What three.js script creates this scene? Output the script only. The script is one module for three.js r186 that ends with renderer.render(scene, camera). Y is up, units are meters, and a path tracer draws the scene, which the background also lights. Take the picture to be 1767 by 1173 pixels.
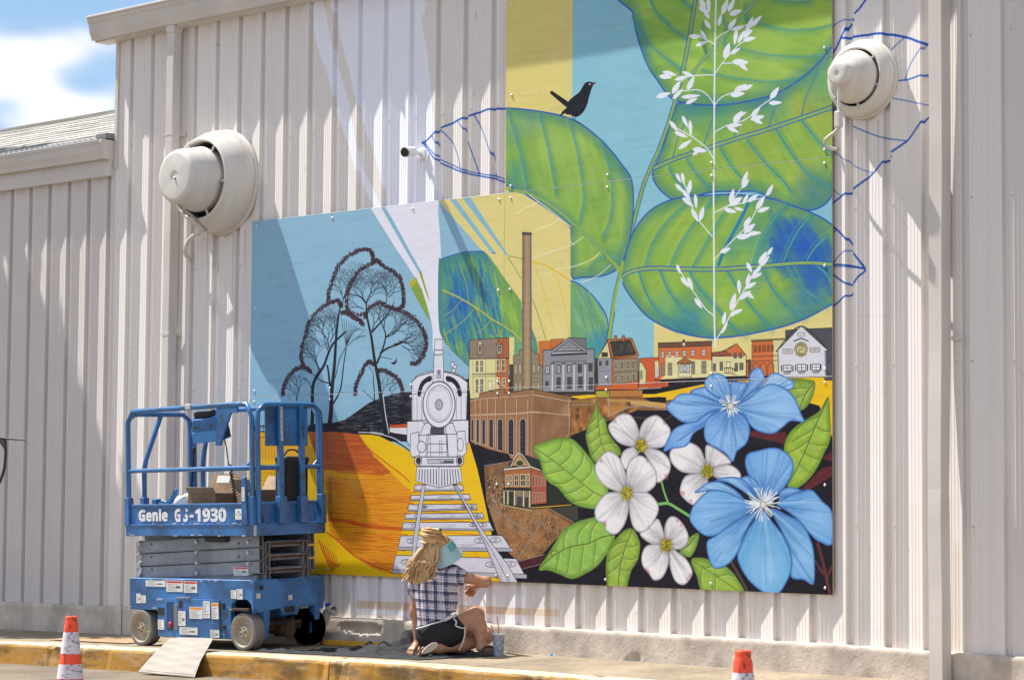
import * as THREE from 'three';
import { RoundedBoxGeometry } from 'three/addons/geometries/RoundedBoxGeometry.js';
import { mergeGeometries, mergeVertices } from 'three/addons/utils/BufferGeometryUtils.js';
import { MarchingCubes } from 'three/addons/objects/MarchingCubes.js';

// ------------------------------------------------------------------ camera, sky, sun, exposure
const scene = new THREE.Scene();
const camera = new THREE.PerspectiveCamera(16.69, 1024 / 679, 0.1, 600);
camera.rotation.order = 'YXZ';
camera.position.set(12, 1.18, 13.204);
camera.rotation.set(0.0681, 0.7424, 0.0076);

const renderer = new THREE.WebGLRenderer({ antialias: true });
renderer.setSize(1024, 679);
renderer.toneMapping = THREE.LinearToneMapping;
renderer.toneMappingExposure = 1.66;
renderer.shadowMap.enabled = true;

const SUN = new THREE.Vector3(-3.2, 5.5, 1.0).normalize();      // towards the sun
const sun = new THREE.DirectionalLight(new THREE.Color().setRGB(1, 0.955, 0.885), 5.0);
sun.position.copy(SUN).multiplyScalar(40); sun.target.position.set(0, 0, 0);
sun.castShadow = true; sun.shadow.mapSize.set(4096, 4096); sun.shadow.radius = 1;
Object.assign(sun.shadow.camera, { left: -16, right: 16, top: 16, bottom: -16, near: 1, far: 90 });
scene.add(sun, sun.target);

function mulberry(a) { return () => { a |= 0; a = a + 0x6D2B79F5 | 0; let t = Math.imul(a ^ a >>> 15, 1 | a); t = t + Math.imul(t ^ t >>> 7, 61 | t) ^ t; return ((t ^ t >>> 14) >>> 0) / 4294967296; }; }
const clamp = (x, a, b) => Math.min(b, Math.max(a, x)), lerp = (a, b, t) => a + (b - a) * t, sstep = (a, b, x) => { const t = clamp((x - a) / (b - a), 0, 1); return t * t * (3 - 2 * t); };
// value noise in 2 and 3 dimensions, with an optional period
const hash3 = (x, y, z) => { let h = Math.imul(x, 374761393) + Math.imul(y, 668265263) + Math.imul(z, 2147483647 ^ 0x5bd1e995) | 0; h = Math.imul(h ^ h >>> 13, 1274126177); return ((h ^ h >>> 16) >>> 0) / 4294967296; };
function vnoise(x, y, z = 0, per = 0) {
  const ix = Math.floor(x), iy = Math.floor(y), iz = Math.floor(z), fx = x - ix, fy = y - iy, fz = z - iz, s = fx * fx * (3 - 2 * fx), t = fy * fy * (3 - 2 * fy), r = fz * fz * (3 - 2 * fz);
  const w = per ? (v) => ((v % per) + per) % per : (v) => v, H = (a, b, c) => hash3(w(ix + a), w(iy + b), iz + c);
  const l0 = lerp(lerp(H(0, 0, 0), H(1, 0, 0), s), lerp(H(0, 1, 0), H(1, 1, 0), s), t);
  return fz === 0 ? l0 : lerp(l0, lerp(lerp(H(0, 0, 1), H(1, 0, 1), s), lerp(H(0, 1, 1), H(1, 1, 1), s), t), r);
}
function fbm(x, y, z = 0, oct = 4, per = 0) { let a = 0.5, v = 0, n = 0; for (let i = 0; i < oct; i++) { v += a * vnoise(x, y, z + i * 17, per); n += a; x *= 2; y *= 2; z *= 1; per *= 2; a *= 0.5; } return v / n; }
function fbm3(x, y, z, oct = 5) { let a = 0.5, v = 0, n = 0; for (let i = 0; i < oct; i++) { v += a * vnoise(x, y, z + 0.001); n += a; x = x * 2.03 + 3.1; y = y * 2.03 + 1.7; z = z * 2.03 + 5.3; a *= 0.5; } return v / n; }

{ // summer sky with broken white cloud
  const W = 2048, H = 1024, d = new Float32Array(W * H * 4);
  for (let j = 0; j < H; j++) {
    const el = ((j + 0.5) / H - 0.5) * Math.PI, y = Math.sin(el), c = Math.cos(el);
    for (let i = 0; i < W; i++) {
      const az = ((i + 0.5) / W - 0.5) * 2 * Math.PI, x = Math.cos(az) * c, z = Math.sin(az) * c, o = (j * W + i) * 4;
      if (y < -0.02) { d[o] = 0.30; d[o + 1] = 0.29; d[o + 2] = 0.28; d[o + 3] = 1; continue; }
      const up = Math.max(0, y), k = Math.pow(1 - up, 3);
      let r = lerp(0.125, 0.62, k), g = lerp(0.28, 0.92, k), b = lerp(0.62, 1.2, k);
      const cs = x * SUN.x + y * SUN.y + z * SUN.z, glow = Math.pow(Math.max(0, cs), 18) * 0.45;
      r += glow; g += glow * 0.95; b += glow * 0.85;
      const q = 3.1 + 8.5 * (1 - up), n = fbm3(x * q + 11.3, y * q * 2.6 + 4.4, z * q + 7.9, 8), m = fbm3(x * 1.7 + 2.2, y * 3 + 9.1, z * 1.7 + 5.5, 2);
      const a = sstep(0.452, 0.585, n + (m - 0.5) * 0.22) * 0.97, lit = 0.88 + 0.36 * sstep(0.45, 0.66, n);
      d[o] = lerp(r, lit * 1.02, a); d[o + 1] = lerp(g, lit * 1.02, a); d[o + 2] = lerp(b, lit * 1.04, a); d[o + 3] = 1;
    }
  }
  const t = new THREE.DataTexture(d, W, H, THREE.RGBAFormat, THREE.FloatType);
  t.mapping = THREE.EquirectangularReflectionMapping; t.magFilter = t.minFilter = THREE.LinearFilter; t.needsUpdate = true;
  scene.background = t; scene.environment = t; scene.backgroundIntensity = scene.environmentIntensity = 0.6;
}

// ------------------------------------------------------------------ helpers
const used = {};
function numbered(n) { const k = used[n] = (used[n] ?? -1) + 1; return k ? n + '_' + String(k).padStart(3, '0') : n; }
function mesh(name, geo, mat, parent = scene) {
  const m = new THREE.Mesh(Array.isArray(geo) ? merge(geo) : geo, mat); m.name = parent === scene ? numbered(name) : name;
  m.castShadow = m.receiveShadow = true; parent.add(m); return m;
}
function tag(o, label, category, group) { o.userData = { label, category }; if (group) o.userData.group = group; return o; }
function thing(name, label, category, pos = [0, 0, 0], group) { const o = new THREE.Group(); o.name = numbered(name); o.position.set(...pos); scene.add(o); return tag(o, label, category, group); }
function merge(list) {
  return mergeGeometries(list.map((g) => { const q = g.index ? g.toNonIndexed() : g; for (const k of Object.keys(q.attributes)) if (!['position', 'normal', 'uv'].includes(k)) q.deleteAttribute(k); if (!q.attributes.uv) q.setAttribute('uv', new THREE.BufferAttribute(new Float32Array(q.attributes.position.count * 2), 2)); return q; }));
}
const V3 = (x, y, z) => new THREE.Vector3(x, y, z);
function box(w, h, d, x = 0, y = 0, z = 0, r = 0.004) { const g = r ? new RoundedBoxGeometry(w, h, d, 1, Math.min(r, w / 2.1, h / 2.1, d / 2.1)) : new THREE.BoxGeometry(w, h, d); g.translate(x, y, z); return metric(g); }
function between(x0, x1, y0, y1, z0, z1, r = 0.004) { return box(x1 - x0, y1 - y0, z1 - z0, (x0 + x1) / 2, (y0 + y1) / 2, (z0 + z1) / 2, r); }
// uv in metres from the dominant direction of each vertex normal
function metric(g) {
  const p = g.attributes.position, n = g.attributes.normal, uv = new Float32Array(p.count * 2);
  for (let i = 0; i < p.count; i++) {
    const ax = Math.abs(n.getX(i)), ay = Math.abs(n.getY(i)), az = Math.abs(n.getZ(i));
    if (ay > ax && ay > az) { uv[2 * i] = p.getX(i); uv[2 * i + 1] = p.getZ(i); } else if (ax > az) { uv[2 * i] = p.getZ(i); uv[2 * i + 1] = p.getY(i); } else { uv[2 * i] = p.getX(i); uv[2 * i + 1] = p.getY(i); }
  }
  g.setAttribute('uv', new THREE.BufferAttribute(uv, 2)); return g;
}
function tube(pts, r, seg = 24, rad = 10, closed = false, tension = 0.5) { return new THREE.TubeGeometry(new THREE.CatmullRomCurve3(pts.map((p) => V3(...p)), closed, 'centripetal', tension), seg, r, rad, closed); }
// a bent pipe: straight runs joined by short arcs at the corners, round caps left open
function pipe(pts, r, bend = 0.05, rad = 10) {
  const P = pts.map((p) => V3(...p)), path = new THREE.CurvePath();
  let from = P[0].clone();
  for (let i = 1; i < P.length; i++) {
    if (i === P.length - 1) { path.add(new THREE.LineCurve3(from, P[i])); break; }
    const a = P[i].clone().add(P[i - 1].clone().sub(P[i]).setLength(bend)), b = P[i].clone().add(P[i + 1].clone().sub(P[i]).setLength(bend));
    path.add(new THREE.LineCurve3(from, a)); path.add(new THREE.QuadraticBezierCurve3(a, P[i], b)); from = b;
  }
  const n = Math.max(2, (P.length - 2) * 12 + 4);
  return new THREE.TubeGeometry(path, n, r, rad, false);
}
function rod(a, b, r0, r1 = r0, rad = 12) {
  const A = V3(...a), B = V3(...b), g = new THREE.CylinderGeometry(r1, r0, A.distanceTo(B), rad, 1);
  g.applyQuaternion(new THREE.Quaternion().setFromUnitVectors(V3(0, 1, 0), B.clone().sub(A).normalize())); g.translate((A.x + B.x) / 2, (A.y + B.y) / 2, (A.z + B.z) / 2); return g;
}
function lathe(profile, seg = 40) { return new THREE.LatheGeometry(profile.map(([r, y]) => new THREE.Vector2(r, y)), seg); }
function prism(pts, depth, bevel = 0.003) { // outline in x, y pushed out along z
  const s = new THREE.Shape(pts.map(([x, y]) => new THREE.Vector2(x, y)));
  return new THREE.ExtrudeGeometry(s, { depth: depth - 2 * bevel, bevelEnabled: bevel > 0, bevelSize: bevel, bevelThickness: bevel, bevelOffset: -bevel, bevelSegments: 1 }).translate(0, 0, bevel);
}
const lin = (r, g, b) => new THREE.Color().setRGB(r, g, b);
const css = (h) => new THREE.Color(h);
// a tiling grey noise texture (data), value = f(u, v) in 0..1 with u, v in 0..1
function grain(size, f, rep, color = false) {
  const d = new Uint8Array(size * size * 4);
  for (let j = 0; j < size; j++) for (let i = 0; i < size; i++) { const v = f((i + 0.5) / size, (j + 0.5) / size), o = (j * size + i) * 4; if (typeof v === 'number') d[o] = d[o + 1] = d[o + 2] = clamp(v, 0, 1) * 255; else for (let c = 0; c < 3; c++) d[o + c] = clamp(v[c], 0, 1) * 255; d[o + 3] = 255; }
  const t = new THREE.DataTexture(d, size, size); t.wrapS = t.wrapT = THREE.RepeatWrapping; t.magFilter = THREE.LinearFilter; t.minFilter = THREE.LinearMipmapLinearFilter; t.generateMipmaps = true;
  t.repeat.set(rep, rep); if (color) t.colorSpace = THREE.SRGBColorSpace; t.needsUpdate = true; return t;
}
const std = (o) => new THREE.MeshStandardMaterial(o);
const phy = (o) => new THREE.MeshPhysicalMaterial(o);
const bumpFine = grain(512, (u, v) => fbm(u * 64, v * 64, 3, 4, 64), 1);
const bumpLump = grain(512, (u, v) => fbm(u * 12, v * 12, 5, 6, 12), 0.7);

// ------------------------------------------------------------------ the ground
const groundY = (x, z) => 0.0165 * clamp(x + 0.2, -12, 0) - 0.02 * clamp(z, 0, 1.25);
const CURB = 1.25, KERB_H = 0.18;
const concreteMap = grain(1024, (u, v) => { const a = fbm(u * 10, v * 10, 2, 6, 10), b = fbm(u * 90, v * 90, 8, 3, 90), k = 0.84 + (a - 0.5) * 0.30 + (b - 0.5) * 0.22 - (b > 0.74 ? 0.12 : 0); return [k, k * 0.985, k * 0.955]; }, 0.33, true);
const roadMap = grain(1024, (u, v) => { const a = fbm(u * 8, v * 8, 21, 6, 8), b = vnoise(u * 340, v * 340, 0, 340), k = 0.80 + (a - 0.5) * 0.34 + (b - 0.5) * 0.30; return [k, k * 0.98, k * 0.95]; }, 0.4, true);
const M = {
  road: std({ color: lin(0.275, 0.228, 0.172), map: roadMap, roughness: 0.95, bumpMap: bumpFine, bumpScale: 0.004 }),
  slab: std({ color: lin(0.38, 0.312, 0.228), map: concreteMap, roughness: 0.92, bumpMap: bumpFine, bumpScale: 0.003 }),
};
{
  const road = new THREE.PlaneGeometry(400, 300, 200, 40); road.rotateX(-Math.PI / 2); road.translate(0, 0, 150 + CURB - 0.06);
  const p = road.attributes.position, uv = road.attributes.uv;
  for (let i = 0; i < p.count; i++) { const x = p.getX(i), z = p.getZ(i); p.setY(i, groundY(x, 1.25) - KERB_H - 0.004 * clamp(z - 1.25, 0, 4)); uv.setXY(i, x, z); }
  road.computeVertexNormals(); mesh('road', road, M.road).userData = { kind: 'structure' };
  // pavement in cast slabs with open joints
  const pave = new THREE.Group(); pave.name = 'pavement'; pave.userData = { kind: 'structure' }; scene.add(pave);
  const R = mulberry(5);
  for (let k = -9; k < 7; k++) {
    const x0 = k * 1.55 + 0.55, x1 = x0 + 1.542, g = new THREE.BoxGeometry(x1 - x0, 0.2, CURB - 0.165 - 0.03, 12, 1, 8), q = g.attributes.position;
    g.translate((x0 + x1) / 2, -0.1, 0.03 + (CURB - 0.195) / 2);
    for (let i = 0; i < q.count; i++) q.setY(i, q.getY(i) + groundY(q.getX(i), q.getZ(i)) + (q.getY(i) > -0.05 ? (fbm(q.getX(i) * 2, q.getZ(i) * 2, 3) - 0.5) * 0.006 : 0));
    metric(g); g.computeVertexNormals();
    const m = M.slab.clone(); const t = 0.95 + R() * 0.08; m.color.multiplyScalar(t);
    mesh('paving_slab', g, m, pave);
  }
}
// yellow kerb stones, their paint worn through in patches and scuffed pale along the top
{
  const S = 1024, c = document.createElement('canvas'); c.width = S; c.height = 512; const x = c.getContext('2d'), im = x.createImageData(S, 512);
  for (let j = 0; j < 512; j++) for (let i = 0; i < S; i++) { // v 0..1 over the unrolled section: top, nose, face
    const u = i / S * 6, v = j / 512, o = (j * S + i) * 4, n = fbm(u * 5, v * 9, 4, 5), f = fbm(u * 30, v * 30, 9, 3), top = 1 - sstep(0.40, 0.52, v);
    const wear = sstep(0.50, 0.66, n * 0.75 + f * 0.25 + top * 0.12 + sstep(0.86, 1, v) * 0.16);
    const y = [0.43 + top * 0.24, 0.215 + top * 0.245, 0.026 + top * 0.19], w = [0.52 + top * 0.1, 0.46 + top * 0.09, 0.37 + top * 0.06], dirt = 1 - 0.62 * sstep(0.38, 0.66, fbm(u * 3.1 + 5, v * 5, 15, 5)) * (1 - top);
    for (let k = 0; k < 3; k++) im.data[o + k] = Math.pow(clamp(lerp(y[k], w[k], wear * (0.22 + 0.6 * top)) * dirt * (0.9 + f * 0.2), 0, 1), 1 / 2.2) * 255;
    im.data[o + 3] = 255;
  }
  x.putImageData(im, 0, 0);
  const t = new THREE.CanvasTexture(c); t.colorSpace = THREE.SRGBColorSpace; t.wrapS = THREE.RepeatWrapping;
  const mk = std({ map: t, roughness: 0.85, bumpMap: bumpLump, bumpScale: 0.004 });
  const kerb = new THREE.Group(); kerb.name = 'kerb'; kerb.userData = { kind: 'structure' }; scene.add(kerb);
  const joints = [-14, -11, -8.2, -6.1, -3.83, -2.35, -0.80, 1.72, 4.2, 6.8, 9.4]; // ends of the stones
  const sec = [[CURB - 0.162, -0.35, 0], [CURB - 0.162, 0, 0.02], [CURB - 0.03, -0.002, 0.36], [CURB - 0.008, -0.010, 0.45], [CURB, -0.032, 0.52], [CURB + 0.012, -KERB_H - 0.1, 1]];
  for (let k = 0; k + 1 < joints.length; k++) {
    const x0 = joints[k] + 0.006, x1 = joints[k + 1] - 0.006, n = Math.ceil((x1 - x0) / 0.06), pos = [], uv = [], idx = [];
    for (let i = 0; i <= n; i++) for (const [z, y, v] of sec) {
      const X = lerp(x0, x1, i / n), chip = Math.max(0, fbm(X * 9, v * 4, 31, 4) - 0.60) * (v > 0.3 && v < 0.6 ? 0.10 : 0.02), e = Math.min(X - x0, x1 - X) < 0.012 ? 0.006 : 0;
      pos.push(X, groundY(X, z) + y - chip - (v > 0.01 && v < 0.6 ? e : 0) + (fbm(X * 3, v * 2, 6) - 0.5) * 0.008, z - chip); uv.push(X / 6 + k * 0.37, 1 - v);
    }
    const m = sec.length; for (let i = 0; i < n; i++) for (let j = 0; j + 1 < m; j++) { const a = i * m + j, b = a + m; idx.push(a, a + 1, b, b, a + 1, b + 1); }
    for (const i of [0, n]) for (let j = 1; j + 1 < m; j++) i ? idx.push(i * m, i * m + j, i * m + j + 1) : idx.push(0, j + 1, j);
    const g = new THREE.BufferGeometry(); g.setAttribute('position', new THREE.Float32BufferAttribute(pos, 3)); g.setAttribute('uv', new THREE.Float32BufferAttribute(uv, 2)); g.setIndex(idx);
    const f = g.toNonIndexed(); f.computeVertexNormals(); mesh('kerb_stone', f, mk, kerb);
  }
}
// worn warning pad with blister domes, and a painted flare, at the dropped corner
{
  const pad = thing('tactile_pad', 'faded orange tactile pad of blister domes set in the pavement left of the blue lift', 'tactile paving', [0, 0, 0]);
  const g = new THREE.PlaneGeometry(1.1, 0.42, 10, 4); g.rotateX(-Math.PI / 2); g.translate(-4.25, 0.006, 0.68);
  const p = g.attributes.position; for (let i = 0; i < p.count; i++) p.setY(i, p.getY(i) + groundY(p.getX(i), p.getZ(i)) + 0.003);
  const m = std({ color: lin(0.62, 0.40, 0.24), roughness: 0.9, map: concreteMap });
  mesh('pad_plate', g, m, pad);
  const d = []; for (let i = 0; i < 18; i++) for (let j = 0; j < 6; j++) { const x = -4.77 + i * 0.061, z = 0.50 + j * 0.07; d.push(new THREE.SphereGeometry(0.016, 8, 3, 0, 6.283, 0, 1.2).scale(1, 0.45, 1).translate(x, groundY(x, z) + 0.006, z)); }
  mesh('blister_dome', d, m, pad).userData = { kind: 'stuff' };
}

// ------------------------------------------------------------------ painting on the wall: sketch coordinates (x right, y down) rectified to metres on the wall
const HG = [6.0644, 0.04432, -0.10366, 0.30515, -4.45351, 2.4011, 0.22977, 0.0188];
function rect(px, py) { const u = (px - 883.5) / 1000, v = (py - 586.5) / 1000, w = HG[6] * u + HG[7] * v + 1; return [(HG[0] * u + HG[1] * v + HG[2]) / w, (HG[3] * u + HG[4] * v + HG[5]) / w]; }
const frame = (ox, oy, s) => (pts) => pts.map(([x, y]) => [ox + x / s, oy + y / s]);
function smooth(pts, closed, n = 8) {
  const out = [], N = pts.length, g = (i) => closed ? pts[(i + N) % N] : pts[clamp(i, 0, N - 1)];
  for (let i = 0; i < (closed ? N : N - 1); i++) { const a = g(i - 1), b = g(i), c = g(i + 1), d = g(i + 2); for (let k = 0; k < n; k++) { const t = k / n, q = (j) => 0.5 * (2 * b[j] + (c[j] - a[j]) * t + (2 * a[j] - 5 * b[j] + 4 * c[j] - d[j]) * t * t + (3 * b[j] - a[j] - 3 * c[j] + d[j]) * t * t * t); out.push([q(0), q(1)]); } }
  if (!closed) out.push(pts[N - 1]); return out;
}
class Brush { // a canvas laid on the wall: (x0, yTop) its corner in metres, s pixels per metre
  constructor(w, h, x0, yTop, s) { this.c = document.createElement('canvas'); this.c.width = w; this.c.height = h; this.x = this.c.getContext('2d'); this.x0 = x0; this.yt = yTop; this.s = s; this.k = s / 205; this.x.lineCap = this.x.lineJoin = 'round'; }
  at(p) { const [X, Y] = rect(p[0], p[1]); return [(X - this.x0) * this.s, (this.yt - Y) * this.s]; }
  path(pts, closed = true) { const x = this.x; x.beginPath(); pts.forEach((p, i) => { const q = this.at(p); i ? x.lineTo(q[0], q[1]) : x.moveTo(q[0], q[1]); }); if (closed) x.closePath(); }
  dense(pts, closed) { const o = [], N = pts.length; for (let i = 0; i < (closed ? N : N - 1); i++) { const a = pts[i], b = pts[(i + 1) % N]; o.push(a); const n = Math.floor(Math.hypot(b[0] - a[0], b[1] - a[1]) / 60); for (let k = 1; k <= n; k++) o.push([lerp(a[0], b[0], k / (n + 1)), lerp(a[1], b[1], k / (n + 1))]); } if (!closed) o.push(pts[N - 1]); return o; }
  poly(pts, fill, stroke, w = 1) { this.path(this.dense(pts, true)); if (fill) { this.x.fillStyle = fill; this.x.fill(); } if (stroke) { this.x.strokeStyle = stroke; this.x.lineWidth = w * this.k; this.x.stroke(); } }
  blob(pts, fill, stroke, w = 1) { this.path(smooth(pts, true)); if (fill) { this.x.fillStyle = fill; this.x.fill(); } if (stroke) { this.x.strokeStyle = stroke; this.x.lineWidth = w * this.k; this.x.stroke(); } }
  line(pts, stroke, w = 1, curve = true) { this.path(curve ? smooth(pts, false) : this.dense(pts, false), false); this.x.strokeStyle = stroke; this.x.lineWidth = w * this.k; this.x.stroke(); }
  clip(pts, curve, draw) { this.x.save(); this.path(curve ? smooth(pts, true) : pts); this.x.clip(); draw(); this.x.restore(); }
  soft(p, r, color, a) { const [x, y] = this.at(p), R = r * this.k, g = this.x.createRadialGradient(x, y, 0, x, y, R), col = new THREE.Color(color), s = [col.getStyle().replace('rgb(', '').replace(')', '')][0]; g.addColorStop(0, `rgba(${s},${a})`); g.addColorStop(0.6, `rgba(${s},${a * 0.45})`); g.addColorStop(1, `rgba(${s},0)`); this.x.fillStyle = g; this.x.beginPath(); this.x.arc(x, y, R, 0, 7); this.x.fill(); }
  texture() { const t = new THREE.CanvasTexture(this.c); t.colorSpace = THREE.SRGBColorSpace; t.anisotropy = 8; return t; }
}
const BLUE = '#2557b4';

// ------------------------------------------------------------------ the two buildings of ribbed steel
const PITCH = 0.3048, XL = -5.13;
const WALLW = 9.9, WALLX = -5.3, WALLTOP = 5.6;
const wallPaint = new Brush(2048, 1158, WALLX, WALLTOP, 2048 / WALLW);
{
  const b = wallPaint, x = b.x, R = mulberry(77);
  x.fillStyle = 'rgb(222,216,212)'; x.fillRect(0, 0, 2048, 1158);
  for (let i = 0; i < 260; i++) { const X = R() * 2048, w = 2 + R() * 14; x.fillStyle = R() < 0.5 ? 'rgba(190,184,178,0.02)' : 'rgba(240,238,238,0.025)'; x.fillRect(X, R() * 1158, w, 60 + R() * 500); }
  for (let i = 0; i < 140; i++) { const X = R() * 2048, y = 840 + R() * 270; x.fillStyle = 'rgba(176,152,126,0.07)'; x.fillRect(X, y, 2 + R() * 14, 1158 - y); }
  // old runs of dirt below the fans, and rubbed marks
  for (const [px, py, w0, h0] of [[352, 400, 3, 210], [372, 402, 5, 160], [398, 402, 4, 260], [418, 396, 3, 120], [1462, 205, 3, 150], [1490, 207, 4, 200], [1512, 204, 3, 120]]) { const [cx, cy] = b.at([px, py]), g = x.createLinearGradient(0, cy, 0, cy + h0); g.addColorStop(0, 'rgba(120,96,74,0.30)'); g.addColorStop(1, 'rgba(120,96,74,0)'); x.fillStyle = g; x.fillRect(cx, cy, w0, h0); }
  for (let i = 0; i < 170; i++) { const X = R() * 2048, Y = 60 + R() * 1080; x.fillStyle = R() < 0.6 ? 'rgba(110,92,80,0.22)' : 'rgba(120,70,40,0.25)'; x.fillRect(X, Y, 1 + R() * 2, 1 + R() * 9); }
  for (let i = 0; i < 26; i++) { const X = R() * 2048, Y = 300 + R() * 700; x.fillStyle = 'rgba(150,138,128,0.14)'; x.fillRect(X, Y, 10 + R() * 70, 1.5); }
  // fresh paint: the smoke plume carried up over the steel, and touched up patches under the mural
  const Q = frame(500, 0, 3.0875);
  b.blob(Q([[90, -20], [110, 120], [150, 300], [200, 440], [255, 640], [310, 820], [380, 980], [445, 1125], [490, 1120], [420, 990], [360, 830], [318, 640], [262, 400], [200, 180], [150, -20]]), 'rgb(232,233,243)');
  b.blob(Q([[230, -20], [250, 120], [285, 320], [340, 520], [400, 720], [470, 930], [540, 1150], [785, 1150], [776, 900], [755, 620], [720, 320], [690, 120], [672, -20]]), 'rgb(232,233,243)');
  b.poly([[590, 1000], [610, 1056], [705, 1064], [705, 1000]], 'rgba(231,231,240,0.7)'); b.poly([[790, 1010], [792, 1072], [905, 1078], [905, 1012]], 'rgba(236,236,243,0.75)');
  b.poly([[610, 1036], [960, 1052], [960, 1064], [610, 1050]], 'rgba(216,193,170,0.9)');
  // blue leaf outlines that run off the mural on to the steel
  const L = (p, w, c = BLUE, o = 1) => { x.globalAlpha = o; b.line(p, c, w); x.globalAlpha = 1; };
  L([[882, 187], [850, 187], [830, 190], [805, 200], [785, 207], [757, 221], [740, 234], [724, 246]], 3);
  L([[724, 244], [737, 262], [752, 277], [775, 289], [800, 298], [830, 304], [855, 309], [882, 321]], 2.2); L([[728, 246], [740, 259], [756, 273], [778, 285], [802, 294], [830, 300], [856, 304], [882, 316]], 1.6);
  L([[741, 232], [749, 246], [757, 266]], 1.5); L([[758, 223], [774, 243], [786, 268], [793, 296]], 1.5); L([[786, 208], [800, 228], [811, 262], [822, 300]], 1.5); L([[814, 197], [836, 243], [849, 280], [856, 308]], 1.5);
  const Rr = frame(1380, 0, 2.933);
  L(Rr([[325, -12], [296, 38], [274, 64]]), 2.6); L(Rr([[150, 130], [200, 104], [240, 93], [268, 92]]), 1.4, BLUE, 0.8); L(Rr([[268, 98], [235, 130], [208, 178], [176, 236], [150, 268]]), 3.2);
  L(Rr([[205, 190], [268, 184], [330, 172], [395, 166], [470, 174], [540, 188], [610, 213], [672, 234]]), 3.2);
  L(Rr([[515, 188], [487, 218], [462, 250]]), 1.4, BLUE, 0.8); L(Rr([[625, 222], [580, 278], [545, 330], [522, 394]]), 1.5, BLUE, 0.8); L(Rr([[494, 404], [545, 396], [610, 378], [668, 366]]), 2); L(Rr([[612, 378], [664, 394]]), 1.2, BLUE, 0.7);
  L(Rr([[350, 205], [362, 175]]), 1.2, BLUE, 0.5); L(Rr([[462, 494], [530, 506], [600, 521], [664, 532]]), 1.4, BLUE, 0.8);
  L(Rr([[662, 572], [628, 596], [590, 640], [548, 692], [506, 730], [462, 766]]), 2.6); L(Rr([[250, 628], [320, 662], [400, 690], [470, 703], [526, 708]]), 1.6, BLUE, 0.85);
  L(Rr([[460, 790], [440, 808], [418, 816], [372, 864], [318, 910], [262, 960]]), 2.6); L(Rr([[258, 972], [222, 980], [190, 1002], [150, 1026]]), 2.6); L(Rr([[150, 755], [215, 800], [290, 848], [362, 874]]), 1.3, BLUE, 0.7); L(Rr([[150, 953], [205, 990]]), 1.3, BLUE, 0.8);
  L(Rr([[155, 545], [192, 528]]), 1.6); L(Rr([[155, 556], [190, 541]]), 1.6); L(Rr([[160, 558], [205, 590]]), 1.2);
  const Mm = frame(1050, 270, 3.5556);
  L(Mm([[1340, 415], [1395, 450], [1445, 497], [1482, 545]]), 2.6); L(Mm([[1486, 570], [1520, 622], [1562, 690], [1525, 735], [1487, 785], [1430, 765], [1350, 712]]), 2.4); L(Mm([[1350, 660], [1450, 664], [1556, 684]]), 2.2); L(Mm([[1350, 672], [1450, 674], [1556, 686]]), 1.2);
  L(Mm([[1350, 660], [1400, 612], [1440, 580], [1486, 570]]), 1.3); L(Mm([[1340, 470], [1388, 446]]), 1.4); L(Mm([[1350, 918], [1395, 895], [1440, 858], [1470, 846], [1484, 826]]), 2.4); L(Mm([[1530, 640], [1560, 690]]), 1.3);
}
const seamBump = grain(256, (u, v) => 0.5 + (vnoise(u * 9, v * 5, 1, 1) - 0.5) * 0.3, 0.3);
M.steelPainted = phy({ map: wallPaint.texture(), roughness: 0.75, specularIntensity: 0.2 });
M.steel = phy({ color: lin(0.72, 0.665, 0.64), roughness: 0.75, specularIntensity: 0.2, map: grain(256, (u, v) => { const k = 0.94 + (fbm(u * 6, v * 4, 4, 4, 2) - 0.5) * 0.04; return [k, k, k]; }, 0.5, true) });
M.trim = phy({ color: lin(0.72, 0.665, 0.615), roughness: 0.5, specularIntensity: 0.4, map: grain(256, (u, v) => { const k = 0.92 + (fbm(u * 6, v * 6, 14, 4, 6) - 0.5) * 0.09; return [k, k, k]; }, 0.6, true) });
// one rib-to-rib sheet: a shallow valley of pin stripes between deep narrow slots
const PROFILE = (() => {
  const key = [[0, 0], [0.112, -0.0285], [0.236, -0.001]], out = [];
  const depth = (x) => x < key[1][0] ? lerp(0, -0.0285, x / 0.112) : lerp(-0.0285, -0.001, (x - 0.112) / 0.124);
  out.push([0, 0]);
  for (const c of [0.026, 0.052, 0.08]) out.push([c - 0.004, depth(c - 0.004)], [c - 0.001, depth(c) + 0.0030], [c + 0.003, depth(c) + 0.0020], [c + 0.006, depth(c + 0.006)]);
  out.push([0.112, -0.0285]);
  for (const c of [0.142, 0.172, 0.202]) out.push([c - 0.006, depth(c - 0.006)], [c - 0.002, depth(c) + 0.0018], [c + 0.002, depth(c) + 0.0018], [c + 0.005, depth(c + 0.005)]);
  out.push([0.236, -0.001], [0.241, -0.004], [0.2425, -0.042], [0.293, -0.042], [0.3035, -0.003], [0.3048, 0]);
  return out;
})();
const lineX = (k) => 0.004 + k * PITCH;             // left edge of sheet k
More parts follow.
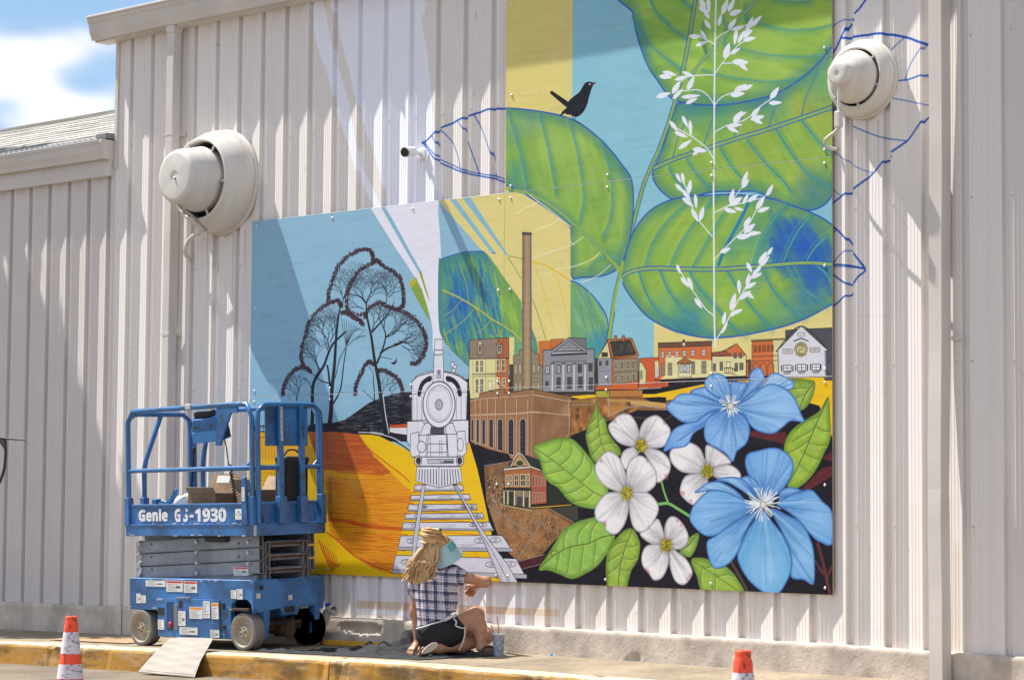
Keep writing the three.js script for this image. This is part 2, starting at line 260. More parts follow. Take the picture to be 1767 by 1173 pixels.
function sheetGeo(k, y0, y1, paint, xa = -99, xb = 99, dz = 0) {
  const pos = [], uv = [], nor = [], prof = PROFILE.map(([x, z]) => [clamp(lineX(k) + x, xa, xb), z + dz]);
  for (let i = 0; i + 1 < prof.length; i++) {
    const [ax, az] = prof[i], [bx, bz] = prof[i + 1]; if (bx - ax < 1e-5) continue;
    const l = Math.hypot(bx - ax, bz - az), nx = -(bz - az) / l, nz = (bx - ax) / l;
    const q = [[ax, y0, az], [bx, y0, bz], [bx, y1, bz], [ax, y0, az], [bx, y1, bz], [ax, y1, az]];
    for (const [x, y, z] of q) { pos.push(x, y, z); nor.push(nx, 0, nz); paint ? uv.push((x - WALLX) / WALLW, 1 - (WALLTOP - y) * wallPaint.s / 1158) : uv.push(x, y); }
  }
  const g = new THREE.BufferGeometry(); g.setAttribute('position', new THREE.Float32BufferAttribute(pos, 3)); g.setAttribute('normal', new THREE.Float32BufferAttribute(nor, 3)); g.setAttribute('uv', new THREE.Float32BufferAttribute(uv, 2)); return g;
}
const ledgeY = (x) => 0.207 + 0.5 * groundY(x, 0) - 0.012 * sstep(2.6, 4.2, x);

const hall = thing('warehouse', 'tall beige warehouse of ribbed steel with the painted mural on its long wall', 'building');
const shed = thing('shed', 'low beige ribbed steel shed with a pale shingle roof joined to the taller hall', 'building');
for (let k = -17; k < 24; k++) {
  const xa = lineX(k), top = 5.46; if (xa + PITCH < XL) continue;
  mesh('wall_panel', sheetGeo(k, ledgeY(xa + 0.15) - 0.05, top, xa < 4.2, XL, 99), xa < 4.2 ? M.steelPainted : M.steel, hall);
}
for (let k = -50; k < -16; k++) { const xa = lineX(k); if (xa > XL) break; mesh('wall_panel', sheetGeo(k, ledgeY(xa + 0.15) - 0.05, 4.22, false, -99, XL), M.steel, shed); }
mesh('wall_core', [between(XL + 0.003, 11.2, -0.3, 5.50, -12, -0.056, 0)], M.steel, hall);
mesh('wall_core', [between(-20, XL, -0.5, 4.2, -10, -0.056, 0)], M.steel, shed);
{ // rows of fasteners and the lap where upper and lower sheets meet
  const f = [], d = []; for (let k = -17; k < 15; k++) for (const y of [1.02, 2.10, 3.18, 4.26]) for (const o of [0.266, 0.016]) { const x = lineX(k) + o; if (x > XL + 0.05) f.push(new THREE.CylinderGeometry(0.006, 0.0075, 0.006, 6).rotateX(Math.PI / 2).translate(x, y + (hash3(k, 3, 1) - 0.5) * 0.01, o > 0.2 ? -0.047 : 0.001)); }
  mesh('fastener', f, std({ color: lin(0.5, 0.47, 0.44), roughness: 0.5 }), hall).userData = { kind: 'stuff' };
}
mesh('corner_trim', [between(XL - 0.012, XL + 0.03, 4.2, 5.46, -0.05, 0.006, 0.003)], M.trim, hall);

// concrete plinth, roughly rendered, with a broken-out patch
function plinthGeo(x0, x1, zf, rough) {
  const n = Math.ceil((x1 - x0) / 0.022), rows = [[-0.056, 1, 0], [zf - 0.012, 1, 0], [zf, 0.94, 1]], pos = [], uv = [], idx = []; for (let j = 1; j <= 11; j++) rows.push([zf, 0.94 - j * 0.1, 1]);
  for (let i = 0; i <= n; i++) for (const [z, h, w] of rows) {
    const X = lerp(x0, x1, i / n), yb = groundY(X, 0.05) - 0.02, Y = lerp(yb, ledgeY(X), h) + (h > 0.9 ? (fbm(X * 14, 3, 2, 4) - 0.5) * 0.014 * rough : 0);
    let dz = w * rough * ((fbm(X * 5, Y * 5, 12, 4) - 0.5) * 0.005 + (fbm(X * 45, Y * 45, 15, 2) - 0.5) * 0.003);
    const sp = Math.hypot((X + 1.72) / 0.30, (Y - 0.105) / 0.045) + (fbm(X * 22, Y * 22, 2, 3) - 0.5) * 0.9; if (w && rough) dz -= 0.03 * (1 - sstep(0.75, 0.95, sp));
    const s2 = Math.hypot((X - 1.16) / 0.07, (Y - 0.015) / 0.03) + (fbm(X * 30, Y * 30, 9, 3) - 0.5) * 0.8; if (w && rough) dz -= 0.02 * (1 - sstep(0.7, 0.95, s2));
    pos.push(X, Y, z + dz); uv.push(X, Y);
  }
  const m = rows.length; for (let i = 0; i < n; i++) for (let j = 0; j + 1 < m; j++) { const a = i * m + j, b = a + m; idx.push(a, a + 1, b, b, a + 1, b + 1); }
  const g = new THREE.BufferGeometry(); g.setAttribute('position', new THREE.Float32BufferAttribute(pos, 3)); g.setAttribute('uv', new THREE.Float32BufferAttribute(uv, 2)); g.setIndex(idx); g.computeVertexNormals(); return g;
}
M.plinth = std({ color: lin(0.72, 0.64, 0.555), map: grain(512, (u, v) => { const k = 0.86 + (fbm(u * 9, v * 9, 33, 6, 9) - 0.5) * 0.34; return [k, k * 0.985, k * 0.97]; }, 0.8, true), roughness: 0.9, bumpMap: bumpFine, bumpScale: 0.002 });
mesh('plinth', plinthGeo(XL + 0.3, 3.80, 0.052, 1), M.plinth, hall);
mesh('plinth', plinthGeo(3.80, 11.2, 0.034, 0.25), M.plinth, hall);
mesh('plinth', plinthGeo(-20, XL + 0.3, 0.06, 0.7), M.plinth, shed);

// eaves: box gutters with a moulded lip
function gutterGeo(x0, x1, prof) { const g = prism(prof.map(([z, y]) => [-z, y]), x1 - x0, 0); g.rotateY(-Math.PI / 2); g.rotateY(Math.PI); const q = g; q.computeBoundingBox(); q.translate(x0 - q.boundingBox.min.x, 0, 0); return metric(q); }
const gut = [[-0.05, 5.40], [0.135, 5.40], [0.143, 5.425], [0.163, 5.47], [0.176, 5.55], [0.190, 5.565], [0.194, 5.60], [0.185, 5.61], [0.178, 5.60], [-0.05, 5.60]];
mesh('gutter', gutterGeo(-5.34, 11.3, gut), M.trim, hall);
mesh('gutter_lip', [between(-5.345, 11.3, 5.596, 5.622, 0.165, 0.208, 0.008)], M.trim, hall);
for (const x of [-2.0, 1.2, 4.4]) mesh('fascia_seam', [0].map(() => between(x, x + 0.01, 5.405, 5.6, 0.14, 0.197, 0)), M.trim, hall);
mesh('roof', [new THREE.BoxGeometry(16.7, 0.06, 12.2).rotateX(0.06).translate(3.0, 5.95, -6.1)], std({ color: lin(0.5, 0.5, 0.5), roughness: 0.6 }), hall);
mesh('soffit', [between(-5.33, 11.3, 5.385, 5.40, -0.05, 0.10, 0)], M.trim, hall);
{
  const g2 = [[-0.05, 4.285], [0.10, 4.285], [0.106, 4.31], [0.128, 4.36], [0.136, 4.42], [0.146, 4.43], [0.146, 4.455], [-0.05, 4.455]];
  mesh('gutter', gutterGeo(-20, -5.16, g2), M.trim, shed);
  mesh('gutter_end_cap', [prism([[-0.05, 4.28], [0.108, 4.28], [0.138, 4.37], [0.156, 4.44], [0.15, 4.46], [-0.05, 4.46]].map(([z, y]) => [-z, y]), 0.02, 0.002).rotateY(Math.PI / 2).translate(-5.165, 0, 0)], M.trim, shed);
  mesh('frieze_board', [between(-20, XL - 0.02, 4.13, 4.285, -0.05, 0.045, 0.003)], M.trim, shed);
  // gutter guard of dark slots with pale bars
  mesh('gutter_guard', [between(-20, -5.2, 4.457, 4.468, 0.02, 0.14, 0)], std({ color: lin(0.16, 0.16, 0.19), roughness: 0.6 }), shed);
  const bars = []; for (let x = -8.4; x < -5.25; x += 0.085) bars.push(between(x, x + 0.02, 4.462, 4.482, 0.03, 0.146, 0)); bars.push(between(-20, -5.2, 4.476, 4.486, 0.0, 0.03, 0), between(-20, -5.2, 4.452, 4.463, 0.138, 0.150, 0)); mesh('guard_bar', bars, std({ color: lin(0.6, 0.6, 0.62), roughness: 0.5 }), shed).userData = { kind: 'stuff' };
  // roof of overlapping pale courses climbing away from the street
  const R = mulberry(8), sl = 0.322, rf = [0.58, 0.53, 0.63, 0.48].map((v) => std({ color: lin(v, v * 0.985, v * 0.965), roughness: 0.85, map: concreteMap, bumpMap: bumpLump, bumpScale: 0.01 }));
  for (let c = 0; c < 12; c++) { let x = -15 - R(); const z0 = -0.02 - c * 0.30; while (x < -5.2) { const w = Math.min(0.9 + R() * 0.9, -5.14 - x); const g = new RoundedBoxGeometry(w - 0.008, 0.022, 0.36, 1, 0.004); g.rotateX(sl - 0.035 + R() * 0.01); g.translate(x + w / 2, 4.475 + (c + 0.5) * 0.30 * Math.tan(sl) + R() * 0.006, z0 - 0.15); mesh('shingle', metric(g), rf[Math.floor(R() * 4)], shed); x += w; } }
  mesh('ridge_cap', [new THREE.BoxGeometry(14.8, 0.05, 0.3).rotateX(0).translate(-12.6, 4.475 + 12 * 0.3 * Math.tan(sl) + 0.01, -3.70)], rf[1], shed);
  mesh('roof_back', [new THREE.BoxGeometry(14.8, 0.04, 6).rotateX(-0.3).translate(-12.6, 4.72, -6.7)], rf[0], shed);
  const rust = new THREE.SphereGeometry(0.5, 14, 6, 0, 6.283, 0, 1.3).scale(0.44, 0.03, 0.16).rotateX(sl); const rp = rust.attributes.position; for (let i = 0; i < rp.count; i++) rp.setXYZ(i, rp.getX(i) + (hash3(i, 1, 2) - 0.5) * 0.1, rp.getY(i), rp.getZ(i) + (hash3(i, 4, 2) - 0.5) * 0.05); rust.translate(-5.72, 4.475 + 0.85 * Math.tan(sl) + 0.025, -0.85); rust.computeVertexNormals();
  mesh('rusted_patch', rust, std({ color: lin(0.42, 0.22, 0.09), roughness: 0.95, map: concreteMap }), shed).userData = { label: 'torn rusty patch on the shingles' };
  mesh('flashing', [between(-5.30, -5.14, 4.47, 4.525, -0.35, 0.10, 0.01)], std({ color: lin(0.2, 0.2, 0.21), roughness: 0.5 }), shed);
}
// what stands on the high roof
{
  const v = thing('roof_vent_pipe', 'short galvanised vent pipe standing on the roof above the left downpipe', 'vent pipe', [-4.72, 5.60, -0.55]);
  const gm = std({ color: lin(0.6, 0.6, 0.6), roughness: 0.35, metalness: 0.6 });
  mesh('pipe', [new THREE.CylinderGeometry(0.07, 0.07, 0.55, 20).translate(0, 0.2, 0)], gm, v); mesh('collar', [new THREE.CylinderGeometry(0.082, 0.09, 0.05, 20).translate(0, 0.12, 0)], gm, v);
  const h = thing('lifting_hook', 'small dark bent strap on the gutter lip near the left end of the high roof', 'strap', [-4.98, 5.62, 0.10]);
  mesh('strap', [tube([[-0.07, 0, 0], [-0.05, 0.03, 0], [0, 0.028, 0], [0.06, 0.012, 0], [0.08, 0, 0]], 0.008, 16, 6)], std({ color: lin(0.2, 0.19, 0.18), roughness: 0.7 }), h);
}
// downpipes
{
  const d = thing('downpipe', 'square beige downpipe running down from the gutter at the left end of the hall', 'downpipe', [-4.205, 0, 0]);
  mesh('pipe', [between(-0.05, 0.05, 0.0, 5.36, 0.03, 0.12, 0.01)], M.trim, d); mesh('outlet', [between(-0.058, 0.058, 5.33, 5.402, 0.02, 0.13, 0.01)], M.trim, d);
  for (const y of [0.9, 2.6, 4.4]) mesh('pipe_strap', [between(-0.085, 0.085, y, y + 0.03, 0.0, 0.0285, 0), between(-0.0525, 0.0525, y + 0.001, y + 0.029, 0.029, 0.1225, 0)], M.trim, d);
  const e = thing('downpipe', 'square dented downpipe right of the mural that stands off the wall at a joint', 'downpipe', [3.80, 0, 0]);
  const rr = new THREE.BoxGeometry(0.098, 5.4, 0.112, 2, 60, 2), p = rr.attributes.position;
  rr.translate(0, 2.70, 0);
  for (let i = 0; i < p.count; i++) { const y = p.getY(i); const lean = 0.085 - 0.045 * sstep(0.9, 2.4, y) + 0.02 * sstep(3.2, 4.6, y), dent = 0.006 * Math.exp(-(((y - 1.27) / 0.10) ** 2)) + 0.003 * Math.exp(-(((y - 0.62) / 0.12) ** 2)); p.setZ(i, p.getZ(i) + 0.03 + lean - Math.sign(p.getZ(i)) * dent); p.setX(i, p.getX(i) - 0.02 * sstep(0.2, 2.2, y) + 0.02 * sstep(2.4, 4.6, y)); }
  const rg = rr.toNonIndexed(); rg.computeVertexNormals(); mesh('pipe', metric(rg), M.trim, e);
  mesh('pipe_strap', [between(0.03, 0.12, 2.24, 2.27, 0.0, 0.012, 0.002)], M.trim, e);
}

// ------------------------------------------------------------------ the mural: flat print on six sheets
const VEIN = '#2f8aa0';
function streaks(b, from, to, spread, cols, n, len, w, alpha, R) { // loose brush strokes scattered along a band
  for (let i = 0; i < n; i++) {
    const t = R(), o = (R() - 0.5) * 2, p = [lerp(from[0], to[0], t) + spread[0] * o, lerp(from[1], to[1], t) + spread[1] * o], a = len[2] + (R() - 0.5) * 0.25, l = len[0] + R() * len[1];
    b.x.globalAlpha = alpha * (0.4 + R() * 0.6); b.line([p, [p[0] + Math.cos(a) * l * 0.5, p[1] + Math.sin(a) * l * 0.5 + 2], [p[0] + Math.cos(a) * l, p[1] + Math.sin(a) * l]], cols[Math.floor(R() * cols.length)], w * (0.5 + R()));
  }
  b.x.globalAlpha = 1;
}
const GREENS = ['#93bf3c', '#84b038', '#a6cb4c', '#6fa53c', '#b3cb44', '#8cb23a', '#9fc65a'];
// a big outlined leaf with brushed streaks and cool patches
function bigLeaf(b, outline, base, seed, dir, box, cool = [], edge = BLUE, ew = 2.3) {
  const R = mulberry(seed);
  b.clip(outline, true, () => {
    b.blob(outline, base);
    streaks(b, [box[0], (box[1] + box[3]) / 2], [box[2], (box[1] + box[3]) / 2], [0, (box[3] - box[1]) / 2], GREENS, 420, [40, 90, dir], 11, 0.09, R);
    for (let i = 0; i < 60; i++) b.soft([lerp(box[0], box[2], R()), lerp(box[1], box[3], R())], 14 + R() * 26, R() < 0.55 ? '#b4d052' : '#4f8f3a', 0.16);
    streaks(b, [box[0], (box[1] + box[3]) / 2], [box[2], (box[1] + box[3]) / 2], [0, (box[3] - box[1]) / 2], ['#b7cc63', '#c7c94a', '#8fb9a0', '#5f9a55'], 90, [40, 80, dir], 5, 0.13, R);
    for (const [x, y, r, c, a] of cool) b.soft([x, y], r, c, a);
    b.x.save(); b.x.globalAlpha = 0.055; for (let i = 0; i < 12; i++) b.blob(outline, null, '#1f6f9a', 3 + i * 3.2); b.x.restore();
  });
  if (edge) b.blob(outline, null, edge, ew);
}
function twigs(b, p, a, len, w, depth, R, bound, col) { // forked winter twigs that stop at the crown's rim
  const q = [p[0] + Math.cos(a) * len, p[1] + Math.sin(a) * len]; if (!bound(q)) return;
  b.line([p, [(p[0] + q[0]) / 2 + (R() - 0.5) * len * 0.12, (p[1] + q[1]) / 2 + (R() - 0.5) * len * 0.12], q], col, w);
  if (depth <= 0) return; const s = 0.28 + R() * 0.2;
  twigs(b, q, a - s * (0.7 + R() * 0.6), len * 0.84, w * 0.72, depth - 1, R, bound, col); twigs(b, q, a + s * (0.7 + R() * 0.6), len * 0.84, w * 0.72, depth - 1, R, bound, col);
}
const inside = (poly) => ([x, y]) => { let c = false; for (let i = 0, j = poly.length - 1; i < poly.length; j = i++) if ((poly[i][1] > y) !== (poly[j][1] > y) && x < (poly[j][0] - poly[i][0]) * (y - poly[i][1]) / (poly[j][1] - poly[i][1]) + poly[i][0]) c = !c; return c; };
function crown(b, rim, roots0, seed) {
  const roots = roots0.map(([x, y, a, l, w, d]) => [480 + x / 3.452, 420 + y / 3.452, a, l / 2.9, w * 1.0, d + 1]);
  const R = mulberry(seed), r = smooth(rim, false, 6), n = rim.length - 1, body = r.concat([[(rim[n][0] * 2 + rim[0][0]) / 3, Math.max(rim[0][1], rim[n][1]) + 34], [(rim[n][0] + rim[0][0] * 2) / 3, Math.max(rim[0][1], rim[n][1]) + 34]]), ok = inside(body);
  for (const [x, y, a, l, w, d] of roots) twigs(b, [x, y], a, l, w, d, R, ok, '#1b1d28');
  for (let i = 0; i < r.length - 1; i++) for (let k = 0; k < 14; k++) {
    const [x, y] = [lerp(r[i][0], r[i + 1][0], R()), lerp(r[i][1], r[i + 1][1], R())];
    b.x.globalAlpha = 0.75; b.x.fillStyle = R() < 0.4 ? '#4a2a38' : '#2d1c26'; const [cx, cy] = b.at([x + (R() - 0.5) * 6, y + (R() - 0.5) * 6]); b.x.beginPath(); b.x.ellipse(cx, cy, (0.8 + R() * 1.3) * b.k, (0.7 + R() * 1.1) * b.k, R() * 3, 0, 7); b.x.fill();
  }
  b.x.globalAlpha = 1;
}
function dogLeaf(b, outline, mid, veins, base, seed, tint) {
  const R = mulberry(seed), bb = outline.reduce((a, [x, y]) => [Math.min(a[0], x), Math.min(a[1], y), Math.max(a[2], x), Math.max(a[3], y)], [9e9, 9e9, 0, 0]);
  b.clip(outline, true, () => {
    b.blob(outline, base);
    streaks(b, [bb[0], (bb[1] + bb[3]) / 2], [bb[2], (bb[1] + bb[3]) / 2], [0, (bb[3] - bb[1]) / 2], tint, 150, [16, 34, 0.7], 5, 0.25, R);
    b.x.globalAlpha = 0.08; for (let i = 0; i < 7; i++) b.blob(outline, null, '#2f5a1e', 2 + i * 2.4); b.x.globalAlpha = 1;
    for (const v of veins) { const o = v.map(([x, y]) => [x + 1.6, y + 1.6]); b.x.globalAlpha = 0.07; for (const k of [8, 6, 4]) b.line(v.map(([x, y]) => [x - k * 0.3, y - k * 0.3]), '#3f6a1e', k); b.x.globalAlpha = 0.35; b.line(o, '#c5dc6a', 2.2); b.x.globalAlpha = 0.8; b.line(v, '#4c6a22', 1.1); b.x.globalAlpha = 1; }
    b.line(mid, '#5b6f27', 2.0); b.x.globalAlpha = 0.6; b.line(mid.map(([x, y]) => [x + 1, y + 1.6]), '#b9c667', 0.9); b.x.globalAlpha = 1;
  });
  b.blob(outline, null, '#55701f', 1);
}
function petal(b, outline, centre, base, dark, light, seed, n = 26) {
  const R = mulberry(seed), bb = outline.reduce((a, [x, y]) => [a[0] + x / outline.length, a[1] + y / outline.length], [0, 0]);
  b.clip(outline, true, () => {
    b.blob(outline, base);
    b.soft([lerp(centre[0], bb[0], 1.25), lerp(centre[1], bb[1], 1.25)], 46, light, 0.55); b.soft(centre, 46, dark, 0.55);
    for (let i = 0; i < n; i++) { const e = outline[Math.floor(R() * outline.length)], f = outline[Math.floor(R() * outline.length)], t = R(), q = [lerp(e[0], f[0], t), lerp(e[1], f[1], t)]; b.x.globalAlpha = 0.10 + R() * 0.12; b.line([[lerp(centre[0], q[0], 0.1), lerp(centre[1], q[1], 0.1)], [lerp(centre[0], q[0], 0.55) + (R() - 0.5) * 6, lerp(centre[1], q[1], 0.55) + (R() - 0.5) * 6], q], R() < 0.45 ? light : dark, 1 + R() * 3); }
    b.x.globalAlpha = 0.35; b.blob(outline, null, dark, 5); b.x.globalAlpha = 1;
  });
  b.blob(outline, null, dark, 1.2);
}
const oval = (cx, cy, rx, ry, n = 24) => Array.from({ length: n }, (_, i) => [cx + rx * Math.cos(i / n * 6.2832), cy + ry * Math.sin(i / n * 6.2832)]);
const grid = (x0, y0, x1, y1) => [[x0, y0], [x1, y0], [x1, y1], [x0, y1]];

function paintSky(b) {
  const Y = '#d9c97c', S1 = '#86b3cb', S2 = '#82bccd', N = frame(690, 330, 4.0436);
  b.poly([[380, -80], [1500, -80], [1500, 1100], [380, 1100]], S2);
  b.poly([[380, 320], [770, 320], [770, 760], [380, 760]], S1);
  b.poly([[764, 330], [900, 330], [990, 400], [990, 700], [764, 700]], S1);
  b.poly([[860, -60], [988, -60], [986, 700], [930, 700], [905, 545], [835, 436], [757, 346], [870, 320]], Y);
  b.poly([[870, -60], [989, -60], [987, 200], [870, 190]], '#d8c873');
  b.poly([[1129, 480], [1460, 480], [1460, 680], [1129, 680]], Y);
  const R = mulberry(3); // brushed variation
  for (let i = 0; i < 260; i++) { const p = [440 + R() * 990, -20 + R() * 700]; b.soft(p, 16 + R() * 34, R() < 0.5 ? '#ffffff' : '#5d8a9a', 0.03); }
  // yellow and blue rays, cut by the plume
  b.poly(N([[345, 50], [388, 50], [672, 434], [640, 430]]), '#7fb1c8'); b.poly(N([[432, 40], [487, 36], [762, 452], [738, 440]]), '#7fb1c8');
  b.line(N([[645, 428], [668, 434]]), BLUE, 1.5);
}
const rv = (b, p, c, w) => { b.x.globalAlpha = 0.07; for (const k of [16, 12, 9, 6, 4]) b.line(p.map(([x, y]) => [x + k * 0.22, y + k * 0.22]), '#1f7388', k); b.x.globalAlpha = 0.10; b.line(p.map(([x, y]) => [x - 5, y - 4]), '#c4dd6a', 5); b.x.globalAlpha = 1; b.line(p, c, w); };
function paintLeaves(b) {
  const N = frame(690, 330, 4.0436), K = frame(1080, 0, 3.5556), Mm = frame(1050, 270, 3.5556), J = frame(860, 0, 3.553);
  // blue-green leaf behind the chimney
  const low = N([[270, 500], [300, 470], [420, 430], [520, 418], [592, 424], [700, 560], [800, 730], [880, 870], [960, 1060], [930, 1180], [700, 1250], [520, 1240], [400, 1150], [300, 1030], [270, 900]]);
  b.clip(low, true, () => {
    bigLeaf(b, low, '#4c8f86', 11, 1.25, [755, 430, 930, 640], [[780, 470, 40, '#3f8f55', 0.5], [800, 500, 46, '#1f63a8', 0.75], [790, 530, 40, '#1e68b4', 0.8], [850, 520, 44, '#2573a8', 0.6], [830, 560, 40, '#3c9a70', 0.5], [780, 560, 36, '#2366b2', 0.6], [880, 560, 36, '#6fa53f', 0.7], [860, 470, 34, '#5f9a45', 0.6], [800, 590, 40, '#5e9f45', 0.5]], null, 0);
    const R = mulberry(21); streaks(b, [765, 530], [880, 540], [0, 90], ['#a9b53a', '#1b5fb0', '#1f62b4', '#2b79b5', '#2a86a8', '#3aa07a', '#1d58a8'], 320, [14, 34, 1.3], 4.2, 0.6, R); b.soft([790, 520], 30, '#1f62b4', 0.6); b.soft([800, 570], 26, '#2270b4', 0.6); b.soft([840, 505], 24, '#2a78b0', 0.5);
  });
  const green = ['#7fae45', '#6fa34a']; b.poly(N([[600, 424], [640, 470], [700, 640], [725, 920], [850, 1010], [850, 770], [735, 610]]), green[1]);
  streaks(b, [848, 470], [898, 560], [10, 30], GREENS, 60, [16, 30, 1.35], 3, 0.3, mulberry(9));
  b.line(N([[288, 472], [420, 430], [520, 418], [592, 424]]), BLUE, 1.4); b.line(N([[300, 690], [420, 745], [560, 830], [640, 890], [760, 960], [860, 1050]]), '#b5b53c', 2.6);
  for (const v of [[[480, 775], [465, 650], [420, 520]], [[620, 870], [610, 830], [600, 780]], [[720, 930], [705, 720], [670, 580], [615, 440]], [[430, 760], [370, 830], [305, 865]], [[520, 815], [460, 890], [370, 960], [305, 1005]], [[640, 895], [590, 950], [540, 985]], [[730, 950], [690, 1000]], [[825, 1000], [815, 850], [790, 720]]]) b.line(N(v), '#9fae4a', 1.2);
  // its outlines where it crosses the yellow, and its right lobe
  b.line(N([[758, 452], [800, 458], [856, 470]]), '#7b9a3c', 1.4); b.line(N([[926, 492], [1000, 510], [1070, 545], [1140, 590], [1200, 630]]), '#e0b62c', 2.4);
  for (const v of [[[930, 500], [985, 630], [1030, 790], [1085, 1020]], [[1062, 548], [1110, 640], [1150, 800], [1186, 1010]]]) b.line(N(v), '#e2bd35', 1.8);
  b.line(N([[755, 460], [800, 530], [850, 610]]), '#7b9a3c', 1.4); b.line(N([[925, 750], [970, 870], [1020, 1035]]), '#7b9a3c', 1.6);
  const lobe = N([[1192, 620], [1240, 640], [1320, 700], [1390, 780], [1440, 860], [1455, 930], [1450, 1040], [1420, 1170], [1192, 1170]]);
  b.clip(lobe, false, () => { b.poly(lobe, '#6ba06a'); streaks(b, [985, 540], [1050, 560], [4, 60], ['#7db65a', '#4f9a8a', '#3d8fa8', '#9cc48a', '#5fa04a'], 140, [24, 40, 1.2], 5, 0.35, mulberry(33)); b.soft([1044, 596], 40, '#2b7db5', 0.7); b.soft([1024, 600], 30, '#2f86ad', 0.5); });
  b.line(N([[1196, 626], [1240, 640], [1320, 700], [1390, 780], [1440, 860], [1455, 930]]), BLUE, 2); b.line(N([[1205, 640], [1250, 780], [1290, 930], [1305, 1030]]), '#5b9a4a', 1.4); b.line(N([[1320, 700], [1370, 830], [1400, 980]]), '#7fae6a', 1.3);
  // top leaf
  const top = K([[36, -60], [45, 80], [60, 180], [95, 300], [140, 410], [200, 500], [262, 585], [330, 625], [440, 640], [560, 645], [700, 630], [860, 595], [980, 545], [1100, 465], [1200, 370], [1275, 290], [1330, 200], [1330, -60]]);
  bigLeaf(b, top, '#86b33d', 41, 0.25, [1085, -10, 1440, 180], [[1098, 60, 34, '#2f7f9a', 0.6], [1110, 90, 22, '#2b77a0', 0.5], [1160, 150, 40, '#6fa53a', 0.4], [1330, 100, 70, '#a6c65a', 0.35], [1240, 150, 60, '#7fb03c', 0.4], [1400, 30, 60, '#a5b83c', 0.45], [1300, 20, 60, '#7d9c34', 0.4]]);
  for (const v of [[[150, -10], [180, 60], [270, 160], [375, 240]], [[40, 100], [90, 190], [180, 300], [345, 430]], [[330, -20], [370, 20], [405, 50]]]) rv(b, K(v), VEIN, 1.8);
  for (const v of [[[735, 110], [850, 150], [980, 180], [1130, 180], [1270, 150]], [[600, 258], [720, 300], [860, 332], [1030, 346], [1200, 340], [1268, 330]], [[470, 425], [600, 465], [760, 490], [900, 500], [1040, 485], [1110, 460]], [[400, 545], [470, 580], [560, 610], [650, 628]], [[900, -10], [1010, 10], [1130, 8]], [[735, 20], [728, 60], [742, 110]], [[590, 100], [615, 170], [606, 250]], [[470, 140], [478, 260], [497, 330]]]) rv(b, K(v), '#4f9a86', 1.6);
  // middle leaf that runs off to the right
  const mid = K([[185, 1010], [230, 900], [285, 720], [330, 630], [440, 640], [560, 645], [700, 630], [860, 595], [980, 545], [1100, 465], [1200, 370], [1290, 280], [1420, 420], [1420, 900], [1300, 1130], [1240, 1240], [1130, 1290], [960, 1260], [820, 1180], [700, 1175], [520, 1180], [330, 1230], [240, 1190], [180, 1120], [165, 1060]]);
  bigLeaf(b, mid, '#7fac3a', 51, 1.0, [1130, 120, 1440, 350], [[1190, 185, 40, '#2f86a0', 0.7], [1240, 190, 50, '#3d9590', 0.6], [1330, 170, 50, '#2f7fb0', 0.55], [1310, 160, 30, '#1f66ac', 0.5], [1400, 180, 50, '#b89a30', 0.35], [1418, 140, 50, '#4f9a86', 0.6], [1300, 260, 60, '#a9a83a', 0.4], [1390, 290, 46, '#b0b43c', 0.35], [1405, 330, 46, '#1f5fb0', 0.6], [1420, 230, 40, '#9aa83a', 0.4]]);
  const rib = (p, w) => { b.line(p, BLUE, w + 3); b.line(p, '#86ad52', w); };
  for (const v of [[[290, 965], [320, 850], [370, 740], [400, 650]], [[480, 890], [520, 770], [560, 650]], [[670, 830], [710, 740], [740, 640]], [[880, 775], [910, 680], [975, 545]], [[1080, 710], [1110, 590], [1160, 480], [1200, 380]], [[1265, 300], [1230, 400]]]) { b.line(K(v), BLUE, 2.6); b.line(K(v), '#7fae58', 1); }
  for (const v of [[[265, 1020], [300, 1090], [380, 1170], [410, 1210]], [[375, 975], [430, 1060], [520, 1160]], [[580, 905], [650, 1020], [760, 1140], [820, 1180]], [[745, 855], [850, 990], [960, 1100], [1020, 1180]], [[925, 795], [1010, 930], [1120, 1060], [1260, 1150]], [[1080, 740], [1180, 860], [1280, 950]]]) rv(b, K(v), VEIN, 2);
  rib(K([[175, 1030], [300, 975], [480, 915], [680, 850], [880, 790], [1080, 722], [1275, 655]]), 4.2);
  // the stalk down to the town
  b.line(K([[432, -30], [400, 180], [350, 440], [280, 700], [210, 900], [140, 1060], [95, 1190], [0, 1560], [-15, 1650], [-60, 1850], [-110, 2080]]), BLUE, 8.4); b.line(K([[432, -30], [400, 180], [350, 440], [280, 700], [210, 900], [140, 1060], [95, 1190], [0, 1560], [-15, 1650], [-60, 1850], [-110, 2080]]), '#86ad3f', 5.2);
  b.line(K([[815, -10], [640, 180], [480, 360], [410, 450], [390, 480]]), VEIN, 6); b.line(K([[815, -10], [640, 180], [480, 360], [410, 450], [390, 480]]), '#9aab45', 3.4);
  // left leaf
  const left = J([[-120, 690], [-60, 664], [50, 662], [180, 672], [300, 690], [400, 712], [500, 755], [600, 830], [690, 920], [760, 1010], [815, 1090], [830, 1200], [825, 1350], [800, 1500], [770, 1590], [740, 1645], [640, 1690], [520, 1700], [450, 1690], [440, 1480], [440, 1390], [330, 1300], [180, 1200], [60, 1140], [-120, 1100]]);
  const cutL = [[873, 150], [1120, 150], [1120, 520], [985, 520], [985, 395], [940, 360], [905, 335], [873, 322]];
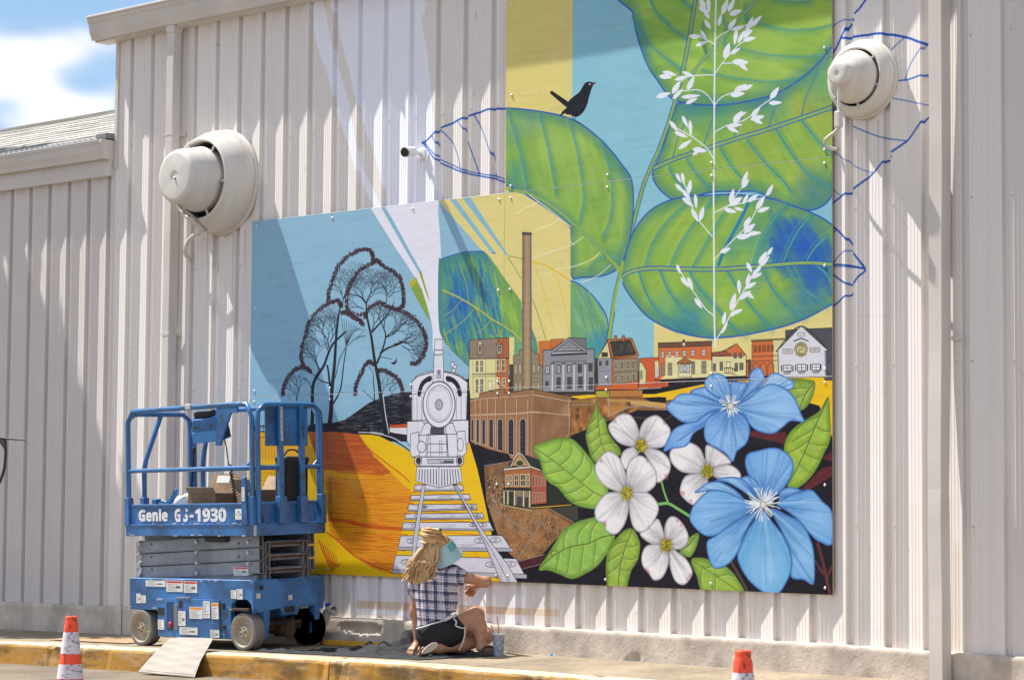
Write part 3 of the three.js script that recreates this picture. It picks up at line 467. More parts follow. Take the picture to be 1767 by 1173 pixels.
  b.clip(cutL, false, () => bigLeaf(b, left, '#83ae45', 61, 1.35, [870, 185, 1095, 480], [[884, 230, 30, '#5f9a86', 0.6], [915, 210, 34, '#6a9aa0', 0.5], [890, 300, 34, '#2f8a88', 0.6], [960, 250, 44, '#9cc062', 0.4], [1060, 280, 40, '#5f9f60', 0.4], [1085, 300, 28, '#2f7fa8', 0.45], [1040, 420, 40, '#6f9f3a', 0.4], [1060, 450, 30, '#3a8f86', 0.6], [1010, 440, 40, '#7fb04a', 0.4]]));
  b.line(J([[440, 1480], [470, 1500]]), '#e6e6e6', 1);
  for (const v of [[[60, 690], [120, 880], [180, 1150]], [[255, 705], [300, 880], [330, 1030], [355, 1190]], [[430, 725], [480, 900], [510, 1060], [527, 1220], [500, 1350]], [[630, 870], [680, 1010], [700, 1160], [690, 1330], [640, 1460]], [[660, 1560], [600, 1600], [560, 1640]]]) rv(b, J(v), '#4f93a8', 1.6);
  b.line(N([[765, -10], [900, 15], [1060, 100], [1200, 215], [1350, 350], [1480, 480], [1560, 565]]), VEIN, 5.4); b.line(N([[740, -20], [900, 15], [1060, 100], [1200, 215], [1350, 350], [1480, 480], [1560, 565]]), '#93ac3e', 3.6);
  b.line(N([[905, 25], [1020, 110], [1110, 180], [1196, 248]]), '#e8e4d4', 1.2);
  for (const v of [[[808, 160], [890, 110], [970, 72]], [[925, 282], [1040, 235], [1120, 190]], [[925, 466], [1060, 420], [1200, 372], [1280, 320]], [[1080, 545], [1200, 528], [1330, 480], [1400, 425]], [[1270, 635], [1380, 590], [1470, 515]]]) { b.x.globalAlpha = 0.75; b.line(N(v), '#e9e3c2', 1.6); b.x.globalAlpha = 1; }
  // wide lower leaf
  const wide = Mm([[80, 730], [100, 640], [130, 520], [180, 420], [260, 330], [360, 275], [480, 245], [620, 238], [760, 232], [900, 245], [1020, 262], [1130, 300], [1250, 345], [1370, 415], [1500, 560], [1520, 700], [1420, 870], [1340, 925], [1230, 985], [1100, 1035], [960, 1070], [800, 1100], [640, 1112], [500, 1095], [360, 1050], [240, 980], [160, 890], [100, 800]]);
  bigLeaf(b, wide, '#85b13d', 71, -1.05, [1070, 330, 1440, 585], [[1130, 400, 50, '#93ba48', 0.4], [1290, 400, 34, '#2f86a8', 0.6], [1262, 430, 26, '#3a93a0', 0.6], [1330, 380, 40, '#3a8f8a', 0.5], [1350, 420, 44, '#1d5db4', 0.9], [1392, 420, 46, '#1b57b6', 0.95], [1410, 450, 40, '#1c58b4', 0.95], [1375, 400, 30, '#1f5fb4', 0.85], [1320, 440, 40, '#3f93a0', 0.6], [1410, 475, 46, '#1f60b0', 0.8], [1390, 520, 46, '#2a6fb0', 0.75], [1340, 540, 46, '#4f9a78', 0.5], [1200, 545, 50, '#2f83a8', 0.7], [1150, 550, 50, '#3f95a0', 0.55], [1180, 575, 40, '#1f6ab0', 0.6], [1270, 500, 50, '#8ab444', 0.4], [1300, 480, 30, '#3a8f9a', 0.5]]);
  b.clip(wide, true, () => streaks(b, [1330, 400], [1430, 450], [0, 46], ['#1a52b4', '#1c5cbc', '#2468b8'], 140, [14, 34, 1.1], 8, 0.26, mulberry(5)));
  for (const v of [[[230, 670], [270, 540], [360, 400], [480, 290], [520, 255]], [[380, 672], [440, 540], [520, 420], [620, 290], [650, 245]], [[520, 675], [580, 570], [640, 460], [720, 330], [790, 250]], [[895, 650], [930, 540], [1000, 410], [1090, 290]], [[1075, 650], [1120, 540], [1170, 450], [1240, 365]], [[1215, 645], [1270, 560], [1340, 490]]]) { rv(b, Mm(v), VEIN, 2.4); b.line(Mm(v), '#6fb58a', 0.8); }
  b.line(Mm([[680, 660], [720, 560], [790, 430], [850, 310], [870, 250]]), '#2779a6', 6);
  for (const v of [[[190, 710], [230, 830], [290, 930], [420, 1060]], [[320, 700], [370, 820], [460, 940], [560, 1040], [640, 1105]], [[500, 705], [560, 810], [660, 920], [760, 1040], [840, 1090]], [[730, 700], [800, 810], [880, 920], [1000, 1055]], [[950, 690], [990, 780], [1080, 900], [1200, 985]], [[1105, 670], [1160, 760], [1240, 840], [1340, 910]], [[1280, 665], [1340, 720], [1380, 770]]]) { rv(b, Mm(v), '#2b80a4', 3); b.line(Mm(v), '#5da67a', 0.9); }
  rib(Mm([[85, 735], [160, 700], [280, 685], [450, 690], [650, 692], [850, 680], [1050, 662], [1220, 652], [1380, 662]]), 4.4);
  // stem fork
  b.line(Mm([[0, 620], [40, 660], [75, 720]]), '#93ac3e', 5); b.line(Mm([[75, 720], [45, 850], [20, 1010], [0, 1180]]), BLUE, 9); b.line(Mm([[90, 650], [75, 720], [45, 850], [20, 1010], [0, 1180]]), '#8bb03c', 6.5);
  b.blob(Mm([[88, 760], [70, 770], [40, 940], [60, 960]]), '#82bccd');
}
function paintWheat(b) {
  const K = frame(1080, 0, 3.5556), Mm = frame(1050, 270, 3.5556), W = '#dfe3ee';
  const seed = (f, pts) => { for (const [x, y, a, l, w] of pts) { const c = Math.cos(a), s = Math.sin(a), q = f([[x - c * l / 2, y - s * l / 2], [x - s * w * 0.5 - c * l * 0.1, y + c * w * 0.5 - s * l * 0.1], [x + c * l / 2, y + s * l / 2], [x + s * w * 0.5 - c * l * 0.1, y - c * w * 0.5 - s * l * 0.1]]); b.x.fillStyle = W; b.path(smooth(q, true, 5)); b.x.fill(); } };
  b.line(K([[556, -40], [550, 200], [546, 460], [544, 640], [543, 980], [541, 1180], [544, 1700], [546, 1990], [552, 2130]]), W, 3);
  b.line(K([[546, 270], [500, 245], [440, 215]]), W, 1.4); b.line(K([[550, 240], [600, 205], [680, 165], [760, 150]]), W, 1.4); b.line(K([[550, 450], [590, 390], [640, 330], [700, 270], [770, 235]]), W, 1.5); b.line(K([[590, 388], [670, 385]]), W, 1.3);
  b.line(K([[546, 458], [470, 460], [380, 470], [320, 520]]), W, 1.5); b.line(K([[543, 640], [500, 580], [440, 550], [330, 560]]), W, 1.4); b.line(K([[546, 645], [590, 595], [680, 560]]), W, 1.5); b.line(K([[546, 810], [620, 770], [740, 730], [830, 650], [890, 610]]), W, 1.6); b.line(K([[541, 975], [500, 910], [440, 860], [380, 820], [300, 780]]), W, 1.6);
  seed(K, [[475, 30, 1.2, 80, 34], [510, 30, 1.5, 90, 26], [480, 60, 0.5, 70, 30], [500, 90, 1.0, 60, 24], [505, 150, 1.0, 70, 26], [610, 40, -1.2, 100, 34], [650, 30, -1.1, 90, 30], [675, 75, -0.35, 80, 36], [580, 120, -1.3, 80, 22], [655, 145, -0.9, 80, 30], [690, 172, -0.25, 80, 26], [760, 150, -1.15, 110, 28], [800, 130, -0.8, 100, 30], [675, 225, 1.7, 100, 26], [740, 205, -0.5, 90, 40], [710, 225, -1.1, 90, 24], [760, 238, -0.2, 80, 30], [430, 222, 0.0, 80, 30], [480, 215, 1.0, 70, 22], [468, 266, -0.35, 80, 26], [622, 310, -1.25, 100, 40], [675, 312, -0.6, 70, 22], [705, 380, 0.05, 100, 40], [720, 405, 0.75, 80, 30]]);
  seed(K, [[270, 450, 0.25, 90, 30], [245, 470, 0.1, 80, 30], [340, 478, -0.3, 80, 26], [310, 535, -1.0, 90, 34], [232, 582, -0.3, 90, 34], [320, 575, -0.8, 90, 26], [385, 455, 0.4, 80, 24], [400, 510, -1.1, 90, 34], [400, 590, -0.1, 120, 26], [405, 618, -0.45, 80, 26], [705, 540, -0.55, 90, 36], [745, 535, -0.4, 80, 30], [688, 578, -0.15, 90, 34], [915, 570, -0.95, 90, 34], [920, 630, -0.05, 80, 28], [690, 715, -0.9, 90, 40], [715, 700, -0.5, 60, 24], [800, 685, -0.85, 80, 30], [810, 722, -0.25, 90, 34], [815, 745, 0.4, 60, 24], [670, 768, -0.1, 100, 26], [660, 795, 0.45, 80, 26], [365, 745, 1.1, 80, 24], [398, 785, 1.5, 100, 24], [295, 772, 0.9, 80, 26], [340, 825, 0.4, 90, 26], [365, 885, -0.6, 100, 28], [455, 920, 0.15, 90, 34], [435, 935, -0.6, 60, 20]]);
  b.line(Mm([[640, 490], [580, 420], [530, 350], [500, 250], [460, 150]]), W, 1.6); b.line(Mm([[655, 345], [720, 310], [800, 290], [880, 270], [960, 250]]), W, 1.5); b.line(Mm([[720, 325], [770, 260], [820, 190]]), W, 1.4); b.line(Mm([[655, 630], [700, 580], [780, 500], [860, 420], [910, 330], [980, 220]]), W, 1.6); b.line(Mm([[650, 975], [600, 935], [540, 850], [490, 780], [430, 680]]), W, 1.6); b.line(Mm([[660, 1130], [720, 1030], [790, 900], [870, 760], [930, 670], [1000, 570]]), W, 1.8);
  seed(Mm, [[432, 130, 1.1, 70, 20], [460, 135, 1.4, 80, 22], [440, 195, 0.8, 80, 24], [478, 235, 1.0, 80, 24], [500, 185, -1.4, 90, 30], [490, 280, 0.7, 90, 28], [538, 275, 1.5, 90, 24], [533, 360, 1.1, 90, 28], [575, 350, -1.3, 90, 30], [760, 240, -1.3, 90, 30], [785, 275, -0.6, 90, 40], [750, 332, 0.25, 80, 28], [805, 322, 0.3, 60, 20], [845, 260, -1.1, 70, 24], [890, 255, -0.6, 80, 28], [840, 135, -1.2, 100, 28], [845, 165, -0.9, 70, 26], [995, 205, -1.1, 80, 26], [935, 285, -1.0, 90, 34], [955, 325, -0.35, 80, 28], [855, 405, -1.1, 80, 34], [870, 440, -0.7, 90, 34], [900, 470, -0.1, 80, 28], [835, 490, -0.15, 90, 36], [720, 575, -0.4, 70, 30], [432, 690, 1.2, 60, 20], [470, 770, 0.9, 80, 24], [505, 780, 1.2, 90, 26], [555, 900, 0.95, 80, 26], [868, 680, 1.1, 70, 26], [915, 700, -0.8, 80, 24], [908, 730, -0.35, 80, 30], [950, 620, -1.0, 90, 30], [995, 580, -1.0, 60, 22], [965, 640, -0.9, 80, 24], [860, 755, -1.4, 80, 26], [875, 790, -0.5, 80, 28], [805, 800, 1.5, 90, 26], [840, 850, -0.6, 90, 34], [868, 850, 0.6, 70, 28], [768, 890, -1.3, 110, 36], [795, 950, -0.4, 70, 26], [770, 965, -0.6, 50, 20], [713, 990, -1.4, 80, 26], [715, 1050, -1.1, 80, 20]]);
}
function paintBird(b) {
  const J = frame(860, 0, 3.553), C = '#15141b';
  b.blob(J([[600, 506], [575, 503], [555, 499], [530, 510], [512, 540], [495, 565], [450, 600], [425, 630], [418, 670], [440, 700], [475, 716], [500, 706], [525, 680], [545, 640], [558, 590], [572, 545], [583, 520]]), C);
  b.poly(J([[432, 625], [330, 556], [316, 560], [320, 574], [415, 655]]), C); b.poly(J([[425, 655], [395, 680], [372, 716], [400, 698], [430, 686]]), C); b.poly(J([[430, 670], [412, 700], [450, 704]]), C);
  b.poly(J([[575, 506], [603, 505], [578, 513]]), '#6b5148'); b.x.fillStyle = '#cfd2d6'; const [ex, ey] = b.at(J([[561, 515]])[0]); b.x.beginPath(); b.x.arc(ex, ey, 1.5 * b.k, 0, 7); b.x.fill();
  b.line(J([[450, 706], [462, 728], [476, 744]]), C, 1); b.line(J([[472, 712], [474, 726], [466, 734]]), C, 1); b.line(J([[478, 740], [505, 757]]), C, 1.2);
  const R = mulberry(4); for (let i = 0; i < 26; i++) { b.x.globalAlpha = 0.35; const p = [445 + R() * 80, 600 + R() * 90]; b.line(J([p, [p[0] - 8, p[1] + 14]]), '#33323d', 1); } b.x.globalAlpha = 1;
}
function paintPlume(b) {
  const W = '#dcdbe8', A = frame(420, 320, 2.933);
  b.blob(A([[620, 70], [650, 125], [700, 205], [760, 300], [820, 390], [870, 470], [910, 560], [945, 660], [958, 740], [962, 840], [1010, 840], [1008, 700], [1004, 500], [998, 300], [986, 140], [970, 60], [800, 60], [700, 60]]), W);
  b.poly(A([[697, 100], [715, 105], [760, 180], [820, 290], [860, 365], [905, 440], [888, 440], [840, 360], [770, 240], [700, 115]]), '#7db0c6');
  b.poly(A([[888, 436], [902, 440], [945, 590], [930, 560]]), '#8f9a2d');
  b.poly(A([[836, 495], [870, 462], [905, 530], [930, 610], [946, 690], [915, 640], [870, 560]]), '#7fa038'); b.poly(A([[836, 495], [872, 461], [884, 480], [850, 520]]), '#b4ab2c');
}
function paintTrees(b) {
  const A = frame(480, 420, 3.452), D = '#1b1c26';
  // hill and fence behind
  b.poly(A([[180, 1085], [230, 1072], [330, 1068], [400, 1050], [470, 1000], [540, 950], [620, 915], [720, 890], [810, 880], [830, 880], [830, 1180], [180, 1180]]), '#15151c');
  const R = mulberry(15); b.clip(A([[340, 1075], [470, 1005], [540, 955], [620, 918], [720, 893], [830, 882], [830, 1150], [620, 1130], [330, 1110]]), false, () => { for (let i = 0; i < 420; i++) { const p = [330 + R() * 500, 890 + R() * 250]; b.x.globalAlpha = 0.25 + R() * 0.4; b.line(A([p, [p[0] + 12, p[1] - 3], [p[0] + 26 + R() * 20, p[1] - 4]]), R() < 0.5 ? '#8d909c' : '#4c4e5a', 0.6 + R() * 0.6); } b.x.globalAlpha = 1; });
  b.poly(A([[330, 1112], [500, 1112], [640, 1130], [760, 1165], [760, 1178], [620, 1142], [480, 1124], [320, 1122]]), '#9a9aa8');
  b.poly(A([[665, 1082], [770, 1074], [772, 1096], [665, 1098]]), '#c64d20'); b.poly(A([[665, 1099], [772, 1097], [775, 1150], [740, 1140], [665, 1122]]), '#d5d4de'); b.poly(A([[640, 1122], [770, 1140], [770, 1180], [720, 1170], [640, 1140]]), '#22222c');
  b.line(A([[742, 1010], [770, 1040], [780, 1080]]), D, 1.2); b.blob(A([[712, 1020], [722, 985], [760, 975], [792, 985], [792, 1005], [750, 1000]]), '#1a1a22'); b.line(A([[722, 1015], [748, 1018], [760, 1030]]), D, 1);
  // crowns
  crown(b, A([[300, 345], [300, 290], [325, 220], [350, 150], [400, 90], [470, 45], [530, 35], [560, 60], [565, 105]]), [[385, 370, -1.5, 34, 2, 5], [390, 330, -1.2, 34, 2, 6], [380, 300, -2.0, 30, 1.6, 5], [430, 250, -0.9, 30, 1.6, 5]], 101);
  crown(b, A([[520, 420], [440, 420], [408, 370], [415, 290], [440, 220], [490, 160], [560, 118], [590, 100], [620, 130], [680, 165], [720, 200], [740, 260], [748, 330], [740, 375], [700, 395]]), [[525, 400, -1.57, 36, 2.4, 6], [525, 360, -2.2, 34, 2, 6], [530, 340, -1.1, 36, 2, 6], [640, 360, -1.4, 36, 2, 6], [660, 320, -0.8, 30, 1.5, 5], [510, 390, -2.8, 26, 1.5, 5], [650, 300, -1.9, 30, 1.5, 5]], 102);
  crown(b, A([[515, 440], [540, 390], [600, 350], [650, 375], [720, 398], [790, 430], [840, 480], [870, 530], [882, 600], [865, 660], [830, 710], [795, 715]]), [[560, 520, -1.3, 36, 2.2, 5], [630, 510, -1.5, 30, 2, 5], [640, 560, -0.7, 36, 2.2, 6], [690, 600, -0.3, 34, 2, 6], [720, 580, 0.2, 34, 1.8, 5], [600, 450, -1.7, 26, 1.5, 5], [680, 540, -1.0, 32, 2, 5], [740, 610, 0.55, 30, 1.5, 5]], 103);
  crown(b, A([[150, 725], [135, 680], [145, 600], [170, 520], [190, 460], [250, 390], [310, 352], [355, 340], [375, 370]]), [[240, 750, -1.9, 34, 2.2, 6], [300, 620, -1.7, 36, 2.4, 6], [310, 590, -1.2, 34, 2, 6], [250, 610, -2.2, 34, 2, 6], [280, 560, -2.0, 34, 1.8, 6], [340, 540, -1.5, 34, 2, 5], [220, 680, -2.5, 30, 1.6, 5]], 104);
  crown(b, A([[380, 415], [400, 410], [440, 435], [480, 455], [505, 485]]), [], 105); for (let i = 0; i < 9; i++) b.line(A([[405, 610], [390 + i * 8, 540 - i * 2], [375 + i * 16, 440 + i * 9]]), D, 0.9);
  b.line(A([[410, 610], [450, 575], [490, 555], [520, 552]]), D, 1.2); b.line(A([[460, 570], [500, 530], [520, 515]]), D, 0.8);
  crown(b, A([[28, 905], [30, 870], [50, 810], [90, 760], [130, 738], [170, 745], [190, 765]]), [[110, 935, -1.6, 30, 1.6, 5], [120, 880, -1.9, 28, 1.4, 5], [100, 900, -2.3, 26, 1.4, 5]], 106);
  crown(b, A([[462, 900], [460, 860], [480, 800], [510, 740], [540, 705], [570, 720]]), [[575, 930, -2.2, 32, 1.6, 5], [572, 870, -1.9, 30, 1.5, 5], [568, 800, -1.7, 26, 1.3, 5]], 107);
  crown(b, A([[595, 760], [620, 752], [670, 775], [710, 805], [735, 850], [742, 890]]), [[620, 900, -1.3, 30, 1.4, 5], [660, 880, -1.0, 28, 1.3, 5], [670, 920, -1.4, 26, 1.3, 4]], 108);
  // trunks
  const T = (p, w0, w1) => { const q = smooth(A(p), false, 6); for (let i = 0; i + 1 < q.length; i++) b.line([q[i], q[i + 1]], D, lerp(w0, w1, i / q.length) * (w0 > 2.5 ? 1.3 : 1.0), false); };
  T([[200, 1140], [205, 1000], [205, 860], [230, 790], [270, 730], [300, 650], [325, 600], [380, 545], [405, 525]], 7, 2); T([[300, 1140], [315, 1000], [320, 870], [335, 720], [345, 560], [360, 430], [375, 360]], 9, 2); T([[310, 860], [295, 740], [290, 730]], 4, 2); T([[325, 960], [370, 870], [390, 720], [405, 620]], 3, 1.5); T([[310, 835], [250, 815], [200, 770]], 2.4, 1);
  T([[340, 800], [365, 690], [400, 620], [405, 560]], 2, 1); T([[250, 760], [225, 700], [215, 660]], 2.4, 1); T([[300, 650], [280, 590], [270, 540]], 2, 1);
  T([[640, 1130], [620, 980], [600, 830], [575, 700], [555, 560], [530, 440], [525, 350]], 8, 2); T([[560, 525], [610, 470], [660, 410], [690, 350]], 3, 1); T([[590, 710], [625, 620], [640, 550], [630, 510], [600, 440]], 3.4, 1.2); T([[610, 650], [660, 620], [740, 590], [800, 540]], 3, 1); T([[640, 560], [700, 530], [760, 460]], 2, 1);
  b.line(A([[660, 1130], [640, 1020], [625, 900]]), '#c9ccd4', 2); T([[575, 1115], [575, 930], [565, 800]], 2.6, 1.2); T([[668, 1060], [675, 930], [690, 880]], 1.8, 1); T([[570, 935], [540, 905], [500, 870]], 1.4, 0.8); T([[110, 935], [125, 870], [135, 820]], 1.8, 1); T([[195, 860], [185, 830], [150, 800]], 2, 1); T([[70, 935], [60, 900]], 1, 0.7);
  T([[590, 690], [620, 678], [680, 690]], 1.2, 0.8); b.blob(A([[672, 712], [690, 722], [706, 705], [704, 680], [696, 700]]), '#3a2633');
  b.line(A([[340, 888], [460, 886]]), '#55708c', 0.8);
}
function paintField(b) {
  const O = frame(540, 730, 4.189), Y = '#e9b90a', C2 = frame(390, 680, 4.5105);
  b.poly([[425, 742], [560, 742], [640, 745], [700, 775], [735, 800], [808, 765], [830, 860], [850, 905], [905, 1000], [905, 1040], [425, 1040]], Y);
  b.poly([[425, 735], [470, 733], [545, 738], [640, 742], [640, 750], [545, 747], [480, 752], [425, 745]], '#1a1a22');
  b.poly(C2([[265, 250], [360, 245], [360, 290], [265, 285]]), '#9fc0cf'); for (const v of [[[262, 254], [360, 246]], [[262, 268], [360, 262]], [[290, 250], [290, 290]], [[318, 246], [318, 290]], [[345, 244], [345, 290]]]) b.line(C2(v), '#14141b', 1.2, false);
  b.poly([[432, 743], [470, 748], [520, 760], [540, 775], [560, 780], [560, 800], [432, 790]], '#e0a512');
  const hill = O([[-40, 60], [60, 68], [150, 62], [250, 70], [335, 85], [380, 150], [440, 230], [520, 310], [600, 390], [660, 450], [720, 490], [705, 560], [680, 640], [650, 740], [620, 880], [585, 1080], [520, 1085], [400, 1030], [290, 960], [200, 880], [130, 800], [110, 700], [100, 500], [60, 330], [0, 180]]);
  b.clip(hill, false, () => {
    b.poly(hill, '#e8a213'); b.poly(O([[-40, 50], [340, 80], [440, 240], [560, 350], [500, 380], [250, 360], [60, 330], [0, 180]]), '#c25a1e'); b.soft([600, 775], 50, '#ac4a1c', 0.6); b.soft([560, 760], 40, '#9c401e', 0.6);
    const R = mulberry(88); for (let i = 0; i < 330; i++) { const t = i / 330, y = 60 + t * 1000 + (R() - 0.5) * 8, x = 90 + R() * 500 - (R() < 0.3 ? 100 : 0), l = 60 + R() * 260; b.x.globalAlpha = 0.22 + R() * 0.38; b.line(O([[x, y], [x + l * 0.5, y + 6 + R() * 6], [x + l, y + (R() - 0.3) * 14 + t * 12]]), y < 330 ? (R() < 0.5 ? '#9a3f18' : '#d2721c') : (R() < 0.75 ? '#c9571a' : '#e5a915'), 0.7 + R() * (y < 400 ? 1.6 : 1.3)); }
    b.x.globalAlpha = 0.85; for (let k = 0; k < 46; k++) { const y = 400 + k * 14.5; b.line(O([[90, y - 10], [250, y + 2], [400, y + 6 + k * 0.2], [560, y + 4], [720, y - 8 + k * 0.5]]), k % 3 ? '#d26a1a' : '#c8541a', 1.15); } b.x.globalAlpha = 1;
    b.x.globalAlpha = 0.9; b.line(O([[100, 695], [240, 710], [400, 745], [640, 765]]), '#c8501a', 6); b.x.globalAlpha = 0.5; b.soft([612, 838], 26, '#edc46a', 0.7); b.x.globalAlpha = 1;
    for (let k = 0; k < 20; k++) b.line(O([[112, 400 + k * 16], [140, 404 + k * 16]]), '#9c4a1c', 1.6);
  });
  b.line(O([[335, 85], [400, 180], [520, 280], [640, 370], [730, 460], [780, 540], [830, 600], [870, 660], [920, 780], [940, 800]]), '#cf5a17', 2.2);
  b.line(O([[100, 790], [180, 850], [290, 950], [420, 1020], [520, 1060], [620, 1105]]), '#c9541a', 2.4);
  for (let k = 0; k < 7; k++) b.line(O([[45 + k * 20, 850 + k * 18], [85 + k * 16, 960 + k * 12], [140 + k * 10, 1075 - k * 10]]), '#cf5a17', 2.6 - k * 0.2);
  // furrows left of the lift's ladder
  for (let k = 0; k < 11; k++) { const x = 205 + k * 24; b.x.globalAlpha = 0.85; b.line(C2([[x - 10, 300 + k * 9], [x + 4, 420], [x + 8, 560 + k * 4], [x - 8, 700], [x - 12, 830]]), '#cf6a17', 1.3); } b.x.globalAlpha = 1;
  b.line(C2([[190, 330], [250, 340], [330, 330], [420, 345]]), '#cf5a17', 2); for (let k = 0; k < 8; k++) b.line(C2([[200, 600 + k * 26], [300, 580 + k * 30], [420, 610 + k * 28]]), '#d07a17', 1); b.blob(C2([[690, 340], [780, 300], [800, 500], [730, 470], [680, 410]]), '#a8481c');
  b.line(O([[330, 66], [440, 72], [560, 100], [640, 140], [700, 185]]), '#c9c9d4', 1.6); b.line(O([[330, 74], [440, 82], [540, 108], [630, 150], [700, 200]]), '#17171e', 2.2);
}
function paintTrain(b) {
  const T = frame(690, 590, 4.343), O = frame(540, 730, 4.189), W = '#d8d7e1', G = '#b9b8c6', K = '#23232c';
  const P = (p, f = W, w = 1) => b.poly(T(p), f, K, w), Oo = (cx, cy, rx, ry, f = W, w = 1) => { b.path(T(oval(cx, cy, rx, ry, 40))); b.x.fillStyle = f; b.x.fill(); b.x.strokeStyle = K; b.x.lineWidth = w * b.k; b.x.stroke(); };
  const plank = (p) => { b.poly(O(p), '#cfceda', K, 1.1); const [a, c2, c3, d] = p, R = mulberry(p[0][0] + 7); for (let i = 0; i < 9; i++) { const t = 0.12 + R() * 0.8, s = R() * 0.8, l = 0.06 + R() * 0.16, q = (u, v) => [lerp(lerp(a[0], c2[0], u), lerp(d[0], c3[0], u), v), lerp(lerp(a[1], c2[1], u), lerp(d[1], c3[1], u), v)]; b.x.globalAlpha = 0.55; b.line(O([q(s, t), q(s + l * 0.5, t + 0.02), q(s + l, t)]), '#54545f', 0.6); b.x.globalAlpha = 1; } b.poly(O([[d[0], lerp(a[1], d[1], 0.78)], [c3[0], lerp(c2[1], c3[1], 0.78)], c3, d]), '#a9a9b6', K, 0.7); };
  // yellow ballast, then sleepers
  b.poly(O([[735, 440], [1132, 150], [1180, 330], [1290, 800], [1380, 1160], [560, 1160], [620, 900], [720, 560]]), '#e9b90a');
  b.poly(O([[700, 150], [1132, 140], [1190, 330], [1295, 805], [720, 560], [700, 450]]), '#e9b90a');
  for (let k = 0; k < 14; k++) b.line(O([[700 - k * 7, 500 + k * 38], [740 - k * 7, 504 + k * 38]]), '#cf5a17', 1.8);
  for (const [x0, y] of [[760, 500], [830, 560], [860, 640], [890, 700], [940, 790], [960, 880]]) b.line(O([[x0 - 130, y + 6], [x0, y], [x0 + 250, y + 16]]), '#d98a14', 2);
  b.line(O([[1170, 940], [1400, 1140]]), '#e9a40a', 3);
  plank([[738, 445], [1082, 445], [1092, 490], [732, 492]]); plank([[712, 522], [1130, 514], [1142, 555], [706, 560]]); plank([[694, 588], [1180, 586], [1190, 628], [686, 638]]); plank([[672, 655], [1226, 650], [1240, 692], [664, 698]]); plank([[656, 718], [1280, 715], [1308, 778], [644, 774]]);
  plank([[634, 815], [1370, 812], [1448, 930], [616, 918]]); plank([[598, 955], [1470, 980], [1548, 1125], [574, 1086]]);
  for (const [x, y, s] of [[780, 606, 1], [1095, 604, 1], [760, 672, 1], [1190, 672, 1], [745, 740, 1.2], [1230, 735, 1.2], [1160, 735, 1.1], [715, 852, 1.5], [1205, 850, 1.6], [1320, 845, 1.6], [680, 1005, 1.7], [1290, 1022, 1.7], [1430, 1020, 1.7], [810, 606, 0.8], [1150, 606, 0.8]]) { b.path(O(oval(x, y, 24 * s, 12 * s, 18))); b.x.strokeStyle = K; b.x.lineWidth = 0.9 * b.k; b.x.stroke(); b.path(O(oval(x, y, 6 * s, 6 * s, 10))); b.x.stroke(); }
  b.poly(O([[792, 448], [814, 448], [762, 800], [738, 960], [716, 960], [728, 830]]), '#c9c8d4', K, 1); b.line(O([[803, 448], [746, 815], [728, 955]]), '#8d8d9a', 0.8);
  b.poly(O([[1014, 448], [1040, 448], [1190, 720], [1280, 850], [1400, 1010], [1482, 1152], [1360, 1152], [1255, 900], [1150, 690]]), '#c9c8d4', K, 1); b.line(O([[1030, 450], [1170, 720], [1300, 930], [1415, 1150]]), K, 0.9); b.line(O([[1022, 450], [1150, 690], [1262, 900], [1368, 1150]]), '#80808c', 0.8);
  // engine
  P([[88, 300], [130, 250], [200, 225], [290, 210], [400, 230], [460, 255], [508, 300], [502, 590], [90, 590]]); b.line(T([[88, 300], [130, 262], [200, 238], [290, 222], [400, 240], [460, 266], [508, 302]]), K, 1.4);
  b.blob(T([[135, 400], [140, 350], [160, 300], [200, 265], [236, 255], [236, 290], [200, 305], [172, 340], [155, 405]]), '#1d1d26'); b.blob(T([[465, 400], [458, 350], [435, 300], [395, 265], [350, 255], [350, 292], [392, 305], [425, 345], [440, 405]]), '#1d1d26');
  b.line(T([[80, 392], [180, 384]]), K, 0.9); b.line(T([[420, 380], [505, 376]]), K, 0.9); for (const x of [98, 130, 165, 425, 460, 498]) b.line(T([[x, 405], [x, 590]]), '#5a5a66', 0.9);
  Oo(395, 168, 14, 18); Oo(412, 186, 13, 16); P([[390, 200], [418, 200], [418, 226], [390, 226]]);
  P([[262, -20], [320, -20], [324, 90], [328, 215], [326, 305], [246, 305], [254, 215], [258, 90]]); b.line(T([[256, 62], [322, 60]]), K, 1.2); b.line(T([[256, 96], [324, 94]]), K, 1.2); P([[278, 212], [306, 212], [306, 272], [276, 272]], G, 0.8); b.poly(T([[286, 218], [300, 218], [294, 262]]), '#23232c');
  P([[95, 585], [500, 585], [505, 800], [470, 865], [95, 865]], '#bdbcc8', 0.6); P([[56, 596], [170, 592], [200, 640], [150, 690], [150, 770], [70, 770], [54, 740]]); P([[400, 590], [516, 586], [516, 760], [470, 770], [420, 690], [390, 640]]); P([[80, 690], [140, 672], [150, 860], [90, 860], [78, 830]]); P([[430, 672], [490, 668], [500, 830], [470, 860], [420, 860]]);
  P([[190, 610], [240, 600], [215, 770], [220, 860], [150, 860], [145, 700]]); P([[340, 600], [400, 610], [430, 700], [435, 860], [365, 860], [350, 700]]); P([[234, 640], [330, 640], [330, 690], [234, 690]], '#4a4a56');
  Oo(295, 470, 122, 176, W, 1.5); Oo(295, 470, 118, 170, '#dddce6', 0.5); Oo(298, 462, 96, 138, W, 1.1); Oo(294, 470, 28, 40, G, 1.1); Oo(294, 470, 18, 26, W, 0.9); Oo(293, 470, 9, 13, G, 0.9);
  for (let i = 0; i < 34; i++) { const a = i / 34 * 6.2832; b.x.fillStyle = K; const [x, y] = b.at(T([[298 + 84 * Math.cos(a), 462 + 122 * Math.sin(a)]])[0]); b.x.beginPath(); b.x.arc(x, y, 0.75 * b.k, 0, 7); b.x.fill(); }
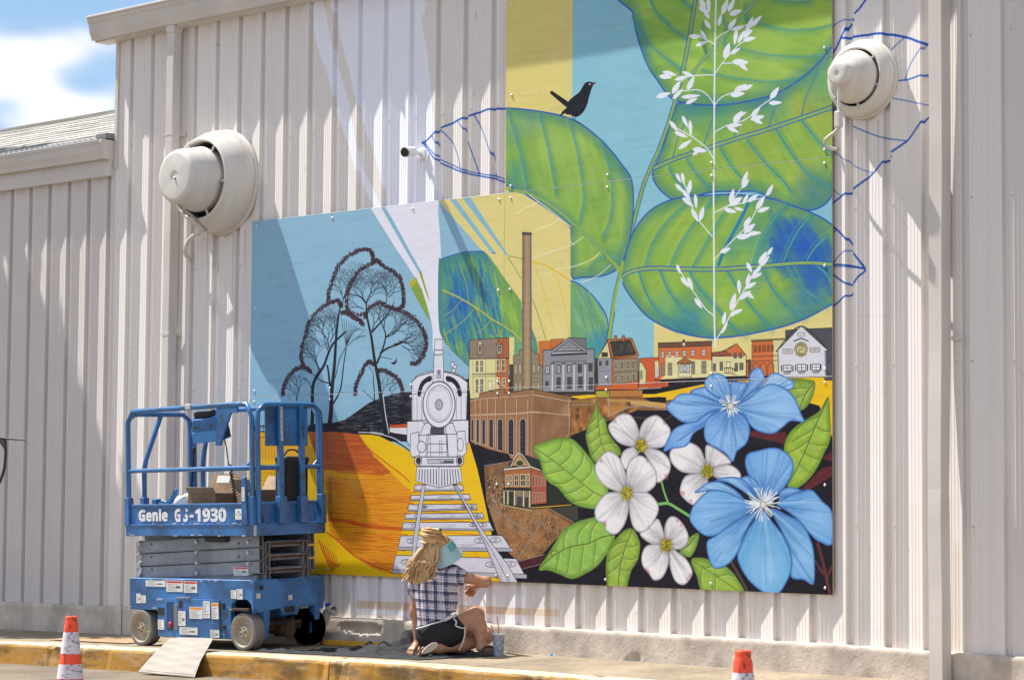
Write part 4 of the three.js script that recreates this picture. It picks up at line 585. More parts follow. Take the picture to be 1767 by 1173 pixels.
  P([[215, 690], [350, 690], [355, 860], [205, 860]]); for (const v of [[[205, 764], [355, 764]], [[205, 828], [355, 826]], [[228, 700], [232, 900]], [[300, 738], [300, 846]], [[316, 738], [316, 846]], [[355, 690], [365, 860]], [[150, 700], [430, 690]], [[205, 690], [195, 880]]]) b.line(T(v), K, 1);
  Oo(164, 786, 32, 42, W, 1.2); Oo(455, 770, 22, 50, W, 1);
  P([[150, 862], [440, 862], [440, 932], [150, 932]]); b.line(T([[160, 932], [430, 932]]), '#6d6d78', 2.4); P([[205, 880], [405, 878], [405, 908], [210, 912]], G, 0.8); b.line(T([[300, 885], [320, 908], [340, 882]]), K, 1.2); P([[335, 890], [400, 890], [400, 905], [335, 905]], '#5a5a66', 0.6);
  Oo(138, 890, 27, 38, W, 1.3); Oo(140, 890, 17, 26, '#35353f', 1); Oo(452, 890, 27, 38, W, 1.3); Oo(450, 890, 17, 26, '#35353f', 1);
  P([[128, 935], [455, 935], [468, 1050], [294, 1092], [122, 1045]]); b.line(T([[294, 940], [294, 1090]]), K, 1.2);
  for (let i = 0; i < 7; i++) { b.line(T([[148 + i * 21, 958], [144 + i * 22, 1040 + i * 5]]), '#4a4a55', 2); b.line(T([[316 + i * 20, 956], [316 + i * 22, 1075 - i * 5]]), '#4a4a55', 2); }
  const R = mulberry(6); for (let i = 0; i < 90; i++) { const p = [70 + R() * 440, 560 + R() * 380]; b.x.globalAlpha = 0.18; b.line(T([p, [p[0] + 2, p[1] + 14]]), '#5a5a66', 0.8); } b.x.globalAlpha = 1;
}
function windows(b, f, list, fill, stroke, w = 0.8, bars = true) { for (const [x0, y0, x1, y1] of list) { b.poly(f(grid(x0, y0, x1, y1)), fill, stroke, w); if (bars) { b.line(f([[(x0 + x1) / 2, y0], [(x0 + x1) / 2, y1]]), stroke, w * 0.7, false); b.line(f([[x0, (y0 + y1) / 2], [x1, (y0 + y1) / 2]]), stroke, w * 0.7, false); } } }
function paintTown(b) {
  const C = frame(800, 570, 4.886), E = frame(920, 550, 6.9), G = frame(1120, 540, 5.522), K = '#2a2119';
  // dark earth under the town, golden road along it
  b.poly([[790, 655], [1000, 640], [1450, 640], [1450, 1045], [870, 1045], [825, 905], [795, 770]], '#15121b');
  b.poly([[980, 684], [1030, 680], [1130, 680], [1230, 660], [1300, 655], [1440, 650], [1440, 760], [1415, 700], [1380, 690], [1150, 690], [1020, 692]], '#e8b80c');
  // brown rock beside the works
  b.poly([[985, 690], [1060, 682], [1140, 688], [1200, 700], [1155, 708], [1100, 708], [1040, 730], [985, 752]], '#8a5c30'); const R0 = mulberry(44);
  b.clip([[985, 690], [1100, 684], [1200, 700], [1100, 708], [1040, 730], [985, 752]], false, () => { for (let i = 0; i < 160; i++) b.soft([985 + R0() * 120, 690 + R0() * 60], 3 + R0() * 6, R0() < 0.4 ? '#d29a5a' : R0() < 0.5 ? '#a85a24' : '#2c1c12', 0.5); });
  b.poly(E([[915, 955], [1160, 960], [1160, 990], [915, 985]]), '#b88a3e'); b.poly(E([[1160, 970], [1330, 975], [1590, 1010], [1590, 1060], [1400, 1045], [1170, 1020]]), '#c29a55'); b.poly(E([[912, 1030], [1160, 1040], [960, 1160], [912, 1165]]), '#b5793a');
  b.line(E([[880, 1165], [1050, 1090], [1230, 1035], [1400, 1050], [1590, 1075]]), '#8f8f95', 1.4); b.line(E([[905, 950], [905, 1170]]), '#a79a88', 1.6); b.line(E([[460, 1030], [710, 1020]]), '#8a8a80', 1.2); b.poly(E([[460, 975], [705, 960], [705, 1000], [460, 1020]]), '#8a6a34');
  b.poly(E([[1310, 940], [1500, 930], [1590, 935], [1590, 1000], [1400, 985]]), '#17141c');
  // tall narrow house
  b.poly(C([[50, 80], [380, 62], [384, 545], [60, 590], [45, 450]]), '#d6cf8e', K, 1); b.poly(C([[50, 80], [290, 66], [290, 235], [50, 240]]), '#8f7d6a', K, 1); b.poly(C([[290, 66], [382, 62], [384, 235], [290, 240]]), '#b05f36', K, 1); b.poly(C([[275, 240], [382, 235], [384, 540], [300, 545], [300, 400], [275, 390]]), '#c2602c');
  b.poly(C([[384, 56], [430, 56], [425, 285], [388, 285]]), '#d9cd86'); b.poly(C([[388, 285], [425, 285], [422, 525], [388, 530]]), '#3f4238');
  for (let i = 0; i < 22; i++) b.line(C([[60 + i * 15, 90], [62 + i * 15, 232]]), '#6f5f50', 0.5); b.line(C([[55, 240], [382, 234]]), K, 1.4); b.line(C([[75, 370], [380, 362]]), '#7f6d5a', 2); b.line(C([[75, 390], [380, 382]]), '#7f6d5a', 1);
  for (const x of [140, 302]) { b.poly(C([[x - 22, 120], [x, 82], [x + 22, 118]]), x > 200 ? '#c8682e' : '#cfc4a8', K, 0.9); b.poly(C(grid(x - 22, 120, x + 22, 205)), '#9a8672', K, 0.8); windows(b, C, [[x - 14, 130, x + 14, 180]], '#3b3440', '#cfc4a8', 0.8); }
  windows(b, C, [[102, 252, 128, 356], [140, 250, 166, 354], [280, 245, 306, 345], [322, 242, 350, 342], [102, 408, 128, 528], [140, 405, 168, 522], [280, 405, 304, 462], [328, 402, 354, 466]], '#443a42', '#e0d8a8', 1.3); b.poly(C(grid(208, 428, 240, 505)), '#e0dcae', K, 0.7); for (const x of [80, 185, 270]) b.line(C([[x, 244], [x + 2, 530]]), '#8f8660', 0.9);
  // stepped brownstone, orange blocks behind
  b.poly(C([[630, 90], [740, 82], [740, 300], [640, 300]]), '#c4702c'); b.poly(E([[215, 245], [380, 235], [290, 330], [215, 360]]), '#c06a34', K, 0.6); b.poly(C([[420, 212], [470, 208], [472, 165], [500, 160], [500, 520], [420, 520]]), '#8f8066', K, 0.9); b.poly(C([[576, 160], [596, 165], [600, 195], [636, 195], [640, 290], [668, 300], [670, 510], [576, 510]]), '#8f8066', K, 0.9);
  windows(b, C, [[430, 288, 452, 370], [466, 284, 490, 368], [582, 284, 604, 360], [620, 290, 640, 350], [434, 436, 454, 512], [468, 432, 488, 510], [582, 436, 600, 500], [622, 436, 640, 500]], '#b2a080', '#4f4534', 0.9, false); for (const y of [250, 268, 385, 400, 420]) b.line(C([[420, y], [500, y - 6], [500, y - 6]]), '#5f543f', 0.7); for (const y of [240, 365, 400]) b.line(C([[576, y], [665, y + 6]]), '#5f543f', 0.7);
  // chimney stack
  b.poly([[901.5, 400], [917.5, 402], [918.5, 674], [901, 676]], '#9b8263'); const cg = b.x; b.poly([[901.5, 402], [905, 402], [904.5, 674], [901, 676]], '#75685a'); b.poly([[909, 402], [912, 402], [912, 674], [909, 674]], '#b08a62'); b.poly([[915, 402], [917.5, 402], [918.5, 674], [915, 674]], '#6b665e'); for (let i = 0; i < 12; i++) b.soft([909, 500 + i * 15], 8, '#c9a878', 0.25); b.poly([[901, 400], [918, 401], [918, 406], [901, 405]], '#4a4744');
  // bank with columns
  b.poly(E([[120, 372], [225, 368], [430, 222], [640, 362], [728, 352], [738, 865], [600, 880], [115, 868]]), '#8a8b92', K, 1.2); b.poly(E([[430, 225], [630, 232], [635, 360]]), '#7a7f80', K, 0.8);
  for (let r = 0; r < 5; r++) { b.line(E([[460 + r * 36, 240 + r * 24], [632, 238 + r * 25]]), '#4c4f54', 0.6); for (let c = 0; c < 4; c++) b.line(E([[500 + c * 40 + (r % 2) * 18, 238 + r * 25], [500 + c * 40 + (r % 2) * 18, 262 + r * 25]]), '#4c4f54', 0.5); }
  b.poly(E([[260, 388], [430, 258], [600, 380]]), '#8f8f94', K, 0.9); for (const v of [[[330, 345], [540, 345]], [[370, 312], [500, 312]], [[400, 285], [460, 285]], [[380, 345], [380, 388]], [[450, 345], [450, 388]], [[520, 345], [520, 388]], [[430, 312], [430, 345]]]) b.line(E(v), '#4a4a50', 0.6);
  b.poly(E([[222, 392], [640, 384], [640, 408], [222, 424]]), '#a5a5ad', K, 0.9); b.line(E([[222, 432], [640, 412]]), '#2b2b30', 3); b.poly(E([[222, 450], [640, 430], [640, 520], [222, 540]]), '#85868c'); b.line(E([[222, 512], [640, 498]]), '#44444a', 0.9);
  windows(b, E, [[148, 555, 196, 655], [284, 548, 328, 650], [410, 545, 456, 640], [536, 540, 582, 640], [664, 530, 708, 622], [284, 700, 328, 820], [412, 695, 460, 830], [540, 690, 590, 820], [668, 700, 715, 838], [150, 745, 184, 805]], '#4d4e52', '#2d2d31', 0.9); windows(b, E, [[290, 555, 322, 645], [416, 552, 450, 635], [152, 560, 192, 650]], '#b0b1b4', '#55555a', 0.7);
  for (const x of [236, 366, 496, 626]) { b.poly(E([[x - 16, 540], [x + 14, 536], [x + 14, 858], [x - 18, 862]]), '#c3c4cc', '#5a5a60', 0.7); b.line(E([[x - 22, 535], [x + 20, 530]]), '#4a4a50', 2.4); b.line(E([[x + 10, 545], [x + 10, 858]]), '#85868c', 1.6); }
  b.poly(E([[200, 870], [745, 862], [745, 905], [400, 905]]), '#6b5a3f'); b.line(E([[250, 884], [745, 884]]), '#15121b', 2.6);
  // house with the big dark roof
  b.poly(E([[738, 470], [770, 468], [772, 860], [742, 860]]), '#34342f'); b.poly(E([[768, 478], [890, 250], [940, 470], [940, 800], [776, 800]]), '#8d8e98', K, 1); b.poly(E([[768, 470], [890, 270], [930, 470]]), '#cdc589', K, 0.9); b.poly(E([[940, 470], [1255, 450], [1255, 840], [750, 845], [748, 800], [940, 800]]), '#c9622a'); b.poly(E([[955, 480], [1250, 468], [1252, 740], [960, 770]]), '#8b8064', K, 0.8);
  b.poly(E([[885, 245], [1180, 228], [1265, 438], [945, 470]]), '#c06a34', K, 1); b.poly(E([[918, 272], [1160, 250], [1232, 422], [962, 452]]), '#34322f', K, 0.9); for (let i = 0; i < 40; i++) b.soft([E([[930 + R0() * 270, 280 + R0() * 150]])[0][0], E([[930, 280 + R0() * 150]])[0][1]], 4, '#5a584c', 0.3);
  for (const x of [985, 1080]) { b.poly(E([[x - 16, 200], [x + 16, 198], [x + 14, 270], [x - 14, 272]]), '#b8683c', K, 0.9); } b.poly(E([[820, 402], [890, 402], [892, 448], [822, 452]]), '#3d3a2c', K, 0.7);
  windows(b, E, [[790, 505, 818, 556], [868, 500, 898, 552]], '#5a5240', '#3c3830', 0.8); windows(b, E, [[975, 512, 1000, 600], [1050, 508, 1078, 598], [1115, 505, 1142, 592], [1184, 500, 1212, 592], [972, 675, 1002, 750], [1052, 668, 1080, 744], [1118, 662, 1144, 740], [1188, 655, 1218, 736]], '#3a3630', '#b0a684', 0.9); b.line(E([[960, 640], [1250, 615]]), '#5a5240', 1.2); b.line(E([[776, 630], [935, 618]]), '#6a6a72', 0.8);
  // orange row, cream gable
  b.poly(E([[1262, 470], [1500, 458], [1530, 800], [1262, 840]]), '#c9562a', K, 0.7); b.poly(E([[1268, 512], [1300, 520], [1350, 610], [1345, 780], [1270, 782]]), '#d2cb8e', K, 0.8); b.poly(E([[1450, 500], [1500, 495], [1508, 705], [1455, 705]]), '#d2cb8e', K, 0.6); b.poly(E([[1460, 585], [1500, 580], [1502, 705], [1465, 705]]), '#b9bcc8'); b.poly(E([[1256, 826], [1530, 812], [1530, 828], [1256, 840]]), '#a09a94'); windows(b, E, [[1282, 620, 1304, 720]], '#a9a878', '#4a4a3a', 0.7);
  b.poly(E([[750, 858], [915, 854], [915, 935], [750, 940]]), '#a79e34', K, 0.8); b.poly(E([[918, 852], [1308, 845], [1308, 930], [918, 935]]), '#b9793c', K, 0.8); for (let i = 0; i < 26; i++) b.line(E([[930 + i * 15, 855], [930 + i * 15, 930]]), '#8f5a2c', 0.5);
  // long inn and cottage
  b.poly(G([[92, 285], [600, 268], [600, 610], [60, 640], [100, 600]]), '#cf6a34', K, 1); b.poly(G([[160, 440], [180, 400], [420, 440], [600, 450], [600, 610], [110, 630], [160, 590]]), '#d8cf95'); b.poly(G([[90, 286], [600, 268], [600, 310], [92, 332]]), '#6b4a36', K, 0.9); b.poly(G([[320, 275], [335, 250], [352, 275], [352, 316], [320, 316]]), '#c9c1a0', K, 0.9); b.poly(G([[316, 282], [335, 248], [356, 280]]), '#3a302a');
  windows(b, G, [[120, 366, 146, 428], [186, 364, 212, 420], [254, 360, 284, 416], [324, 356, 354, 412], [406, 350, 436, 410], [508, 346, 540, 408]], '#cfcfc8', '#4a4038', 0.9); windows(b, G, [[124, 482, 156, 590], [184, 478, 222, 590], [412, 462, 440, 578], [506, 460, 548, 572]], '#8f8a72', '#4a4438', 0.9);
  b.poly(G([[272, 472], [342, 424], [414, 464], [414, 476], [272, 486]]), '#a8653a', K, 0.9); b.poly(G(grid(284, 480, 410, 612)), '#d8d0a0', K, 0.8); b.poly(G(grid(298, 488, 392, 566)), '#b9bab8', '#4a4a3a', 1.1); b.path(G(oval(345, 528, 20, 28))); b.x.strokeStyle = '#55554a'; b.x.lineWidth = b.k; b.x.stroke();
  b.poly(G([[605, 380], [700, 365], [840, 292], [930, 402], [930, 600], [605, 610]]), '#d8cf95', K, 1); b.poly(G([[605, 380], [735, 358], [840, 292], [925, 400], [900, 410], [760, 412], [605, 412]]), '#cc6a38', K, 0.8); b.poly(G([[605, 376], [740, 362], [790, 398], [610, 412]]), '#8f5236', K, 0.7); windows(b, G, [[812, 382, 838, 430], [862, 380, 888, 428], [616, 484, 640, 552], [680, 468, 706, 546], [822, 478, 850, 552], [868, 476, 902, 540]], '#77736a', '#3a3630', 0.9); b.poly(G(grid(742, 466, 776, 520)), '#e4dfb8', K, 0.7); b.line(G([[720, 526], [780, 520], [838, 545]]), K, 1.4); b.line(G([[724, 570], [800, 578], [836, 590]]), K, 1); for (let i = 0; i < 6; i++) b.line(G([[726 + i * 18, 528], [726 + i * 18, 572]]), K, 0.7);
  b.poly(G([[932, 445], [978, 440], [982, 612], [940, 612]]), '#5a4432'); b.poly(G([[932, 470], [950, 470], [950, 612], [936, 612]]), '#c25a2c');
  b.poly(G([[985, 272], [1185, 262], [1190, 600], [985, 600]]), '#cc6c36', K, 0.9); b.poly(G([[1182, 258], [1300, 250], [1300, 560], [1190, 600]]), '#cfc78a', K, 0.8); for (let i = 0; i < 16; i++) b.path(G(oval(985 + i * 20, 262 - i * 1, 9, 6, 10))), b.x.strokeStyle = K, b.x.lineWidth = 0.8 * b.k, b.x.stroke(); windows(b, G, [[1004, 315, 1028, 372], [1046, 312, 1070, 370], [1088, 310, 1112, 366], [1130, 308, 1154, 364], [1168, 306, 1190, 362]], '#b05a2c', '#5a3020', 0.9); b.line(G([[985, 415], [1230, 405]]), '#5a3020', 1); b.line(G([[985, 460], [1230, 452]]), '#5a3020', 1); for (const x of [1025, 1095, 1165]) { b.path(G([[x - 28, 600], [x - 28, 500], [x - 18, 482], [x, 474], [x + 18, 482], [x + 28, 500], [x + 28, 600]]), false); b.x.strokeStyle = '#5a3020'; b.x.lineWidth = 1.1 * b.k; b.x.stroke(); }
  // white gabled hall with a round emblem
  b.poly(G([[1305, 165], [1420, 155], [1760, 140], [1760, 640], [1680, 640], [1680, 370], [1305, 260]]), '#4b4c52', K, 0.9); b.poly(G([[1222, 362], [1456, 122], [1720, 362], [1684, 362], [1700, 610], [1240, 610], [1234, 362]]), '#cfcfd6', K, 1.2); b.line(G([[1218, 366], [1456, 124], [1724, 366]]), '#35353c', 1.8);
  b.path(G(oval(1454, 346, 64, 70, 8)), true); b.x.fillStyle = '#c4b888'; b.x.fill(); b.x.strokeStyle = '#6a6040'; b.x.lineWidth = 1.2 * b.k; b.x.stroke(); b.line(G([[1432, 310], [1470, 312], [1462, 346], [1436, 352], [1438, 384], [1476, 386]]), '#7a7048', 1.6); b.path(G(oval(1454, 346, 46, 52, 20))); b.x.stroke();
  b.poly(G([[1382, 262], [1454, 234], [1526, 262], [1526, 272], [1454, 246], [1382, 274]]), '#2a2a30'); b.poly(G(grid(1422, 188, 1488, 222)), '#c6c6cc', '#55555c', 0.7); windows(b, G, [[1280, 345, 1372, 386], [1538, 330, 1632, 372]], '#c9c4b8', '#5a5a60', 0.9); windows(b, G, [[1284, 498, 1360, 552], [1418, 490, 1500, 548], [1560, 488, 1636, 545]], '#e0e0e4', '#3a3a42', 1.2); for (const [x0, x1, y] of [[1268, 1376, 500], [1402, 1516, 492], [1546, 1644, 486]]) for (const x of [x0, x1]) b.poly(G(grid(x - 5, y, x + 5, y + 58)), '#2c2c33'); for (const [x, y] of [[1322, 566], [1460, 562], [1598, 558]]) b.poly(G([[x - 38, y], [x + 38, y - 6], [x + 20, y + 14], [x - 20, y + 16]]), '#a9a9ae', '#3a3a42', 0.7);
  b.line(G([[1684, 380], [1690, 610]]), '#8f98b4', 2.4); b.poly(G([[40, 640], [560, 612], [1000, 620], [960, 640], [500, 680], [120, 720], [190, 650]]), '#1f1b24'); b.poly(G([[0, 660], [190, 650], [190, 700], [0, 720]]), '#b9532a');
  // brick works
  b.poly(C([[55, 580], [135, 570], [138, 530], [350, 485], [355, 530], [580, 495], [908, 560], [905, 880], [700, 1000], [560, 1090], [430, 1100], [360, 1060], [200, 1000], [58, 940]]), '#9a6c48', K, 1.2); b.poly(C([[580, 495], [908, 560], [905, 900], [640, 1100], [580, 1080]]), '#8c6242'); b.poly(C([[560, 500], [604, 505], [604, 1080], [560, 1080]]), '#a27550', '#5a4030', 0.8);
  for (let i = 0; i < 46; i++) b.line(C([[578, 520 + i * 12], [604, 524 + i * 12]]), '#6a4a34', 0.6); b.line(C([[580, 540], [900, 600]]), '#c9ae94', 1.4); b.line(C([[560, 690], [604, 690], [900, 715]]), '#c4a68a', 2); b.line(C([[60, 716], [450, 700], [560, 690]]), '#c4a68a', 2); b.line(C([[60, 600], [140, 578], [560, 548]]), '#b99c84', 1.4); b.line(C([[906, 600], [890, 610], [885, 880], [760, 920]]), '#c9b49c', 1.1);
  for (const x of [100, 142, 202, 272, 358, 450, 545]) { b.line(C([[x, 580], [x, 960 + (x - 100) * 0.2]]), '#c2a184', 1.7); b.line(C([[x + 6, 580], [x + 6, 960 + (x - 100) * 0.2]]), '#6a4a34', 0.8); }
  for (const [x, w, y0, y1] of [[76, 11, 745, 935], [121, 12, 745, 950], [171, 14, 745, 965], [234, 18, 742, 988], [310, 21, 742, 1015], [402, 23, 742, 1050], [502, 25, 740, 1060]]) { b.path(C([[x - w, y1 - 6], [x - w, y0 + w * 1.2], [x - w * 0.7, y0 + w * 0.4], [x, y0], [x + w * 0.7, y0 + w * 0.4], [x + w, y0 + w * 1.2], [x + w, y1 + 6]])); b.x.fillStyle = '#232430'; b.x.fill(); b.x.strokeStyle = '#d0b094'; b.x.lineWidth = 1.2 * b.k; b.x.stroke(); for (let i = 1; i < 8; i++) b.line(C([[x - w, y0 + i * (y1 - y0) / 8], [x + w, y0 + i * (y1 - y0) / 8]]), '#545a6c', 0.6); b.line(C([[x, y0], [x, y1]]), '#545a6c', 0.6); }
  for (let i = 0; i < 60; i++) b.soft(C([[620 + R0() * 270, 560 + R0() * 420]])[0], 6 + R0() * 8, R0() < 0.5 ? '#b58a64' : '#6a4630', 0.22);
}
function paintRocks(b) {
  const D = frame(840, 760, 4.69), K = '#1a1412', R = mulberry(55);
  b.poly(D([[-30, 60], [180, 110], [200, 160], [-20, 220]]), '#1a161f'); b.line(D([[-20, 205], [205, 168]]), '#8f8780', 1.4);
  b.poly(D([[-20, 215], [190, 170], [140, 420], [130, 520], [60, 640], [0, 500]]), '#7a5a3c'); b.poly(D([[30, 530], [110, 515], [370, 560], [500, 545], [700, 660], [600, 760], [440, 935], [250, 975], [130, 860], [60, 680]]), '#94683f');
  b.clip(D([[-20, 215], [190, 170], [150, 420], [370, 560], [500, 545], [700, 660], [600, 760], [440, 935], [250, 975], [130, 860], [0, 500]]), false, () => {
    for (let i = 0; i < 420; i++) b.soft(D([[R() * 700 - 10, 180 + R() * 790]])[0], 3 + R() * 9, ['#c9985e', '#b9855a', '#5a4028', '#8f5a34', '#d2a878', '#3a2a20', '#b06a3a'][Math.floor(R() * 7)], 0.30);
    for (let i = 0; i < 900; i++) { const p = D([[R() * 700 - 10, 180 + R() * 790]])[0], [x, y] = b.at(p); b.x.globalAlpha = 0.7; b.x.fillStyle = R() < 0.5 ? '#2a2018' : R() < 0.5 ? '#d8b88c' : '#6a4a34'; b.x.beginPath(); b.x.arc(x, y, (0.3 + R() * 0.9) * b.k, 0, 7); b.x.fill(); } b.x.globalAlpha = 1;
    for (let i = 0; i < 150; i++) { const p = D([[R() * 150, 280 + R() * 320]])[0], [x, y] = b.at(p); b.x.globalAlpha = 0.6; b.x.fillStyle = R() < 0.6 ? '#231a20' : '#c4aa98'; b.x.beginPath(); b.x.arc(x, y, (0.6 + R() * 1.3) * b.k, 0, 7); b.x.fill(); } b.x.globalAlpha = 1;
    for (let i = 0; i < 160; i++) { const p = D([[470 + R() * 100, 620 + R() * 320]])[0], [x, y] = b.at(p); b.x.globalAlpha = 0.5; b.x.fillStyle = '#3a2c1c'; b.x.beginPath(); b.x.arc(x, y, (0.5 + R()) * b.k, 0, 7); b.x.fill(); } b.x.globalAlpha = 1;
  });
  b.poly(D([[20, 560], [90, 500], [140, 610], [60, 670]]), '#9a7450', '#5a4430', 0.7); for (const v of [[[15, 535], [200, 650], [370, 755]], [[440, 670], [350, 810], [240, 975]], [[420, 615], [485, 725]], [[40, 535], [140, 440]]]) { b.line(D(v), '#6a5444', 2.6, false); b.line(D(v), '#a89684', 1.3, false); }
  b.poly(D([[490, 545], [740, 530], [745, 640], [690, 665]]), '#3b3a30'); b.line(D([[495, 548], [700, 662]]), '#8f7a44', 2); b.line(D([[490, 556], [695, 672]]), '#5a2a28', 1.6);
  b.poly(D([[255, 985], [470, 925], [450, 1000], [290, 1035]]), '#4a1c22'); b.line(D([[258, 980], [470, 922]]), '#8f8780', 1); b.line(D([[290, 1040], [440, 1002]]), '#8a8080', 0.9);
  // little brick block in front
  b.poly(D([[485, 360], [640, 410], [720, 520], [490, 520]]), '#2a2a26'); b.poly(D([[265, 100], [430, 160], [445, 220], [360, 215]]), '#2d302f', K, 0.9); b.poly(D([[200, 208], [265, 105], [350, 205]]), '#b98a5a', K, 0.9); b.line(D([[195, 212], [265, 104], [356, 210]]), '#c9c4b4', 1.8); b.path(D(oval(270, 184, 30, 26, 18))); b.x.fillStyle = '#3f4038'; b.x.fill(); b.x.strokeStyle = '#cbb48a'; b.x.lineWidth = b.k; b.x.stroke();
  b.poly(D([[140, 240], [360, 220], [360, 385], [145, 385]]), '#a5623a', K, 0.9); b.poly(D([[360, 218], [485, 255], [488, 510], [360, 520]]), '#a4523c', K, 0.9); b.poly(D([[138, 226], [355, 205], [440, 236], [440, 248], [358, 222], [140, 244]]), '#cbc6b2', K, 0.7); b.poly(D([[145, 385], [360, 385], [360, 545], [140, 510]]), '#8a7a5c', K, 0.9); b.line(D([[140, 390], [360, 400]]), '#1f2420', 3.4);
  windows(b, D, [[156, 282, 174, 372], [190, 280, 208, 370], [226, 276, 258, 370], [276, 274, 314, 370], [328, 272, 348, 370]], '#3d4440', '#d6c69a', 1.2); windows(b, D, [[374, 285, 388, 370], [400, 288, 412, 368], [424, 292, 436, 368], [448, 294, 458, 366], [468, 298, 476, 366], [372, 420, 384, 505], [396, 420, 408, 500], [420, 420, 430, 496], [444, 420, 454, 492], [466, 420, 474, 490]], '#5a3a30', '#d0a284', 0.9, false);
  b.poly(D(grid(150, 412, 166, 505)), '#33352e'); b.poly(D(grid(182, 414, 220, 520)), '#33352e'); b.poly(D(grid(245, 455, 290, 525)), '#4a4048'); b.poly(D(grid(310, 460, 338, 535)), '#3b3a32'); for (const x of [142, 172, 226, 300, 350]) b.poly(D(grid(x - 6, 405, x + 6, 545 - (350 - x) * 0.14)), '#cdc7a4', '#55503c', 0.7);
  b.line(D([[105, 515], [240, 545], [370, 566]]), '#a79c62', 2); b.poly(D([[362, 540], [690, 516], [690, 526], [362, 552]]), '#c9a81e', K, 0.6); b.line(D([[362, 530], [660, 512]]), '#3a1c1c', 2.2);
}
function paintFlowers(b) {
  const H = frame(910, 690, 3.555), I = frame(1140, 620, 2.826), LT = ['#a9cc58', '#86b23f', '#b7b93c', '#78a848', '#9cc37a', '#8fae2f'];
  b.poly(I([[440, 350], [615, 355], [620, 420], [560, 400], [440, 375]]), '#5a1f26'); b.poly(I([[690, 635], [790, 530], [840, 520], [840, 570], [720, 640]]), '#5c2028'); b.poly(I([[790, 480], [840, 450], [840, 500]]), '#5c2028'); b.line(I([[770, 900], [800, 1010], [830, 1150]]), '#5c2a2a', 5); b.line(I([[840, 1010], [815, 1060]]), '#5c2a2a', 4); b.line(I([[755, 980], [800, 1050]]), '#5c2a2a', 3); b.line(I([[345, 985], [400, 1080], [440, 1160]]), '#4f4038', 4);
  b.line(H([[630, 105], [720, 110], [830, 125], [890, 95]]), '#4a3a1c', 2);
  dogLeaf(b, I([[610, 105], [660, 95], [720, 100], [755, 112], [748, 170], [720, 225], [680, 248], [640, 200], [610, 150]]), I([[755, 112], [710, 170], [680, 248]]), [I([[735, 140], [690, 140], [650, 145]]), I([[715, 170], [680, 180], [655, 200]])], '#8ca52c', 201, LT);
  dogLeaf(b, I([[820, 185], [828, 260], [832, 380], [800, 460], [760, 540], [710, 600], [660, 630], [622, 615], [640, 540], [606, 450], [620, 380], [660, 330], [720, 290], [780, 250]]), I([[820, 190], [770, 300], [720, 420], [680, 510], [622, 615]]), [I([[780, 280], [720, 300], [670, 340]]), I([[755, 340], [700, 370], [650, 400]]), I([[735, 390], [680, 430], [625, 460]]), I([[760, 330], [800, 350], [830, 350]]), I([[730, 410], [780, 420], [815, 420]]), I([[705, 460], [750, 480], [785, 490]]), I([[680, 510], [710, 540], [740, 560]])], '#98b82c', 202, LT);
  dogLeaf(b, H([[432, 0], [440, 70], [480, 120], [500, 200], [540, 260], [572, 300], [570, 340], [500, 340], [440, 390], [400, 360], [375, 290], [362, 220], [380, 140], [410, 70]]), H([[432, 0], [440, 140], [455, 250], [490, 350]]), [H([[438, 100], [405, 130], [380, 150]]), H([[442, 160], [400, 190], [370, 210]]), H([[448, 220], [410, 250], [378, 270]]), H([[456, 270], [425, 310], [400, 340]]), H([[440, 130], [465, 110], [480, 115]]), H([[448, 220], [490, 210], [505, 215]]), H([[460, 275], [510, 265], [540, 270]])], '#9ab43a', 203, LT);
  dogLeaf(b, H([[38, 292], [100, 262], [180, 236], [270, 238], [320, 275], [360, 320], [400, 370], [430, 420], [470, 480], [500, 560], [470, 620], [430, 665], [360, 662], [290, 640], [240, 600], [190, 540], [140, 510], [100, 460], [80, 380]]), H([[45, 296], [130, 350], [220, 420], [310, 490], [400, 560], [480, 600]]), [H([[130, 350], [200, 300], [220, 250]]), H([[200, 405], [270, 340], [275, 270]]), H([[270, 460], [330, 400], [350, 330]]), H([[330, 510], [390, 450], [400, 400]]), H([[160, 375], [120, 385], [85, 380]]), H([[230, 430], [180, 440], [110, 460]]), H([[290, 480], [230, 510], [160, 515]]), H([[350, 525], [290, 560], [220, 580]]), H([[410, 570], [360, 610], [280, 625]])], '#93c244', 204, LT);
  dogLeaf(b, H([[72, 1040], [120, 960], [170, 880], [220, 800], [290, 755], [370, 730], [440, 722], [500, 760], [540, 830], [520, 900], [480, 960], [430, 1020], [370, 1060], [280, 1098], [200, 1070], [130, 1045]]), H([[75, 1038], [160, 960], [260, 905], [380, 880], [470, 840], [540, 830]]), [H([[160, 960], [150, 930], [190, 930]]), H([[230, 920], [230, 850], [250, 800]]), H([[310, 893], [320, 820], [370, 760]]), H([[390, 880], [400, 800], [440, 740]]), H([[200, 940], [190, 1000], [180, 1050]]), H([[270, 905], [260, 980], [250, 1060]]), H([[350, 890], [340, 970], [330, 1050]]), H([[430, 860], [420, 930], [410, 1010]])], '#86b944', 205, LT);
  dogLeaf(b, H([[650, 792], [685, 850], [695, 900], [680, 980], [640, 1050], [620, 1120], [600, 1180], [500, 1180], [488, 1100], [485, 1010], [500, 920], [540, 860], [600, 800]]), H([[645, 800], [600, 920], [570, 1040], [560, 1170]]), [H([[620, 870], [560, 880], [520, 910]]), H([[600, 930], [550, 960], [500, 990]]), H([[585, 990], [540, 1040], [495, 1070]]), H([[610, 900], [650, 900], [680, 890]]), H([[590, 970], [630, 980], [670, 970]]), H([[575, 1040], [610, 1050], [635, 1050]])], '#93ad33', 206, LT);
